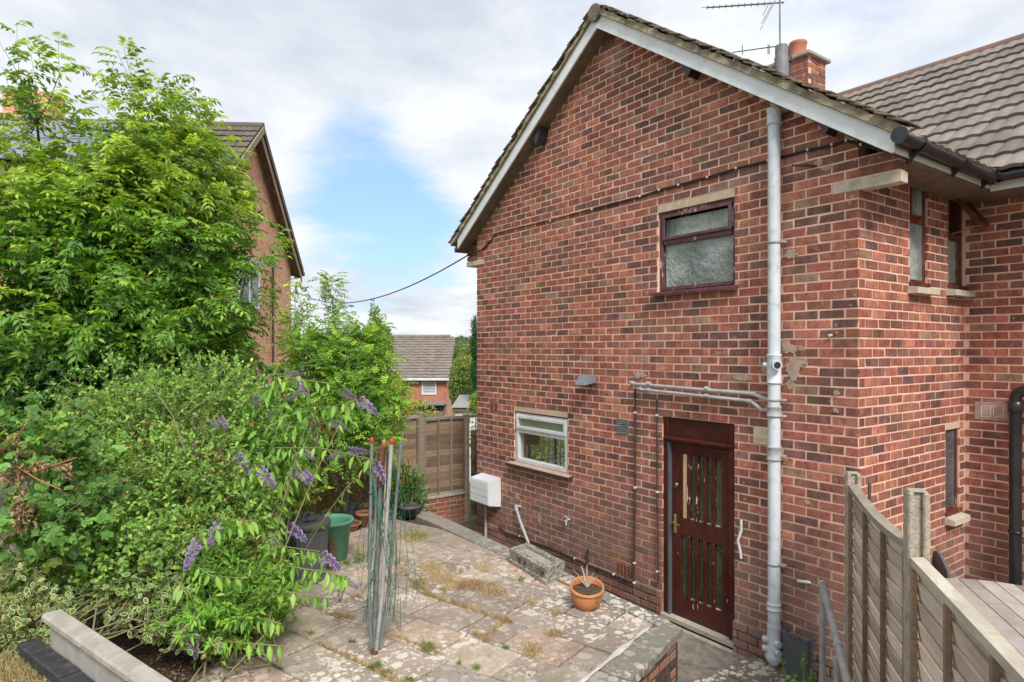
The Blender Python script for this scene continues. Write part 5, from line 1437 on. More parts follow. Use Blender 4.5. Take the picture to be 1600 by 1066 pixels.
# ------------------------------------------------------------------ things on the terrace
# stone trough
T0, T1 = on_z(797, 880, TZ), on_z(853, 914, TZ); T2 = on_z(881, 902, TZ)
tr = empty('stone_trough', T0, 'mottled concrete trough planter with round drain holes near the house wall', 'trough')
u_ = (T1-T0); w_ = (T2-T1); 
def tq(a, b, z): return T0+u_*a+w_*b+Vector((0,0,z))
hb_ = .172
def frus(a0,a1,b0,b1,z0,z1,e):  # frustum ring helper
    return [tq(a0+e,b0+e*2,z0),tq(a1-e,b0+e*2,z0),tq(a1-e,b1-e*2,z0),tq(a0+e,b1-e*2,z0)]
vs = []
for (a0,a1,b0,b1,z) in ((-.02,1.02,-.05,1.05,.0),(-.02,1.02,-.05,1.05,.045),(.0,1.0,.0,1.0,.055),(-.01,1.01,-.03,1.03,hb_-.004),(0,1,0,1,hb_),(.09,.91,.22,.78,hb_),(.10,.90,.25,.75,hb_-.05)):
    vs += [tq(a0,b0,z),tq(a1,b0,z),tq(a1,b1,z),tq(a0,b1,z)]
fs = []
for k in range(6):
    for i in range(4): fs.append((4*k+i, 4*k+(i+1)%4, 4*k+4+(i+1)%4, 4*k+4+i))
mb = MB(); mb.add(vs, fs); mb.build('trough_body', M['stonebox'], tr)
mb = MB(); mb.add([tq(.09,.23,hb_-.035),tq(.91,.23,hb_-.035),tq(.91,.77,hb_-.035),tq(.09,.77,hb_-.035)], [(0,1,2,3)]); mb.build('compost', M['coping'], tr)
nrmT = u_.cross(Vector((0,0,1))).normalized()
if nrmT.dot(w_) > 0: nrmT = -nrmT
for a in (.30, .46, .98*.0+.93):
    q = tq(a, 0, .108); mb = MB(); mb.lathe(q+nrmT*.006, [(0,0),(.026,0),(.026,.006),(0,.006)], 14, False, nrmT); mb.build('drain_hole', M['soil'], tr)
# terracotta pot with a dead plant
pc = on_z(917, 950, TZ)
pot = empty('terracotta_pot', (pc.x, pc.y, TZ), 'orange terracotta pot with soil and a dead stump near the end of the terrace', 'plant pot')
mb = MB(); mb.lathe((pc.x, pc.y, TZ), [(0,.0),(.085,.0),(.115,.025),(.143,.085),(.152,.145),(.152,.165),(.162,.170),(.166,.19),(.163,.212),(.152,.216),(.145,.205),(.140,.17)], 40)
mb.v = [(x, y, z+max(0, (z-TZ-.12)/.09)*.035*((x-pc.x)*FX+(y-pc.y)*FY)/.15) for x, y, z in mb.v]; mb.build('pot_body', M['terracotta'], pot)
mb = MB(); vs = [(pc.x, pc.y, TZ+.195)]; n = 20
for k in range(n): w = 2*math.pi*k/n; vs.append((pc.x+.143*math.cos(w), pc.y+.143*math.sin(w), TZ+.178+rnd.uniform(-.012,.012)))
mb.add(vs, [(0, 1+k, 1+(k+1) % n) for k in range(n)], True); mb.build('soil', M['soil'], pot)
for (dx, dz, rr_) in ((-.11,.17,.006),(-.04,.20,.009),(.0,.21,.010),(.05,.14,.006),(.08,.11,.005),(-.07,.10,.005)):
    mb = MB(); s0 = Vector((pc.x+dx*.15, pc.y, TZ+.20)); s1 = s0+Vector((dx*.6*RX, dx*.6*RY, dz*.6)); s2 = s0+Vector((dx*RX*1.15, dx*RY*1.15, dz)); mb.tube([s0, s1, s2], [rr_, rr_*.8, rr_*.4], 6); mb.build('dead_stem', M['fence_rail'], pot)
# rotary washing line folded up
wl0 = on_z(588, 1022, TZ); wd = wl0.x*FX+wl0.y*FY
rot = empty('rotary_washing_line', wl0, 'folded rotary washing line with green cords standing in the terrace', 'washing line')
def wq(px, py, dt=0.): return at(px, py, wd+dt)
mb = MB(); mb.tube([wq(584, 1033), wq(587, 940), wq(597, 700)], [.021,.021,.019], 14); mb.build('central_pole', M['steel'], rot)
mb = MB(); mb.tube([wq(585, 1032), wq(586, 1012)], .026, 12); mb.build('ground_socket', M['rust'], rot)
mb = MB(); mb.tube([wq(593, 760, -.01), wq(597, 700, -.01)], .024, 12); mb.tube([wq(588,702), wq(606,698)], .014, 8); mb.tube([wq(590, 706), wq(589, 735)], .010, 8); mb.tube([wq(605, 704), wq(605, 740)], .012, 8); mb.build('hub', M['rust'], rot)
arms = (((580,1012),(577,930),(581,690),'greenpole','red_cap',.013,-.03,5.8), ((586,1016),(586,930),(600,693),'steel','orange_cap',.012,.03,7.5), ((588,1016),(597,930),(612,692),'grey_pipe','red_cap',.016,-.05,6.3), ((594,1008),(606,930),(627,690),'greenpole',None,.014,.04,0), ((583,1008),(585,900),(589,706),'grey_pipe',None,.009,.03,0), ((590,1006),(596,900),(604,706),'cream_plastic',None,.008,.05,0))
for (a, b, c, m_, cap_, rr_, dt, cr) in arms:
    mb = MB(); A, B, C = wq(*a, dt*.4), wq(*b, dt), wq(*c, dt); mb.tube([A, B, C], rr_, 12); ar = mb.build('arm', M[m_], rot)
    if cap_: mb = MB(); mb.lathe(C, [(rr_*1.15,-.012),(rr_*1.4,0),(rr_*1.4,.022),(rr_*1.1,.03),(0,.032)], 14); mb.build('end_cap', M[cap_], ar)
mb = MB()
for (px, py) in ((579,770),(583,905),(597,830),(606,835),(600,905),(609,800)): q = wq(px, py, -.04); mb.lathe(q-Vector((0,0,.012)), [(0,0),(.016,.003),(.018,.014),(.010,.026),(0,.028)], 10)
mb.build('cord_fitting', M['slate_plastic'], rot)
cr_ = random.Random(8); mb = MB(); mb2 = MB()
for i in range(26):
    x0 = cr_.choice((578, 582, 600, 606, 612, 620)); x0 += cr_.uniform(-3, 3); y0 = cr_.uniform(700, 860); y1 = cr_.uniform(860, 985); x1 = cr_.choice((566, 572, 578, 604, 610, 616, 619))+cr_.uniform(-4, 4)
    dt = cr_.uniform(-.10, .10); P_ = []
    bow = cr_.uniform(-14, 14)
    for k in range(9):
        t = k/8; P_.append(wq(x0+(x1-x0)*t+bow*math.sin(math.pi*t), y0+(y1-y0)*t, dt))
    if cr_.random() < .5: P_ += [wq(x1+cr_.uniform(2,6), y1+6, dt), wq(x1+cr_.uniform(4,9), y1-cr_.uniform(30,120), dt)]
    (mb if cr_.random() < .75 else mb2).tube(P_, .0022, 5, False)
for (xa, xb, ym) in ((640, 652, 925), (628, 640, 890), (568, 556, 880), (632, 636, 870)):
    mb.tube([wq(612, 720), wq(xa, 800), wq(xb, ym), wq(xa+3, 950)], .0016, 4, False)
mb.build('cord', M['greenline'], rot); mb2.build('cord', M['grey_pipe'], rot)

# dustbin with ribbed sides
bc = on_z(478, 905, TZ); bt = bc.x*FX+bc.y*FY; bR = .235; bH = .60
bn = empty('dustbin', (bc.x, bc.y, TZ), 'charcoal plastic dustbin with ribbed sides and a domed lid among the bushes', 'dustbin')
mb = MB(); n = 120; vs = []
for (h, rr_) in ((0,.83),(.03,.85),(bH-.10,.975),(bH-.09,.985),(bH-.02,1.0),(bH,1.0)):
    for k in range(n):
        w = 2*math.pi*k/n; rib = (.022 if (k % 4) in (1,2) else 0) if .02 < h < bH-.095 else .012
        vs.append((bc.x+math.cos(w)*bR*(rr_+rib), bc.y+math.sin(w)*bR*(rr_+rib), TZ+h))
mb.add(vs, [(i*n+k, i*n+(k+1)%n, (i+1)*n+(k+1)%n, (i+1)*n+k) for i in range(5) for k in range(n)]); mb.build('bin_body', M['slate_plastic'], bn)
mb = MB(); mb.lathe((bc.x, bc.y, TZ+bH-.03), [(bR*1.02,0),(bR*1.09,.0),(bR*1.10,.04),(bR*1.06,.065),(bR*.9,.078),(bR*.85,.070),(bR*.4,.095),(0,.10)], 48); lid = mb.build('lid', M['slate_plastic'], bn)
mb = MB(); hd = Vector((RX, RY, 0)); c_ = Vector((bc.x, bc.y, TZ+bH+.05)); hf = Vector((FX,FY,0)); mb.tube([c_-hf*.10, c_-hf*.07+Vector((0,0,.05)), c_+hf*.07+Vector((0,0,.05)), c_+hf*.10], [.014,.016,.016,.014], 10); mb.build('lid_handle', M['slate_plastic'], bn)
def text_mesh(s, size, ext, mat, par, M4, name='lettering'):
    cu = bpy.data.curves.new(name, 'FONT'); cu.body = s; cu.size = size; cu.extrude = ext; cu.align_x = 'CENTER'
    o = bpy.data.objects.new(name, cu); COL.objects.link(o); bpy.context.view_layer.update()
    me = bpy.data.meshes.new_from_object(o.evaluated_get(bpy.context.evaluated_depsgraph_get())); bpy.data.objects.remove(o)
    me.materials.clear(); me.materials.append(M[mat]); me.transform(M4); return link(name, me, par)
# raised words curved round the near side of the lid, one letter at a time
word = 'NO HOT ASHES'; base_ang = math.atan2(-FY+RY*.75, -FX+RX*.75)
for i, chh in enumerate(word):
    if chh == ' ': continue
    an = base_ang+(i-5.5)*.085; rr_ = bR*.66
    px_, py_ = bc.x+math.cos(an)*rr_, bc.y+math.sin(an)*rr_
    m4 = Matrix.Translation((px_, py_, TZ+bH+.0545)) @ Matrix.Rotation(an+math.pi/2, 4, 'Z') @ Matrix.Rotation(math.radians(11), 4, 'X')
    text_mesh(chh, .030, .003, 'lettering', lid, m4)
mb = MB(); q = at(458, 848, bt-.26); mb.tube([q+Vector((0,0,-.05)), q+Vector((0,0,.05))], .012, 8); mb.tube([q-hd*.03, q+hd*.03], .012, 8); mb.build('side_handle', M['black'], bn)
# green tub
gc_ = on_z(517, 873, TZ)
tub = empty('green_tub', (gc_.x, gc_.y, TZ), 'faded green plastic tub half full of dead plants beside the dustbin', 'tub')
mb = MB(); mb.lathe((gc_.x, gc_.y, TZ), [(0,0),(.165,0),(.185,.03),(.235,.43),(.262,.435),(.268,.452),(.262,.468),(.235,.465),(.222,.43),(.20,.15)], 40); mb.build('tub_body', M['green_tub'], tub)
mb = MB(); vs = [(gc_.x, gc_.y, TZ+.32)]
for k in range(24): w = 2*math.pi*k/24; vs.append((gc_.x+.212*math.cos(w), gc_.y+.212*math.sin(w), TZ+.30+rnd.uniform(-.02,.02)))
mb.add(vs, [(0, 1+k, 1+(k+1) % 24) for k in range(24)]); mb.build('soil', M['soil'], tub)
def small_pot(px, py, R_, H_, mat, lab, sq=False, name='plant_pot'):
    c = on_z(px, py, TZ); e = empty(name, c, lab, 'plant pot', None)
    mb = MB(); n = 4 if sq else 28
    mb.lathe(c, [(0,0),(R_*.72,0),(R_*.95,H_*.78),(R_*1.06,H_*.79),(R_*1.08,H_),(R_*.98,H_),(R_*.9,H_*.86)], n, not sq); mb.build('pot_body', M[mat], e)
    mb = MB(); mb.lathe(c+Vector((0,0,H_*.86)), [(R_*.93,0),(R_*.5,.01),(0,.012)], n); mb.build('soil', M['soil'], e); return c
small_pot(569, 822, .115, .20, 'terracotta2', 'dull terracotta pot of dry stems left of the washing line')
small_pot(545, 828, .165, .10, 'terracotta2', 'shallow terracotta bowl in front of the black planter')
small_pot(546, 814, .14, .24, 'slate_plastic', 'black faceted planter behind the terracotta bowl', True)
small_pot(640, 806, .16, .16, 'slate_plastic', 'low dark pot of green leaves behind the washing line')
# red edging strip
mb = MB(); mb.tube([on_z(600, 816, TZ)+Vector((0,0,.02)), on_z(622, 806, TZ)+Vector((0,0,.03)), on_z(643, 798, TZ)+Vector((0,0,.02))], .016, 8); tag(mb.build('edging_strip', M['red_cap'] if False else M['terracotta2']), 'reddish edging strip at the far left end of the terrace', 'edging')
# bits of broken terracotta
for i, (px, py) in enumerate(((803, 893), (876, 910), (846, 912))):
    c = on_z(px, py, TZ); mb = MB(); mb.prism([c+Vector((0,0,.004)), c+Vector((.035,.01,.004)), c+Vector((.03,.04,.012)), c+Vector((-.005,.03,.02))], (0,0,.015)); tag(mb.build('terracotta_shard', M['terracotta']), 'broken terracotta shard on the slabs '+('at the far end of the trough', 'at the near right corner of the trough', 'under the near edge of the trough')[i], 'shard', 'terracotta shards by the trough')

# ------------------------------------------------------------------ back fence, brick wall under it, gate
BX = -10.0
bn_ = Vector((1, 0, 0))
def bgp(px): return on_x(px, 700, BX)
ya, yb, yc = on_x(590, 700, BX).y, on_x(657, 700, BX).y, on_x(728, 700, BX).y
ztop = -1.215
lap_panel(Vector((BX, yb+.05, 0)), Vector((BX, yc-.04, 0)), ztop, 'brown lap fence panel between the tall wooden post and the gate', 'brown fence panels at the far end', H=1.36, nsl=14, wood='fence_far', rail='fence_far2', bat='fence_far', nb=3, nrm_=bn_, sd=11, sag=-.01)
lap_panel(Vector((BX, yb-1.75, 0)), Vector((BX, yb-.05, 0)), ztop+.06, 'brown lap fence panel left of the tall wooden post', 'brown fence panels at the far end', H=1.36, nsl=14, wood='fence_far', rail='fence_far2', bat='fence_far', nb=4, nrm_=bn_, sd=12)
lap_panel(Vector((BX, yb-3.6, 0)), Vector((BX, yb-1.85, 0)), ztop+.04, 'dark brown fence panel half hidden behind the bushes', 'brown fence panels at the far end', H=1.36, nsl=14, wood='fence_far', rail='fence_far2', bat='fence_far', nb=4, nrm_=bn_, sd=13)
def wpost(y, top, w, lab, x=BX):
    e = tag(None or MB().cbox((x-w/2, y-w/2, -3.2), (w,0,0), (0,w,0), (0,0,top+3.2), .008).build('wooden_post', M['fence_far2']), lab, 'fence post'); return e
wpost(yb, ztop+.11, .10, 'tall wooden post between the two brown panels'); wpost(yc, ztop+.03, .10, 'wooden post where the brown fence meets the gate'); wpost(yb-1.8, ztop+.08, .10, 'wooden post further left along the brown fence')
fw_ = WF((BX+.05, yb-.1, 0), (0,1,0), (1,0,0)); bw = empty('retaining_wall', (BX, yb, -3.2), 'low orange brick wall beneath the brown fence panel', 'garden wall')
mb = MB(); fw_.box(mb, -3.5, yc-yb+.06, -.1, -.008, -3.3, -2.62); mb.build('wall_core', M['mortar'], bw)
mb = MB(); fw_.cbox(mb, -3.5, yc-yb+.06, -.1, .02, -2.62, -2.575, .006); mb.build('coping', M['coping'], bw)
brick_parts(fw_, rects_for(yc-yb+.05, -3.3, -2.624, 0, rb), bw, lambda q: stone_tone(q, [((.36,.085,.04),3),((.42,.13,.08),1.5),((.30,.07,.04),1)]))
gt = empty('wooden_gate', (BX+.05, yc+.1, -3.0), 'brown wooden gate squeezed between the fence and the brick house', 'gate')
gy0 = yc+.10; gy1 = 8.0; gz1 = on_x(735, 672, BX).z; 
for i in range(8):
    mb = MB(); y = gy0+.09*i; mb.cbox((BX, y, -3.05), (.02,0,0), (0,.082,0), (0,0,gz1+3.05), .004); mb.build('board', M['fence_batten'], gt)
for z in (-2.9, -2.1, gz1-.10):
    mb = MB(); mb.cbox((BX+.021, gy0, z), (.03,0,0), (0,.72,0), (0,0,.09), .004); mb.build('ledge', M['fence_far'], gt)
mb = MB(); mb.cbox((BX-.03, yc+.06, ztop-.04), (.06,0,0), (0,.9,0), (0,0,.05), .004); tag(mb.build('gate_beam', M['fence_far2']), 'grey timber beam above the gate', 'beam')
mb = MB(); q = on_x(734, 748, BX); mb.cbox((BX+.052, gy0+.0, q.z-.08), (.012,0,0), (0,.05,0), (0,0,.18), .003); mb.build('hinge', M['black'], gt)
# green wheelie bin at the corner
gb = empty('green_bin', (-9.5, on_x(650,780,-9.45).y, -2.9), 'green lidded bin in front of the brown fence', 'bin')
yy0, yy1 = on_x(637, 780, -9.45).y, on_x(660, 780, -9.45).y; zt_ = on_x(650, 772, -9.45).z
mb = MB(); mb.prism([(-9.45, yy0+.02, -2.95), (-9.45, yy1-.02, -2.95), (-9.40, yy1, zt_), (-9.40, yy0, zt_)], (-.38, 0, 0)); mb.build('bin_body', M['green_bin'], gb)
mb = MB(); mb.prism([(-9.36, yy0-.03, zt_), (-9.36, yy1+.04, zt_), (-9.36, yy1+.04, zt_+.035), (-9.36, yy1-.02, zt_+.075), (-9.36, yy0+.02, zt_+.075), (-9.36, yy0-.03, zt_+.035)], (-.48, 0, 0)); mb.build('lid', M['green_bin'], gb)
# broken grey fence at the left and a collapsed bit behind the buddleia
def old_panel(pts, lab, sd, n=6, h=.11):
    """pts: left and right end of the top edge (world), planks going down"""
    r = random.Random(sd); e = empty('old_fence_panel', pts[0]-Vector((0,0,1)), lab, 'fence panel'); d = pts[1]-pts[0]; L = d.length; d.normalize(); nn = d.cross(Vector((0,0,1)))
    for i in range(n):
        m = MB(); k = 12; vs = []; ph_ = r.uniform(0, 6); tl = r.uniform(-.03, .03)
        for a in range(k+1):
            x = L*a/k; w1 = .012*math.sin(x*6+ph_); w2 = .012*math.sin(x*5+ph_*2); z0 = -h*(i+1)+w1+tl*x; z1 = -h*i+.012+w2+tl*x
            q = pts[0]+d*x
            for nn_, z in ((-.010, z0), (-.002, z1), (.006, z1), (.004, z0)): vs.append(q+nn*nn_*1.5+Vector((0,0,z)))
        m.add(vs, [(4*a+b_, 4*a+(b_+1) % 4, 4*a+4+(b_+1) % 4, 4*a+4+b_) for a in range(k) for b_ in range(4)]); m.build('slat', M['fence_far2'], e)
old_panel((at(-90, 722, 4.9), at(118, 728, 5.6)), 'old grey slatted fence piece behind the brambles at the left edge', 3, n=7, h=.125)
mb = MB(); e = empty('collapsed_trellis', at(490, 690, 8.2), 'tilted piece of grey timber slats among the buddleia flowers', 'fence panel')
for i in range(5):
    a = at(468+i*5, 688+i*5, 8.3); b_ = at(484+i*4, 668+i*4, 8.3); m = MB(); m.cbox(a, b_-a, (0,0,.045), (.015,.02,0), .003); m.build('slat', M['fence_far2'], e)
print('garden done')
# ------------------------------------------------------------------ neighbour's house on the left
nd = Vector((RX*-.06+FX, RY*-.06+FY, 0)).normalized()      # along its gable, away
nr_ = Vector((nd.y, -nd.x, 0))                              # gable faces this way (to the right)
def np_(t, s, z): return cw(-5.17-.06*t, t)-nr_*s+Vector((0,0,z))   # t ahead along gable, s back behind it
nh = empty('neighbour_house', np_(13, .1, -3), 'orange brick house with solar panels behind the big left tree', 'house')
tA, zA, tE, zE, tN, zN = 15.2, 5.20, 18.75, 2.25, 13.0, 3.42
mb = MB()
a, b, c_, d_ = np_(tN, .02, -3.2), np_(tE-.35, .02, -3.2), np_(tE-.35, .02, 2.5), np_(tN, .02, 2.5)
L = (b-a).length
mb.quad_uv(a, b, c_, d_, L, 5.7)
k0 = len(mb.v); A3 = np_(tA, .02, zA-.06); N3 = np_(tN, .02, zN-.06); E3 = np_(tE-.35, .02, zE+.26)
n = len(mb.v); mb.v += [tuple(d_), tuple(c_), tuple(E3), tuple(A3), tuple(N3)]; mb.f.append((n, n+1, n+2, n+3, n+4)); mb.sm.append(False)
def uvq(p): return ((p-a).dot((b-a).normalized()), p.z+3.2)
mb.uv.append((len(mb.f)-1, [uvq(p) for p in (d_, c_, E3, A3, N3)]))
f0 = np_(tN+.01, 14, -3.2); mb.quad_uv(f0, a, d_+Vector((0,0,.85)), np_(tN+.01, 14, 3.35), 14, 6.55)
mb.build('wall', M['far_brick'], nh)
def nroof(t0, z0, t1, z1, s0, s1, th=.14):
    p = [np_(t0, s0, z0), np_(t1, s0, z1), np_(t1, s1, z1), np_(t0, s1, z0)]
    m = MB(); m.prism(p, (0, 0, -th)); return m
nrf = nroof(tN-.35, zN-.27, tA, zA, -.22, 14).build('roof', M['tile_dark'], nh)
nroof(tA+.0, zA, tE, zE, -.22, 14).build('roof', M['tile_dark'], nh)
# verge boards: dark timber, weathered edge
for (t0, z0, t1, z1, m_) in ((tN-.35, zN-.29, tA, zA, 'verge'), (tA, zA, tE, zE, 'tile_dark')):
    m = MB(); s = -.225; p = [np_(t0, s, z0-.14), np_(t1, s, z1-.14), np_(t1, s, z1+.035), np_(t0, s, z0+.035)]; m.prism(p, -nr_*-.03); m.build('verge', M[m_], nh)
m = MB(); p = [np_(tA-.05, -.20, zA-.32), np_(tE-.05, -.20, zE-.34), np_(tE-.05, -.20, zE-.145), np_(tA-.05, -.20, zA-.145)]; m.prism(p, nr_*.02); m.build('bargeboard', M['fence_batten'], nh)
m = MB(); p = [np_(tA-.05, -.18, zA-.20), np_(tE-.05, -.18, zE-.20), np_(tE-.05, .0, zE-.20), np_(tA-.05, .0, zA-.20)]; m.prism(p, (0,0,-.01)); m.build('verge_soffit', M['roofwood'], nh)
m = MB(); m.tube([np_(tE+.05, -.26, zE-.08), np_(tE+.05, 13, zE-.08)], .06, 8); m.build('gutter', M['fence_batten'], nh)
m = MB(); m.tube([np_(tA, -.24, zA+.02), np_(tA, 14, zA+.02)], .10, 10); m.build('ridge_tile', M['tile_dark'], nh)
# tiles on the slope that can be told apart near the verge
usl = (np_(tA, 0, zA)-np_(tN, 0, zN)); Ls = usl.length; usl.normalize(); back = -nr_
nn_ = usl.cross(back); nn_ = nn_ if nn_.z > 0 else -nn_
tmN = tile_mesh(.30, .36, .018, 'tile_dark')
mtN = Matrix((back, usl, nn_)).transposed().to_euler() if back.cross(usl).dot(nn_) > 0 else Matrix((-back, usl, nn_)).transposed().to_euler()
flip = back.cross(usl).dot(nn_) < 0
for j in range(8):
    for i in range(7):
        q = np_(tA, -.2+i*.30+(.30 if flip else 0), zA)-usl*(.36+j*.31)+nn_*.01
        link('roof_tile', tmN, nrf, loc=q, rot=mtN)
# solar panels
for i in range(8):
    for j in range(2):
        s0 = 1.6+i*1.04; q = np_(tA, s0, zA)-usl*(.22+j*1.08+.0)+nn_*.12
        m = MB(); m.cbox(q, back*1.0, -usl*1.04, nn_*.035, .004); pn = m.build('solar_panel', M['solar'], nh)
        m = MB()
        for (o_, u1, u2) in ((q+nn_*.036, back*1.0, -usl*.025), (q+nn_*.036-usl*1.015, back*1.0, -usl*.025), (q+nn_*.036, back*.025, -usl*1.04), (q+nn_*.036+back*.975, back*.025, -usl*1.04)): m.obb(o_, u1, u2, nn_*.004)
        m.build('panel_frame', M['alu'], pn)
# chimney at the left
cq = at(28, 205, 15.0); m = MB(); s0 = 0
e1, e2 = back, nd
o = cq-e1*.2; o = Vector((o.x, o.y, 3.6)); hgt = at(28, 142, 15).z-3.6
m = MB(); P4 = [o+nr_*.55, o-nr_*.55, o-nr_*.55+nd*.5, o+nr_*.55+nd*.5]
for i in range(4): p, q = P4[i], P4[(i+1) % 4]; m.quad_uv(q, p, p+Vector((0,0,hgt)), q+Vector((0,0,hgt)), (p-q).length, hgt)
m.add([p+Vector((0,0,hgt)) for p in P4], [(3,2,1,0)]); m.build('chimney', M['far_brick'], nh)
# windows on its gable
def gwin(t0, t1, z0, z1, n=2, lab=None):
    A, B = np_(t0, 0, z0), np_(t1, 0, z0); w = WF(A, (B-A).normalized(), nr_); L = (B-A).length
    m = MB(); 
    for k in range(n+1): x = (L-.05)*k/n; w.box(m, x, x+.05, -.04, .03, 0, z1-z0)
    w.box(m, .05, L-.05, -.039, .029, 0.001, .05); w.box(m, .05, L-.05, -.039, .029, z1-z0-.05, z1-z0-.001); fr_ = m.build('window', M['white'], nh)
    m = MB(); w.box(m, .03, L-.03, -.0, .01, .02, z1-z0-.02); m.build('pane', M['darkglass'], fr_)
gwin(14.2, 15.6, .95, 2.1); gwin(15.6, 16.6, -2.9, -.9, 2)
m = MB(); m.tube([np_(16.6, -.03, 2.6), np_(16.6, -.03, -2.9)], .03, 8); m.build('cable_pipe', M['darkpipe'], nh)

# ------------------------------------------------------------------ house in the valley
def front_wf(px, t, z=0): return WF(at(px, HY, t), Vector((RX, RY, 0)), Vector((-FX, -FY, 0)))
Td = 41.0; k = Td/F
vh = empty('valley_house', at(645, 720, Td), 'distant orange brick house with a brown tiled roof down in the valley', 'house')
w = front_wf(560, Td); X = lambda px: (px-560)*k; Z = lambda py: (HY-py)*k
m = MB(); A = w.P(X(520), 0, Z(720)); B = w.P(X(699), 0, Z(720)); m.quad_uv(A, B, w.P(X(699), 0, Z(594)), w.P(X(520), 0, Z(594)), X(699)-X(520), Z(594)-Z(720))
m.build('wall', M['far_brick2'], vh)
# right gable, turning away
ga_, gb_ = w.P(X(699), 0, Z(720)), w.P(5.32, -7.2, Z(720)); dG = (gb_-ga_)
m = MB(); m.quad_uv(ga_, gb_, gb_+Vector((0,0,Z(594)-Z(720))), ga_+Vector((0,0,Z(594)-Z(720))), dG.length, Z(594)-Z(720))
n = len(m.v); m.v += [tuple(ga_+Vector((0,0,Z(594)-Z(720)))), tuple(gb_+Vector((0,0,Z(594)-Z(720)))), tuple(ga_.lerp(gb_, .5)+Vector((0,0,(Z(527)+.35)-Z(720))))]; m.f.append((n, n+1, n+2)); m.sm.append(False); m.uv.append((len(m.f)-1, [(0,0),(dG.length,0),(dG.length/2,3)]))
m.build('gable_wall', M['far_brick'], vh)
eL, eR = w.P(X(520), .35, Z(590)), w.P(X(704), .35, Z(590)); rz = (HY-527)*k*(Td+3.6)/Td
rL, rR = w.P(X(520), -3.6, rz), w.P(5.47, -3.6, rz)
m = MB(); m.prism([eL, eR, rR, rL], (0,0,-.15)); m.prism([w.P(X(520), -7.5, Z(590)), w.P(5.3, -7.5, Z(590)), rR, rL], (0,0,-.15)); vr_ = m.build('roof', M['tile_far'], vh)
us = (rL-eL); Lr = us.length; us.normalize(); rt = (eR-eL).normalized(); nrm2 = rt.cross(us)
m = MB(); nrow = 15; mL = (eR-eL).length; r = random.Random(2)
for j in range(nrow):
    o = eL+us*(Lr*j/nrow); hgt = .05
    ncol = int(mL/.30); vs = []
    for i in range(ncol+1):
        x = mL*i/ncol+.0; lift = .035*(i % 2)
        q = o+rt*x+Vector((0,0,r.uniform(-.01,.01))); vs += [q-nrm2*.02, q+nrm2*(hgt+lift), q+us*(Lr/nrow)+nrm2*(lift*.8+.003)]
    m.add(vs, [f for i in range(ncol) for f in ((3*i, 3*i+3, 3*i+4, 3*i+1), (3*i+1, 3*i+4, 3*i+5, 3*i+2))])
o = m.build('roof_tiles', M['tile_far'], vr_); o['kind'] = 'stuff'
m = MB(); m.tube([rL+Vector((0,0,.04)), rR+Vector((0,0,.04))], .13, 8); m.build('ridge', M['tile_far'], vh)
m = MB(); w.cbox(m, X(520), X(704), .28, .42, Z(594.5), Z(590.5), .02); m.build('fascia', M['white'], vh)
m = MB(); m.prism([eR+rt*.03, rR+rt*.03, rR+rt*.03-Vector((0,0,.25)), eR+rt*.03-Vector((0,0,.25))], rt*.05); m.build('bargeboard', M['white'], vh)
def vwin(x0, x1, y0, y1, bars=0, mat='darkglass', fm='white'):
    m = MB(); f_ = .09; w.box(m, X(x0), X(x0)+f_, -.02, .05, Z(y1), Z(y0)); w.box(m, X(x1)-f_, X(x1), -.02, .05, Z(y1), Z(y0)); w.box(m, X(x0)+f_, X(x1)-f_, -.02, .049, Z(y1), Z(y1)+f_*1.3); w.box(m, X(x0)+f_, X(x1)-f_, -.02, .049, Z(y0)-f_, Z(y0))
    fr_ = m.build('window', M[fm], vh); m = MB(); w.box(m, X(x0)+.03, X(x1)-.03, .0, .012, Z(y1)+.03, Z(y0)-.03); m.build('pane', M[mat], fr_)
    for i in range(bars):
        m = MB(); z = Z(y1)+.14+(Z(y0)-Z(y1)-.25)*i/bars; w.box(m, X(x0)+f_, X(x1)-f_, .014, .024, z, z+.055); m.build('blind_slat', M['white'], fr_)
vwin(659, 682, 597, 617, 6); vwin(650, 697, 648, 672, 0)
m = MB(); w.cbox(m, X(650), X(697), 0, .9, Z(632), Z(628), .02); m.build('canopy_edge', M['lead'], vh)
m = MB(); m.prism([w.P(X(648), .95, Z(648)), w.P(X(697), .95, Z(648)), w.P(X(697), .02, Z(633)), w.P(X(648), .02, Z(633))], (0,0,-.08)); m.build('canopy', M['tile_dark'], vh)
# lower grey roof further left and a brick stack
m = MB(); m.prism([at(440, 572, 38), at(530, 572, 38), at(530, 545, 42), at(440, 545, 42)], (0,0,-.2)); e_ = empty('far_grey_house', at(470, 640, 38), 'far house with a grey roof glimpsed through the saplings', 'house'); m.build('roof', M['tile_far'], e_)
m = MB(); q0, q1 = at(445, 575, 38.3), at(528, 575, 38.3); m.quad_uv(Vector((q0.x,q0.y,-8)), Vector((q1.x,q1.y,-8)), q1, q0, 3.2, 6.5); m.build('wall', M['far_brick2'], e_)
m = MB(); m.prism([at(452, 590, 37.2), at(500, 590, 37.2), at(500, 556, 38.6), at(452, 556, 38.6)], (0,0,.1)); m.build('solar_panel', M['solar'], e_)
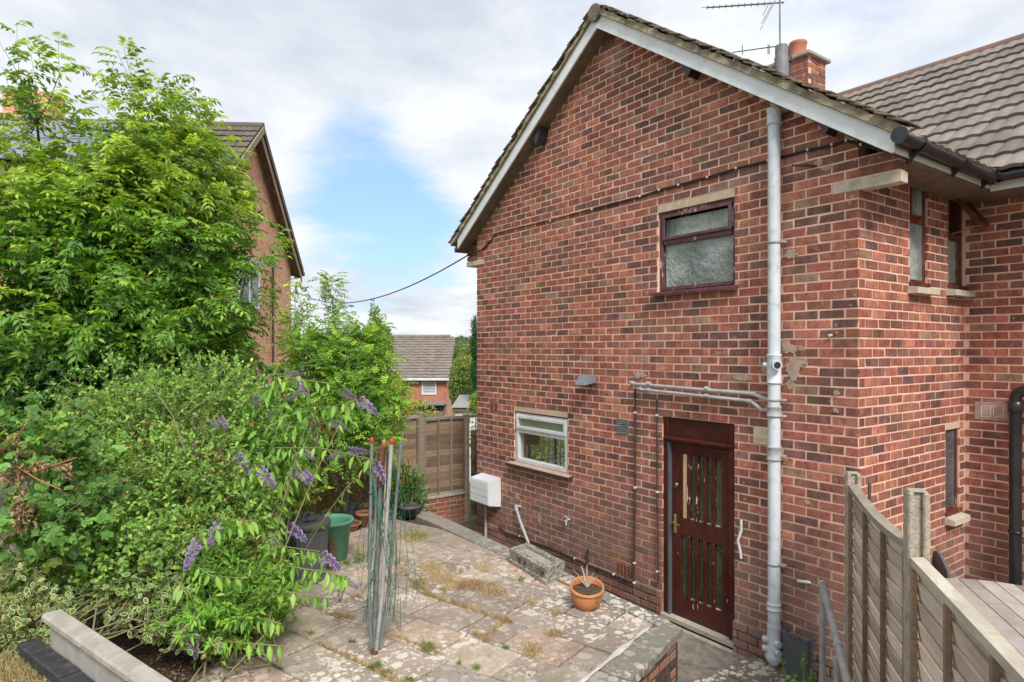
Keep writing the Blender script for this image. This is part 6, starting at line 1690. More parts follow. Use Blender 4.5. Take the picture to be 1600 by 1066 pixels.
# white garage
gk = 28.0; w3_ = WF(at(707, HY, gk), Vector((RX,RY,0)), Vector((-FX,-FY,0))); kk = gk/F
gg = empty('garage', at(730, 700, gk), 'white garage with a brown fascia and corrugated roof beside the valley house', 'garage')
m = MB(); w3_.box(m, .12, 3.2, -4, 0, -9, (HY-643)*kk); m.build('wall', M['white'], gg)
m = MB(); w3_.cbox(m, 0, 3.4, -.05, .12, (HY-643)*kk, (HY-638)*kk, .01); m.build('fascia', M['fence_batten'], gg)
m = MB(); n = 60; vs = []
for i in range(n+1): z = (HY-637)*kk+.03*(i % 2); vs += [w3_.P(-.05+3.6*i/n, .2, z), w3_.P(-.05+3.6*i/n, -4.2, z+.25)]
m.add(vs, [(2*i, 2*i+2, 2*i+3, 2*i+1) for i in range(n)]); m.build('roof', M['corr'], gg)
m = MB(); w3_.box(m, .0, .12, -.1, .1, -9, (HY-643)*kk); m.build('door_post', M['fence_batten'], gg)

# ------------------------------------------------------------------ foliage machinery
class Fol:
    def __init__(s): s.V = []; s.T = []; s.C = []; s.n = 0
    def put(s, tv, tf, P, X, Y, Z, col, col2=None, mask=None):
        """template verts (k,3) in frames X,Y,Z (already scaled) at P"""
        k = len(tv); N = len(P)
        if N == 0: return
        v = P[:,None,:]+tv[None,:,0:1]*X[:,None,:]+tv[None,:,1:2]*Y[:,None,:]+tv[None,:,2:3]*Z[:,None,:]
        f = tf[None]+(s.n+np.arange(N)*k)[:,None,None]
        c = np.repeat(col[:,None,:], k, 1)
        if mask is not None: c = np.where(mask[None,:,None], (col2 if col2.ndim == 2 else col2[None])[:,None,:], c)
        s.V.append(v.reshape(-1,3)); s.T.append(f.reshape(-1,3)); s.C.append(c.reshape(-1,3)); s.n += N*k
    def mesh(s, name, m):
        V = np.concatenate(s.V).astype(np.float32); T = np.concatenate(s.T).astype(np.int32); C = np.concatenate(s.C).astype(np.float32)
        me = bpy.data.meshes.new(name); me.vertices.add(len(V)); me.vertices.foreach_set('co', V.ravel())
        me.loops.add(T.size); me.loops.foreach_set('vertex_index', T.ravel())
        me.polygons.add(len(T)); me.polygons.foreach_set('loop_start', np.arange(0, T.size, 3, dtype=np.int32)); me.polygons.foreach_set('loop_total', np.full(len(T), 3, dtype=np.int32))
        me.update(calc_edges=True)
        if m is M['leaf']: C = C*FB
        ca = me.color_attributes.new('tone', 'FLOAT_COLOR', 'POINT'); ca.data.foreach_set('color', np.concatenate([C, np.ones((len(C),1), np.float32)], 1).ravel())
        me.materials.append(m); return me
    def build(s, name, m, p=None, stuff=True):
        o = link(name, s.mesh(name, m), p)
        if stuff: o['kind'] = 'stuff'
        return o
T4v = np.array([(0,0,0),(-.5,.42,.10),(0,1,-.06),(.5,.42,.10)]); T4f = np.array([(0,2,1),(0,3,2)])
T8v = np.array([(0,0,0),(-.36,.2,.07),(-.5,.48,.10),(-.3,.78,.05),(0,1,-.10),(.3,.78,.05),(.5,.48,.10),(.36,.2,.07),(0,.5,0)])
T8f = np.array([(0,8,1),(1,8,2),(2,8,3),(3,8,4),(4,8,5),(5,8,6),(6,8,7),(7,8,0)])
_rim = [(0,0,0),(-.42,.22,.04),(-.5,.55,.05),(-.25,.88,.02),(0,1,0),(.25,.88,.02),(.5,.55,.05),(.42,.22,.04)]
_in = [(x*.78,.5+(y-.5)*.82,z*.8+.008) for x, y, z in _rim]
TVv = np.array(_rim+_in); TVf = np.array([(0,j,i) for i, j in ((i, i+1) for i in range(1,7))]+[(8,8+j,8+i) for i, j in ((i, i+1) for i in range(1,7))])
TVm = np.array([True]*8+[False]*8)
def unit(a): return a/np.maximum(np.linalg.norm(a, axis=-1, keepdims=True), 1e-9)
def rnd_unit(n, R=RN): return unit(R.normal(size=(n,3)))
def frames(d, n_hint):
    Y = unit(d); X = unit(np.cross(Y, n_hint)); Z = np.cross(X, Y); return X, Y, Z
FB = 1.9
def jitter_col(base, n, R=RN, v=.22, warm=.12):
    b = np.array(base)[None]*(1+R.uniform(-v, v, (n,1))); b = b*(1+R.uniform(-warm, warm, (n,3))); return np.clip(b, .002, 1)
def wv(v): return np.array([v[0], v[1], v[2]])
Rv, Fv, Uv = np.array([RX,RY,0]), np.array([FX,FY,0]), np.array([0,0,1.])
def blob_points(blobs, n, R=RN, shell=.45):
    """points and outward directions inside image described ellipsoids (px,py,t,rx,ry,depth radius,weight)"""
    ws = np.array([b[6]*b[3]*b[4] for b in blobs]); ws = ws/ws.sum(); idx = R.choice(len(blobs), n, p=ws)
    u = rnd_unit(n, R); rr_ = R.uniform(0, 1, n)**shell
    P = np.zeros((n,3)); O = np.zeros((n,3))
    B = np.array([b[:6] for b in blobs])[idx]
    C = np.array([wv(at(b[0], b[1], b[2])) for b in blobs])[idx]
    sc = B[:,2]/F
    off = (u[:,0]*B[:,3]*sc)[:,None]*Rv+(u[:,2]*B[:,4]*sc)[:,None]*Uv+(u[:,1]*B[:,5])[:,None]*Fv
    return C+off*rr_[:,None], unit(off), rr_
def pinnate(fo, P, D, N, L, pairs, lw, ll, col, droop=.25, R=RN, fall=.35, tip=True):
    """compound leaves: base P, direction D, normal N, length L"""
    X, Y, Z = frames(D, N); n = len(P); down = np.array([0,0,-1.])
    for j in range(pairs+1):
        s = (j+1)/(pairs+1) if j < pairs else 1.0
        pos = P+Y*(L*s)[:,None]+down*(droop*L*s*s)[:,None]
        ax = unit(Y+down*(2*droop*s))
        size = (1-.35*abs(s-.55))
        for side in ((-1, 1) if j < pairs else (0,)):
            if side == 0 and not tip: continue
            d = unit(ax*(.55 if side else 1)+X*side*.95+down*fall*R.uniform(.4,1.6,(n,1))+R.normal(0,.12,(n,3)))
            x, y, z = frames(d, Z+R.normal(0,.25,(n,3)))
            l = (ll*size*R.uniform(.85,1.15,n))[:,None]; w_ = l*lw
            fo.put(T4v, T4f, pos, x*w_, y*l, z*l, col*(1+R.uniform(-.12,.12,(n,1))))
    # rachis
    w_ = .0022; tv = np.array([(-1,0,0),(1,0,0),(1,1,0),(-1,1,0)], float); tf = np.array([(0,1,2),(0,2,3)])
    for a, b in ((0, .5), (.5, 1)):
        pa = P+Y*(L*a)[:,None]+down*(droop*L*a*a)[:,None]; pb = P+Y*(L*b)[:,None]+down*(droop*L*b*b)[:,None]
        fo.put(tv, tf, pa, X*w_, pb-pa, Z, np.clip(col*1.25, 0, 1))
def shoots(n, blobs, R, up=.7, out=.6, rn=.35, shell=.45):
    P, O, rr_ = blob_points(blobs, n, R, shell); D = unit(O*out+Uv*up+R.normal(0, rn, (n,3))); return P, D, O, rr_
def pin_tree(name, lab, blobs, nshoot, stems, seed, leafL=.28, ll=.105, lw=.40, pairs=4, per=6, shootL=.42, base=(.135,.235,.028), young=(.27,.37,.045), deep=(.042,.10,.028), cat='tree', group=None, up=.7, trunk_r=.028, droop=.28, nobj=0, young_w=.5, hgrad=0.):
    base = (base[0]*1.12, base[1]*1.03, base[2]*.95)
    R = np.random.RandomState(seed); root_p = stems[0][0]
    e = empty(name, root_p, lab, cat, group)
    P, D, O, rr_ = shoots(nshoot, blobs, R, up); fo = Fol(); obj_fo = []
    for k in range(per):
        s = (k+.6)/per; pos = P+D*(shootL*s)
        ang = 2.4*k+R.uniform(0, 6.28, nshoot); A, _, B = frames(D, np.tile(np.array([[.3,.2,.9]]), (nshoot,1))); side = A*np.cos(ang)[:,None]+B*np.sin(ang)[:,None]
        d = unit(side+D*(.25+.5*s)+Uv*.15); 
        L = leafL*R.uniform(.7,1.15,nshoot)*(1-.3*max(0, s-.6)); nh_ = unit(Uv+O*.35+R.normal(0,.25,(nshoot,3)))
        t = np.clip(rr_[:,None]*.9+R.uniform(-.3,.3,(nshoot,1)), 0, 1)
        yw = (R.uniform(0,1,(nshoot,1)) < young_w*s)*R.uniform(.3,1,(nshoot,1))
        c = np.array(deep)*(1-t)+np.array(base)*t; c = c*(1-yw)+np.array(young)*yw; c = c*(1+R.uniform(-.2,.2,(nshoot,1)))  # deep: shade inside the crown put into the colour of inner leaves
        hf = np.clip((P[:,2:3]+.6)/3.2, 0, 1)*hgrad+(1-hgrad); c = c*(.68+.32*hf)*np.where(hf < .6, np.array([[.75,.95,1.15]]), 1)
        pinnate(fo, pos, d, nh_, L, pairs, lw, np.full(nshoot, ll), c, droop, R)
    w_ = .004; tv = np.array([(-1,0,0),(1,0,0),(.5,1,0),(-.5,1,0)], float); tf = np.array([(0,1,2),(0,2,3)]); X, Y, Z = frames(D, np.tile(-Fv[None], (nshoot,1)))
    fo.put(tv, tf, P-D*.1, X*w_, D*(shootL+.1), Z, jitter_col((.13,.13,.07), nshoot, R))
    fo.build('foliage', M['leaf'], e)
    if nobj:        # the leaves that stand out at the edge, one by one, from a few shared shapes
        vars_ = []
        for i in range(8):
            f2 = Fol(); c = np.array([base if i % 3 else young])*R.uniform(.85,1.2); pinnate(f2, np.zeros((1,3)), np.array([[0,1.,0]]), np.array([[0,0,1.]]), np.array([leafL*1.1]), pairs, lw, np.array([ll*1.1]), c, droop, R)
            vars_.append(f2.mesh('leaf', M['leaf']))
        P2, D2, O2, _ = shoots(nobj, [b for b in blobs], R, up, shell=.08)
        for i in range(nobj):
            d = Vector(D2[i]+Rv*R.uniform(-1,1)*.8-Fv*.4).normalized(); x = d.cross(Vector((0,0,1))).normalized(); z = x.cross(d)
            link('leaf', vars_[i % 8], e, loc=P2[i], rot=Matrix((x, d, z)).transposed().to_euler())
    tb_ = MB()
    for s_ in stems:
        k_ = len(s_); tb_.tube([Vector(p) for p in s_], [trunk_r*(1-.88*i/(k_-1)) for i in range(k_)], 7)
    tr_ = tb_.build('trunk', M['bark'], e)
    br = MB(); sp = [np.array(wv(p)) for s_ in stems for p in s_[1:]]
    for i in range(0, nshoot, max(1, nshoot//140)):
        dd = [np.linalg.norm(P[i]-q) for q in sp]; q = sp[int(np.argmin(dd))]
        br.tube([Vector(q), Vector((q+P[i])/2-np.array([0,0,.06])), Vector(P[i])], [.010,.007,.004], 5, False)
    br.build('branches', M['bark'], e)['kind'] = 'stuff'; return e
def S_(*pts): return [at(*p) for p in pts]
GZ = -2.5

# ash trees at the left
b1 = [(55,135,7.6,50,36,.4,.6),(40,205,7.6,60,50,.45,.75),(90,270,7.6,60,70,.5,.40),(15,300,7.4,50,70,.5,.5),(95,370,7.5,120,110,.7,1.),(10,420,7.2,90,140,.7,1),(110,500,7.3,110,110,.7,1.1),(20,580,7.0,110,80,.7,1.1)]
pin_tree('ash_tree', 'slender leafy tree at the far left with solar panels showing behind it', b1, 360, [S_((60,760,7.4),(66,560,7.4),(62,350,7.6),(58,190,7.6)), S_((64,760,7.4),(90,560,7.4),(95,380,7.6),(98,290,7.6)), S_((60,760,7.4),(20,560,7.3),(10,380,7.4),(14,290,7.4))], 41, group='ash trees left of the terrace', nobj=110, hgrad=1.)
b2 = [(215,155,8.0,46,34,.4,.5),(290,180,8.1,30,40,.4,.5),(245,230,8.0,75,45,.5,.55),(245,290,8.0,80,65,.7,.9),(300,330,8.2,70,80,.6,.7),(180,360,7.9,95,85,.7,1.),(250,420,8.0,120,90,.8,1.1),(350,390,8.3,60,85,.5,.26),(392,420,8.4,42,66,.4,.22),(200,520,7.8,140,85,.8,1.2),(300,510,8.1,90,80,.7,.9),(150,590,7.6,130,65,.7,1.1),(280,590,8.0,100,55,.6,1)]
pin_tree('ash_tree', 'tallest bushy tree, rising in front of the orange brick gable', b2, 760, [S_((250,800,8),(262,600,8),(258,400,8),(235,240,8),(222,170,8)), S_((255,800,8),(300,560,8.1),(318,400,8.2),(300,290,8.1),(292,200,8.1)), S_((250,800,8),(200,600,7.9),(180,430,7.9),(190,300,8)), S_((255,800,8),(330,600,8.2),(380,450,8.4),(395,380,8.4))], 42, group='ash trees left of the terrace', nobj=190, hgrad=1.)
# saplings left of the gap
b3 = [(525,540,9.2,40,40,.3,.6),(512,480,9.2,14,34,.2,.45),(575,560,9.2,30,40,.3,.6),(560,580,9.0,45,40,.4,1),(500,580,8.8,48,55,.4,1),(555,640,8.8,65,45,.5,1.1),(585,620,8.9,35,40,.3,.9),(510,650,8.6,50,40,.4,1),(560,700,8.6,60,28,.4,.8)]
pin_tree('false_acacia', 'bright feathery sapling in the gap between the two houses', b3, 520, [S_((540,800,9.0),(535,620,9.0),(520,470,9.2),(508,430,9.2)), S_((540,800,9.0),(565,640,9),(560,520,9.1)), S_((540,800,9.0),(500,660,8.8),(495,560,8.9))], 43, leafL=.22, ll=.055, lw=.42, pairs=5, per=6, shootL=.3, base=(.10,.215,.03), deep=(.035,.09,.02), young=(.22,.34,.04), trunk_r=.02, nobj=0)
b4 = [(462,480,9.8,10,30,.2,1),(458,540,9.8,16,40,.2,1),(470,590,9.6,26,30,.3,1)]
pin_tree('thin_sapling', 'thin dark stemmed sapling left of the feathery one, crossing the wire', b4, 42, [S_((455,800,9.6),(456,620,9.7),(460,520,9.8),(462,447,9.8)), S_((455,800,9.6),(462,600,9.7),(474,540,9.7),(476,495,9.7))], 44, leafL=.20, ll=.07, lw=.5, pairs=3, per=5, shootL=.22, trunk_r=.016)
b4b = [(590,540,20,24,40,.7,1),(586,500,20,10,22,.3,.5),(583,478,20,4,10,.15,.2)]
def leaf_tree(name, lab, blobs, n, stems, seed, size=.06, lw=.55, base=(.08,.17,.03), deep=(.03,.07,.018), young=(.2,.3,.04), yw=.2, cat='tree', group=None, trunk_r=.05, tmpl=0, hang=0., mat='leaf', shell=.4, nbr=70, cols=None):
    R = np.random.RandomState(seed); e = empty(name, stems[0][0] if stems else at(*blobs[0][:3]), lab, cat, group)
    P, O, rr_ = blob_points(blobs, n, R, shell); D = unit(O*.6+R.normal(0,.6,(n,3))+Uv*(.2-hang)); nh_ = unit(Uv+O*.5+R.normal(0,.4,(n,3)))
    X, Y, Z = frames(D, nh_); t = np.clip(rr_[:,None]*1.05-.1+R.uniform(-.3,.3,(n,1)), 0, 1); c = np.array(deep)*(1-t)+np.array(base)*t  # inner leaves take the deep colour, painted shade of the crown's inside
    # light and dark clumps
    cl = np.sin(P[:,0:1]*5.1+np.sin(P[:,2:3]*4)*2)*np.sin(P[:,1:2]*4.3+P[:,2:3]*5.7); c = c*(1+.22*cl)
    y = (R.uniform(0,1,(n,1)) < yw)*R.uniform(.3,1,(n,1)); c = c*(1-y)+np.array(young)*y; c = c*(1+R.uniform(-.22,.22,(n,1)))
    l = (size*R.uniform(.6,1.25,n))[:,None]
    fo = Fol(); fo.put(T8v if tmpl else T4v, T8f if tmpl else T4f, P, X*l*lw, Y*l, Z*l, c)
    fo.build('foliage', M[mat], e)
    if stems:
        tb_ = MB()
        for s_ in stems: tb_.tube([Vector(p) for p in s_], [trunk_r*(1-.75*i/(len(s_)-1)) for i in range(len(s_))], 7)
        tb_.build('trunk', M['bark'], e)
        br = MB(); sp = [np.array(wv(p)) for s_ in stems for p in s_[1:]]
        for i in range(0, n, max(1, n//nbr)):
            dd = [np.linalg.norm(P[i]-q) for q in sp]; q = sp[int(np.argmin(dd))]; br.tube([Vector(q), Vector((q+P[i])/2), Vector(P[i])], [trunk_r*.3,trunk_r*.2,trunk_r*.1], 4, False)
        br.build('branches', M['bark'], e)['kind'] = 'stuff'
    return e
leaf_tree('garden_tree', 'dark greyish tree beyond the feathery sapling', b4b, 4200, [S_((590,700,20),(588,560,20),(585,500,20))], 45, size=.10, base=(.10,.17,.045), yw=.15)
leaf_tree('yellow_shrub', 'yellow green shrub growing beyond the back fence', [(600,632,13,48,40,.5,1),(640,645,13,42,22,.4,.7),(612,600,13,22,22,.3,.6),(668,652,13,24,10,.3,.4)], 5200, [S_((620,760,13),(610,640,13),(605,590,13))], 46, size=.055, base=(.20,.26,.04), deep=(.08,.13,.03), young=(.42,.36,.07), yw=.4, trunk_r=.02)
leaf_tree('round_tree', 'soft green tree beyond the white garage', [(725,600,34,24,45,1.4,1),(735,570,36,22,34,1.2,1),(722,545+20,36,10,14,.6,.5)], 16000, [S_((725,720,34),(725,620,34),(727,570,34))], 47, size=.14, base=(.11,.16,.05), deep=(.045,.075,.028), young=(.22,.24,.06), yw=.25)
leaf_tree('conifer', 'dark conifer at the edge of the brick house', [(742,510,30,6,16,.5,.6),(745,540,30,10,22,.6,1),(748,580,30,13,26,.7,1),(750,630,30,16,34,.8,1)], 9000, [S_((746,720,30),(745,600,30),(742,492,30))], 48, size=.14, lw=.22, base=(.025,.075,.028), deep=(.012,.035,.015), young=(.05,.12,.04), hang=.3, yw=.1)
leaf_tree('evergreen_bush', 'small dark green bush in front of the white garage', [(743,632,20,8,18,.4,1)], 2500, [S_((744,700,20),(743,640,20))], 49, size=.07, base=(.05,.15,.03), trunk_r=.03)
for i, (px, py, t, rx, ry, lab) in enumerate(((560,640,60,60,50,'far green tree behind the feathery sapling'),(480,620,45,40,50,'far tree left of the feathery sapling'),(716,560,120,12,12,'far tree below the hills'),(770,560,70,40,30,'far tree hidden mostly by the brick house'))):
    leaf_tree('far_tree', lab, [(px,py,t,rx,ry,t*rx/F,1),(px+rx*.4,py+ry*.4,t,rx*.7,ry*.7,t*rx/F*.7,.7)], 7000, [S_((px,py+ry*2,t),(px,py,t))], 60+i, size=t*.0045, base=(.08,.13,.045), deep=(.04,.07,.03), yw=.1, group='far trees in the valley')
# tree seen through the kitchen
R = np.random.RandomState(77); e = empty('laurel_bush', (-11.5, 8.3, -3.1), 'yellow green bush outside the far side of the kitchen', 'bush'); n = 6000
P = np.array([-11.4,8.6,-1.7])+rnd_unit(n, R)*np.array([.9,1.6,1.4])*(R.uniform(0,1,(n,1))**.4); X, Y, Z = frames(rnd_unit(n,R), rnd_unit(n,R)); fo = Fol(); l = R.uniform(.05,.10,(n,1)); fo.put(T4v, T4f, P, X*l*.5, Y*l, Z*l, jitter_col((.16,.22,.04), n, R)); fo.build('foliage', M['leaf'], e)
# far hills wooded band
R = np.random.RandomState(78); fo = Fol(); n = 5000; an = R.uniform(-.5,.5,n); dd = R.uniform(300,820,n)
P = np.array([[FX,FY,0]])*dd[:,None]*np.cos(an)[:,None]+np.array([[RX,RY,0]])*dd[:,None]*np.sin(an)[:,None]; P[:,2] = [ground_height(d)+3 for d in dd]
keep = (np.abs(P[:,2]) < 99); P = P[keep]; n = len(P)
for _ in range(6):
    Q = P+R.normal(0,3.,(n,3))*np.array([1,1,.5]); X, Y, Z = frames(rnd_unit(n,R), rnd_unit(n,R)); l = R.uniform(2.5,5,(n,1)); fo.put(T4v, T4f, Q, X*l*.8, Y*l, Z*l, jitter_col((.055,.085,.04), n, R))
o = fo.build('distant_woods', M['leaf']); tag(o, 'hazy wooded slopes of the far valley side', 'woods')

# ------------------------------------------------------------------ thicket: rose, honeysuckle, bramble, variegated ground cover
def shrub(name, lab, blobs, nspray, seed, leaf=.028, lw=.6, per=14, spread=.10, base=(.085,.17,.03), deep=(.032,.075,.02), young=(.22,.30,.05), yw=.25, tmpl=0, tri=False, stemcol=(.22,.22,.10), varieg=False, shell=.35, nstem=60, hang=.1, ground=TZ, obj=None, cat='shrub', extra=None, sprayL=.22):
    R = np.random.RandomState(seed); c0 = at(*blobs[0][:3]); e = empty(name, (c0.x, c0.y, ground), lab, cat)
    P, O, rr_ = blob_points(blobs, nspray, R, shell); D = unit(O*.7+Uv*(.5-hang)+R.normal(0,.4,(nspray,3)))
    fo = Fol(); tv = np.array([(-1,0,0),(1,0,0),(.5,1,0),(-.5,1,0)], float); tf = np.array([(0,1,2),(0,2,3)])
    X, Y, Z = frames(D, np.tile(-Fv[None], (nspray,1))); fo.put(tv, tf, P, X*.002, D*sprayL, Z, jitter_col(stemcol, nspray, R))
    for k in range(per):
        s = R.uniform(0.05, 1, (nspray,1)); pos = P+D*sprayL*s+R.normal(0, .008, (nspray,3))
        d = unit(R.normal(0,.7,(nspray,3))+D*.5+O*.3-Uv*hang); nh_ = unit(Uv*.8+O*.5-Fv*.25+R.normal(0,.4,(nspray,3))); x, y, z = frames(d, nh_)
        l = leaf*R.uniform(.6,1.25,(nspray,1)); t = np.clip(rr_[:,None]*1.1-.12+R.uniform(-.25,.25,(nspray,1)), 0, 1); c = np.array(deep)*(1-t)+np.array(base)*t  # leaves nearer the shrub's middle coloured darker, its inner shade painted in
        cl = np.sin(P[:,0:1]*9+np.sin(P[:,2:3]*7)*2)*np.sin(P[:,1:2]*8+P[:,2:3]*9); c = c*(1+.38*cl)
        yy = (R.uniform(0,1,(nspray,1)) < yw*s)*R.uniform(.2,1,(nspray,1)); c = c*(1-yy)+np.array(young)*yy; c = c*(1+R.uniform(-.2,.2,(nspray,1)))
        if varieg: fo.put(TVv, TVf, pos, x*l*lw, y*l, z*l, c, jitter_col((.36,.36,.19), nspray, R, .2), TVm)
        elif tri:
            for a in (-.9, 0, .9):
                d2 = unit(d+x*a*.9); x2, y2, z2 = frames(d2, z+x*a*.2); fo.put(T8v, T8f, pos, x2*l*lw, y2*l, z2*l, c*(1+R.uniform(-.1,.1,(nspray,1))))
        else: fo.put(T8v if tmpl else T4v, T8f if tmpl else T4f, pos, x*l*lw, y*l, z*l, c)
    fo.build('foliage', M['leaf'], e)
    mb = MB()
    for i in range(nstem):
        j = R.randint(nspray); p = P[j]; b_ = np.array([c0.x, c0.y, ground])+np.array([R.uniform(-.4,.4), R.uniform(-.4,.4), 0]); m_ = (p+b_)/2+R.normal(0,.08,3); mb.tube([Vector(b_), Vector(m_), Vector(p), Vector(p+D[j]*sprayL)], [.009,.006,.004,.002], 5, False)
    mb.build('stems', M['stem'], e); return e
shrub('rose_thicket', 'dense thicket of small leaved rose and honeysuckle in the middle of the bushes', [(250,680,6.2,110,80,.5,1),(330,650,6.6,95,70,.5,.9),(200,780,5.8,130,90,.5,1.1),(300,790,5.8,110,100,.5,1.1),(230,880,5.4,120,70,.45,1.1),(150,690,6.2,90,70,.45,.9),(400,700,6.8,70,80,.5,.8),(330,890,5.5,80,65,.4,.9),(375,775,6.5,50,60,.4,.6),(170,610,6.3,44,44,.3,.35),(255,600,6.4,50,40,.3,.35),(345,610,6.6,50,44,.3,.35),(100,650,6.2,40,30,.3,.3),(130,850,4.95,90,45,.3,.8),(200,880,5.0,90,35,.3,.7)], 4300, 81, leaf=.045, lw=.60, per=11, base=(.13,.235,.05), young=(.28,.35,.07), yw=.28, nstem=90)
shrub('ivy_mass', 'dark bank of leaves under the big trees', [(90,600,7.0,150,50,.4,1),(250,620,7.4,140,40,.4,1),(380,620,7.8,70,40,.4,.6),(60,690,6.6,90,60,.4,1)], 1300, 82, leaf=.06, lw=.75, per=12, base=(.045,.11,.03), deep=(.012,.03,.010), yw=.08, tmpl=1, nstem=30)
shrub('bramble', 'bramble with broad leaves over the grey fence piece at the left edge', [(40,690,4.9,60,45,.25,1),(30,850,4.5,60,60,.25,1),(120,820,4.9,60,60,.3,1),(60,760,4.9,36,30,.2,.35),(110,740,5.0,50,60,.2,.8)], 250, 83, leaf=.065, lw=.72, per=5, tri=True, base=(.10,.205,.045), deep=(.03,.075,.02), yw=.12, nstem=26, ground=-1.95, shell=.3)
shrub('variegated_euonymus', 'cream edged ground cover shrub beside the low wall', [(36,985,4.1,52,36,.2,1.2),(250,985,4.75,60,14,.15,.5),(10,930,4.3,30,30,.2,.8),(160,925,4.9,70,22,.25,.8),(240,955,4.85,60,24,.2,.9),(215,920,4.9,60,30,.2,.6),(300,1003,4.75,36,10,.1,.3)], 520, 84, leaf=.045, lw=.62, per=8, base=(.055,.13,.035), deep=(.03,.08,.02), yw=.05, varieg=True, nstem=40, ground=-2.0, hang=.3, sprayL=.14)
shrub('yellow_bush', 'yellow green leafy bush behind the dustbin', [(450,770,7.2,36,24,.3,1),(410,820,6.9,34,40,.3,1),(380,880,6.4,40,50,.3,1)], 620, 85, leaf=.045, lw=.75, per=11, base=(.17,.27,.035), deep=(.04,.10,.018), young=(.38,.40,.05), yw=.4, tmpl=1, nstem=24)
shrub('low_leafy_plant', 'low bright green plants at the foot of the buddleia', [(350,950,5.1,80,45,.25,1),(400,930,5.4,50,50,.25,1),(310,960,4.9,50,30,.2,.6)], 330, 86, leaf=.065, lw=.30, per=12, base=(.12,.25,.03), deep=(.03,.09,.015), yw=.25, tmpl=1, nstem=20)
shrub('green_pot_plant', 'leafy plant beside the green bin behind the washing line', [(622,768,9.9,28,26,.25,1),(640,783,9.8,16,14,.15,.6)], 210, 87, leaf=.10, lw=.2, per=12, base=(.06,.13,.035), young=(.10,.2,.05), nstem=12, spread=.2)
R = np.random.RandomState(88); fo = Fol(); n = 700; P, O, _ = blob_points([(260,780,5.6,130,100,.45,1),(330,850,5.3,70,60,.35,.7),(150,780,5.3,70,60,.3,.4)], n, R, .12); P = P-Fv*.08; d = unit(R.normal(0,.8,(n,3))); x, y, z = frames(d, rnd_unit(n,R)); l = R.uniform(.012,.026,(n,1)); fo.put(T4v, T4f, P, x*l*.7, y*l, z*l, jitter_col((.62,.36,.14), n, R, .35)); tag(fo.build('honeysuckle_flowers', M['petal']), 'tiny tan and orange honeysuckle flowers spread over the thicket', 'flowers')
# withered bramble sprays and papery leaves
R = np.random.RandomState(91); fo = Fol()
e = empty('withered_bramble', at(30, 760, 4.7), 'withered tan bramble leaves hanging at the left edge', 'dead branch')
for (px, py, t, rx, ry, n) in ((15,700,4.7,25,25,120),(20,745,4.7,28,14,120),(60,728,4.7,34,9,90),(30,800,4.5,12,40,110),(75,700,4.9,20,10,50),(100,800,4.8,20,30,50),(60,790,4.6,14,26,50),(105,735,4.8,16,14,40)):
    P, O, _ = blob_points([(px,py,t,rx,ry,.08,1)], n, R, .6); d = unit(R.normal(0,.6,(n,3))-Uv*.6); x, y, z = frames(d, rnd_unit(n,R)); l = R.uniform(.02,.055,(n,1)); fo.put(T4v*np.array([1,1,3.]), T4f, P, x*l*.45, y*l, z*l, jitter_col((.44,.30,.20), n, R, .3))
fo.build('dry_leaves', M['dry'], e)
mb = MB()
for pts in (((-10,690),(20,725),(60,750),(95,765)),((28,740),(32,790),(36,830)),((60,735),(100,722),(120,715)),((-5,715),(20,690),(40,665)),((55,770),(60,800),(62,822))): mb.tube([at(x, y, 4.65) for x, y in pts], .006, 6, False)
mb.build('dead_canes', M['terracotta2'], e)
mb = MB()
for (pts, t) in ((((100,860),(112,800),(120,770)),4.8),(((60,720),(150,690),(200,640)),5.5),(((235,600),(270,650),(290,710),(330,760)),5.6),(((80,640),(160,610),(230,580)),6.),(((120,730),(180,760),(250,720)),5.2),(((345,610),(300,640),(240,700)),5.9),(((302,670),(301,600),(300,590)),6),(((395,760),(380,800),(370,850)),5.6)): mb.tube([at(x, y, t) for x, y in pts], [.006,.005,.003] if len(pts) == 3 else .005, 6, False)
tag(mb.build('bramble_canes', M['stem']), 'long bare canes arching out of the thicket', 'canes')

# ------------------------------------------------------------------ buddleia: arching branches, hanging leaves, purple flower heads
bud = empty('buddleia', on_z(400, 985, TZ), 'buddleia with arching branches and purple flower spikes over the terrace', 'shrub')
def leafmesh(sz, w, c, und=.0):
    R = np.random.RandomState(int(sz*1e4)+int(c[1]*1e3)); f2 = Fol(); v = []; n = 7; tv = []; 
    for i in range(n):
        s = i/(n-1); ww = w*math.sin(math.pi*min(1, s**.75*.98+.02))*.5*(1-.25*s); zc = -.22*s*s*sz
        tv += [(-ww, s*sz, zc+.18*ww*2), (0, s*sz, zc), (ww, s*sz, zc+.18*ww*2)]
    tf = []
    for i in range(n-1):
        a = 3*i; tf += [(a, a+1, a+4), (a, a+4, a+3), (a+1, a+2, a+5), (a+1, a+5, a+4)]
    f2.put(np.array(tv), np.array(tf), np.zeros((1,3)), np.array([[1.,0,0]]), np.array([[0,1.,0]]), np.array([[0,0,1.]]), np.array([c])); return f2.mesh('leaf', M['leaf'])
LM = [leafmesh(.12, .034, (.11,.23,.035)), leafmesh(.13, .040, (.14,.27,.04)), leafmesh(.10, .028, (.17,.28,.06)), leafmesh(.145, .045, (.085,.19,.03)), leafmesh(.09, .026, (.22,.30,.12)), leafmesh(.11, .036, (.19,.32,.04))]
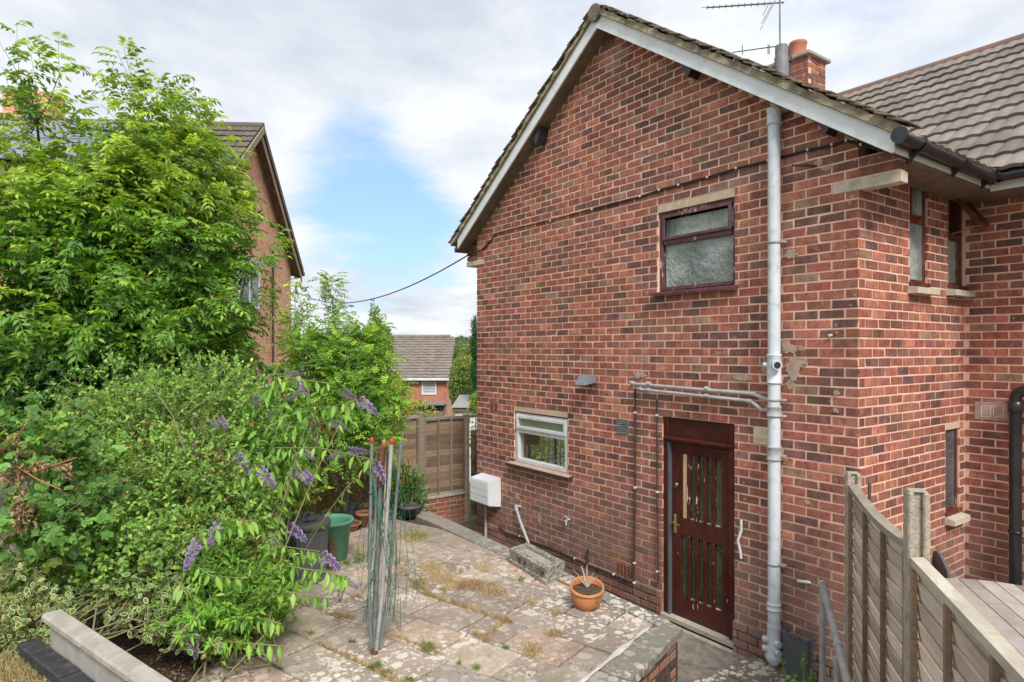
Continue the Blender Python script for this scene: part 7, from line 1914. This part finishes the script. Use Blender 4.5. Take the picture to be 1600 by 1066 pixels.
def panicle(kind, seed):
    R = np.random.RandomState(seed); f2 = Fol(); n = 950; s = R.uniform(0, 1, n); rr_ = .038*np.sqrt(np.clip(1-s, .02, 1))*(.85+.3*np.sin(s*30+R.uniform(0,6)))+.004
    w_ = R.uniform(0, 2*math.pi, n); P = np.stack([np.cos(w_)*rr_, s*.20, np.sin(w_)*rr_-.05*s*s], 1); d = unit(np.stack([np.cos(w_), R.uniform(-.2,.6,n), np.sin(w_)], 1)); x, y, z = frames(d, rnd_unit(n, R))
    base = {'p': (.52,.41,.82), 'q': (.36,.28,.50), 'b': (.25,.12,.07)}[kind]; c = jitter_col(base, n, R, .28, .08)*(1-.35*np.clip(s[:,None]-.7,0,1)/.3)
    if kind == 'p': c[s < .12] = np.array([.17,.10,.10]); m_ = R.uniform(0,1,n) < .12; c[m_] = np.array([.62,.52,.80])
    l = R.uniform(.006,.0105,(n,1))*(1 if kind != 'b' else .8); f2.put(T4v*np.array([1.5,1,1]), T4f, P, x*l, y*l, z*l, c)
    m_ = MB(); f2.put(np.array([(-.003,0,0),(.003,0,0),(0,.2,-.05)]), np.array([(0,1,2)]), np.zeros((1,3)), np.array([[1.,0,0]]), np.array([[0,1.,0]]), np.array([[0,0,1.]]), np.array([[.2,.15,.1]]))
    return f2.mesh('flower_panicle', M['petal'])
PM = {'p': [panicle('p', 1), panicle('p', 2), panicle('p', 3)], 'q': [panicle('q', 4), panicle('q', 5)], 'b': [panicle('b', 6), panicle('b', 7)]}
def orient(d, up=Vector((0,0,1))):
    d = Vector(d).normalized(); x = d.cross(up)
    if x.length < .05: x = d.cross(Vector((1,0,0)))
    x.normalize(); z = x.cross(d); return Matrix((x, d, z)).transposed().to_euler()
fl = [(558,624,593,640,6.0,'p'),(585,724,606,750,5.2,'p'),(458,588,487,613,6.4,'p'),(448,586,470,580,6.4,'q'),(482,660,498,678,6.2,'p'),(472,738,492,744,6.0,'p'),(462,736,486,750,6.0,'p'),(458,728,460,744,6.0,'p'),(474,706,492,712,6.0,'p'),
      (368,708,392,733,5.7,'p'),(402,732,434,754,5.6,'p'),(346,815,318,850,5.0,'p'),(315,842,280,884,4.9,'p'),(303,968,296,990,4.7,'p'),(294,985,314,1024,4.7,'p'),(288,980,262,1004,4.7,'q'),(538,905,560,914,5.4,'p'),(534,918,530,936,5.4,'p'),
      (500,866,534,881,5.8,'p'),(506,872,504,893,5.8,'p'),(448,822,482,838,5.9,'p'),(418,840,437,846,5.8,'p'),(342,652,358,666,6.0,'p'),(400,618,399,640,6.2,'q'),(215,752,205,778,5.5,'q'),(440,605,430,612,6.4,'q'),(535,612,560,620,6.5,'q'),(520,662,545,665,6.0,'q'),
      (330,655,340,664,6.0,'p'),(275,688,282,696,5.8,'p'),(298,698,306,706,5.8,'q'),(338,698,330,742,5.7,'b'),(348,712,360,738,5.7,'b'),(486,655,530,676,6.0,'b'),(396,826,412,862,5.6,'b'),(470,612,450,622,6.3,'q'),(545,706,575,700,5.6,'q'),(535,710,510,712,5.9,'q')]
rb_ = random.Random(17); nleaf = 0
base_p = [on_z(400, 985, TZ), on_z(430, 960, TZ), on_z(370, 985, TZ)]
brm = MB()
def leafy(p, d, side, k, hang=1.):
    global nleaf
    if nleaf >= 300: return
    v = (side*1.0+d*.3+Vector((0,0,-1))*rb_.uniform(.5, 1.5)*hang+Vector((rb_.gauss(0,.25), rb_.gauss(0,.25), 0))).normalized()
    link('leaf', LM[k % len(LM)], bud, loc=p, rot=orient(v, (side.cross(d)+Vector((rb_.gauss(0,.3), rb_.gauss(0,.3), .4)))), scale=rb_.uniform(.75, 1.15)); nleaf += 1
for i, (x0, y0, x1, y1, t, kd) in enumerate(fl):
    a, b_ = at(x0, y0, t), at(x1, y1, t-.06*rb_.random()); dv = b_-a; L = dv.length
    me = PM[kd][i % len(PM[kd])]; ln = max(.65, L/.20*1.0)
    o = link('flower_panicle', me, bud, loc=a, rot=orient(dv, Vector((0,0,1)) if abs(dv.normalized().z) < .9 else Vector((-FX,-FY,0))), scale=(min(1.1, ln), ln, min(1.1, ln)))
    if kd in 'pb':
        s0 = base_p[i % 3]; ctrl = (s0+a)/2+Vector((0,0,.35 if y0 < 800 else .42)); pts = []
        back_ = a-dv.normalized()*.02
        for k in range(13):
            u = k/12; pts.append(s0*(1-u)**2+ctrl*2*u*(1-u)+back_*u*u)
        brm.tube(pts, [.009*(1-.7*k/12) for k in range(13)], 6, False)
        for k in range(6, 13):
            d = (pts[k]-pts[k-1]).normalized(); s_ = d.cross(Vector((0,0,1))).normalized()
            for sg in (-1, 1): leafy(pts[k]+Vector((rb_.gauss(0,.01),0,0)), d, s_*sg, rb_.randrange(6))
# long low sprays over the slabs
sprays = (((395,880,5.6),(450,885,5.4),(520,896,5.35),(545,905,5.35)), ((400,845,5.7),(450,855,5.65),(500,862,5.75)), ((380,930,5.2),(450,925,5.1),(515,935,5.1)), ((340,1000,4.9),(380,1005,4.75),(445,1010,4.8)), ((330,850,5.1),(350,810,5.0),(400,815,5.2),(330,830,4.9)), ((275,905,4.8),(292,930,4.7),(298,985,4.7)), ((430,700,6.),(500,700,5.8),(590,720,5.2)), ((400,640,6.3),(450,590,6.3),(520,600,6.4)), ((440,680,6.1),(500,640,6.1),(560,625,6.0)), ((350,760,5.6),(400,735,5.6),(440,760,5.7)), ((420,560+60,6.3),(430,590,6.3),(470,585,6.4)), ((360,960,5.0),(400,965,4.9),(440,975,4.9)), ((300,880,5.0),(330,900,4.9),(390,905,5.1)))
bl = random.Random(5); leafstuff = Fol()
LT = np.array([(-.0,0,0),(-.34,.25,.06),(-.42,.5,.04),(-.22,.8,-.05),(0,1,-.16),(.22,.8,-.05),(.42,.5,.04),(.34,.25,.06),(0,.5,-.03)])
def stuff_leaf(p, v, up_, l, c):
    x, y, z = frames(np.array([wv(v)]), np.array([wv(up_)])); leafstuff.put(LT, T8f, np.array([wv(p)]), x*l*.42, y*l, z*l, np.array([c]))
for sp_ in sprays:
    P3 = [at(*p) for p in sp_]; pts = []
    for k in range(len(P3)-1):
        for q in range(8): pts.append(P3[k].lerp(P3[k+1], q/8))
    pts.append(P3[-1]); brm.tube(pts, .0045, 6, False)
    for k in range(1, len(pts), 2):
        d = (pts[k]-pts[k-1]).normalized(); s_ = d.cross(Vector((0,0,1))); s_ = s_.normalized() if s_.length > .1 else Vector((RX,RY,0))
        for sg in (-1, 1):
            if nleaf < 300: leafy(pts[k], d, s_*sg, bl.randrange(6), 1.6)
            else: stuff_leaf(pts[k], (s_*sg+d*.3+Vector((0,0,-1.3))).normalized(), Vector((bl.gauss(0,.4), bl.gauss(0,.4), 1)), bl.uniform(.09,.13), bl.choice(((.11,.23,.035),(.15,.28,.04),(.19,.30,.08))))
# the rest of its leaves
R = np.random.RandomState(99); n = 1900
P, O, rr_ = blob_points([(425,705,6.3,85,60,.4,.9),(355,800,5.8,62,75,.4,1),(345,890,5.4,55,50,.35,1),(490,655,6.3,60,40,.35,.6),(430,630,6.5,50,30,.3,.5),(345,950,5.2,55,35,.25,.8)], n, R, .5)
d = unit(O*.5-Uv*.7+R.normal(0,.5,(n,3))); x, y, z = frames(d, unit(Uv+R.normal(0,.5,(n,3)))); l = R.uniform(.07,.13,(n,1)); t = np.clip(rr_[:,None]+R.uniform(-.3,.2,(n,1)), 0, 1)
leafstuff.put(LT, T8f, P, x*l*.42, y*l, z*l, (np.array([.035,.085,.02])*(1-t)+np.array([.12,.235,.04])*t)*(1+R.uniform(-.2,.3,(n,1)))); leafstuff.build('foliage', M['leaf'], bud)  # inner leaves darker: shade within the bush put into their colour
brm.build('branches', M['stem'], bud)
print('buddleia leaves', nleaf)

# ------------------------------------------------------------------ dry flower stems, daisies, grass in the joints
R = np.random.RandomState(120)
def stems_plant(name, lab, blobs, n, seed, colr, h=.45, flowers=0, fcol=((.75,.70,.62),(.60,.35,.16)), lean=.3, leaves=0):
    R = np.random.RandomState(seed); c = at(*blobs[0][:3]); e = empty(name, (c.x, c.y, TZ), lab, 'plant'); fo = Fol()
    P, O, _ = blob_points(blobs, n, R, .6); Bz = P.copy(); top = P; Bz[:,2] = TZ; Bz[:,:2] += R.normal(0,.05,(n,2))
    tv = np.array([(-1,0,0),(1,0,0),(.5,1,0),(-.5,1,0)], float); tf = np.array([(0,1,2),(0,2,3)]); D = top-Bz; X, Y, Z = frames(D, np.tile(-Fv[None],(n,1))); mid = Bz+D*.5+R.normal(0,.04,(n,3))
    fo.put(tv, tf, Bz, X*.0028, mid-Bz, Z, jitter_col(colr, n, R, .3)); fo.put(tv, tf, mid, X*.0022, top-mid, Z, jitter_col(colr, n, R, .3))
    for k in range(leaves):
        s = R.uniform(.1,1,(n,1)); pos = Bz+D*s; d = unit(R.normal(0,.8,(n,3))+Uv*.4); x, y, z = frames(d, rnd_unit(n,R)); l = R.uniform(.03,.07,(n,1)); fo.put(T4v, T4f, pos, x*l*.22, y*l, z*l, jitter_col(colr if k % 2 else (.07,.14,.035), n, R, .3))
    fo.build('stems', M['dry'], e)
    if flowers:
        f2 = Fol(); k = R.choice(n, flowers, replace=False)
        for q in k:
            c_ = np.array(fcol[R.randint(len(fcol))]); m = 11; w_ = np.arange(m)*2*math.pi/m; nrm_ = unit(-Fv*.8+Uv*.5+R.normal(0,.4,3)); a_ = unit(np.cross(nrm_, Uv)); b_ = np.cross(nrm_, a_); d = a_*np.cos(w_)[:,None]+b_*np.sin(w_)[:,None]
            x, y, z = frames(d, np.tile(nrm_[None],(m,1))); l = .02; f2.put(T4v, T4f, np.tile(top[q][None],(m,1)), x*l*.45, y*l, z*l, jitter_col(c_, m, R, .15))
            f2.put(T8v*np.array([1,1,1])-np.array([0,.5,0]), T8f, top[q][None]+nrm_*.003, a_[None]*.012, b_[None]*.012, nrm_[None]*.01, np.array([[.45,.27,.06]]))
        f2.build('flower_heads', M['petal'], e)
    return e
stems_plant('dry_daisies', 'tall dry daisy stems between the dustbin and the washing line', [(515,765,9.8,50,30,.3,1),(560,745,10,36,36,.3,.7)], 300, 121, (.42,.33,.17), flowers=34, leaves=4)
stems_plant('tan_seed_heads', 'tan seed heads in front of the brown fence, right of the washing line', [(630,740,9.9,22,36,.2,1),(650,745,9.9,12,20,.15,.4)], 70, 122, (.50,.37,.19), flowers=42, fcol=((.60,.42,.22),(.50,.33,.17)), leaves=2)
stems_plant('withered_plants', 'withered dark stems inside the green tub', [(515,845,7.25,14,14,.12,1)], 46, 123, (.22,.13,.07), leaves=3)
# weeds: dry and green tufts along the joints
def tufts(lab, spots, cols, seed, name='dry_grass'):
    R = np.random.RandomState(seed); fo = Fol(); tv = np.array([(-1,0,0),(1,0,0),(.45,.55,.06),(-.45,.55,.06),(0,1,.22)], float); tf = np.array([(0,1,2),(0,2,3),(3,2,4)])
    for (px, py, rx, ry, n, h) in spots:
        k = int(n*1.5); h = h*1.25; u = R.normal(0,.45,k); v = R.normal(0,.45,k); c = np.array([wv(on_z(px+a*rx, py+b*ry, TZ+.002)) for a, b in zip(u, v)])
        d = unit(R.normal(0,.75,(k,3))*np.array([1,1,.2])+Uv*R.uniform(.15,.9,(k,1))); x, y, z = frames(d, rnd_unit(k,R)); l = h*R.uniform(.4,1.2,(k,1)); fo.put(tv, tf, c, x*.0024, y*l, z*l, jitter_col(cols[R.randint(len(cols))], k, R, .3))
    o = fo.build(name, M['dry']); tag(o, lab, 'grass'); return o
line = lambda x0, y0, x1, y1, n, k, h, w=5: [(x0+(x1-x0)*i/n, y0+(y1-y0)*i/n, w, w*.6, k, h) for i in range(n+1)]
dry = [(645,842,26,12,260,.07),(675,888,20,10,420,.07),(690,905,26,10,620,.07),(735,915,34,9,700,.065),(770,925,26,9,460,.06),(655,915,16,10,260,.06),(752,885,16,6,160,.05),(832,942,16,5,130,.05),(870,958,14,4,90,.05),(868,992,18,7,160,.055),(832,1018,16,14,260,.06),(610,850,12,16,120,.08),(560,858,12,14,90,.07)]
dry += line(668,928,798,972,22,46,.045)+line(655,912,668,928,3,60,.05)+line(790,968,760,995,6,60,.045)+line(745,990,762,1000,4,50,.05)+line(610,990,690,1022,12,20,.035)+line(580,1042,620,1066,6,40,.045)+line(500,1005,575,1040,12,24,.035)+line(520,958,548,965,4,50,.04)+line(500,950,560,932,6,26,.04)+line(690,922,730,915,4,60,.05)+line(800,1018,960,1050,14,8,.03)+line(620,880,640,905,4,50,.05)
tufts('tan dead grass and moss along the joints of the terrace slabs', dry, ((.52,.41,.26),(.44,.33,.20),(.58,.47,.31)), 131)
grn = [(650,838,22,10,220,.09),(668,1012,9,8,120,.08),(560,875,10,12,90,.09),(540,880,8,8,60,.08),(588,1043,8,6,90,.06),(604,1052,9,5,90,.045),(640,1062,10,5,60,.04),(745,1044,5,4,40,.05),(790,1012,6,3,30,.04),(815,905,5,5,40,.05),(655,912,10,8,90,.07),(550,1003,8,3,40,.03),(717,1036,5,3,30,.03),(1262-100,1000,1,1,1,.01),(483,990,10,5,60,.04)]
tufts('small fresh green tufts growing in the terrace joints', grn, ((.12,.22,.04),(.20,.28,.06)), 132, 'green_weeds')
R = np.random.RandomState(140); fo = Fol(); k = 15000; LWp = np.array([wv(on_z(a, b_, -1.84)) for a, b_ in zip(R.uniform(-60,190,k), R.uniform(1022,1120,k))]); LWp = LWp[[(Vector(q)-LW.O).dot(LW.n) > CE+.09 or (Vector(q)-LW.O).dot(LW.d) < -.2 for q in LWp]]; k = len(LWp); d = unit(R.normal(0,.6,(k,3))+Uv*.5); x, y, z = frames(d, rnd_unit(k,R)); l = R.uniform(.02,.05,(k,1)); fo.put(T4v, T4f, LWp, x*.004, y*l, z*l, jitter_col((.48,.41,.23), k, R, .35)); tag(fo.build('lawn_grass', M['dry']), 'dry straw coloured lawn grass at the lower left corner', 'grass')
# little evergreen sprig at the bottom edge by the black box
sg = empty('sapling_sprig', on_z(1240, 1090, PZ), 'small bright green sprigs in front of the open charcoal box', 'plant'); R = np.random.RandomState(150); fo = Fol()
for (x0, y0, x1, y1) in ((1232,1085,1222,1032),(1258,1085,1254,1024),(1246,1090,1240,1055),(1268,1085,1266,1048)):
    k = 46; t = R.uniform(0,1,(k,1)); a, b_ = wv(at(x0, y0, 5.15)), wv(at(x1, y1, 5.15)); pos = a+(b_-a)*t; d = unit((b_-a)*1.6+R.normal(0,.32,(k,3))); x, y, z = frames(d, rnd_unit(k,R)); l = R.uniform(.03,.05,(k,1)); fo.put(T4v, T4f, pos, x*l*.28, y*l, z*l, jitter_col((.11,.24,.035), k, R, .3))
    fo.put(np.array([(-.002,0,0),(.002,0,0),(0,1,0)]), np.array([(0,1,2)]), a[None], np.array([[RX,RY,0]]), (b_-a)[None], np.array([[0,0,1.]]), np.array([[.2,.15,.08]]))
fo.build('foliage', M['leaf'], sg)
R = np.random.RandomState(161); fo = Fol(); k = 900; c = np.array([wv(on_z(x, y, TZ+.03)) for x, y in zip(R.uniform(90,400,k), R.uniform(940,1066,k))]); c[:,2] += R.uniform(0,.05,k); d = unit(R.normal(0,1,(k,3))*np.array([1,1,.35])); x, y, z = frames(d, np.tile(Uv[None],(k,1))); l = R.uniform(.02,.05,(k,1)); fo.put(T4v, T4f, c, x*l*.5, y*l, z*l, jitter_col((.30,.20,.12), k, R, .4)); tag(fo.build('leaf_litter', M['dry']), 'brown dead leaves on the soil between the low wall and the buddleia', 'leaf litter')
# fallen leaves and crumbs on the slabs
R = np.random.RandomState(160); fo = Fol(); k = 260; c = np.array([wv(on_z(x, y, TZ+.006)) for x, y in zip(R.uniform(420,960,k), R.uniform(830,1060,k))]); d = unit(R.normal(0,1,(k,3))*np.array([1,1,.1])); x, y, z = frames(d, np.tile(Uv[None],(k,1))); l = R.uniform(.008,.028,(k,1)); fo.put(T4v, T4f, c, x*l*.5, y*l, z*l, jitter_col((.22,.13,.07), k, R, .4)); tag(fo.build('leaf_litter', M['dry']), 'brown leaf crumbs scattered on the slabs', 'leaf litter')
print('done')
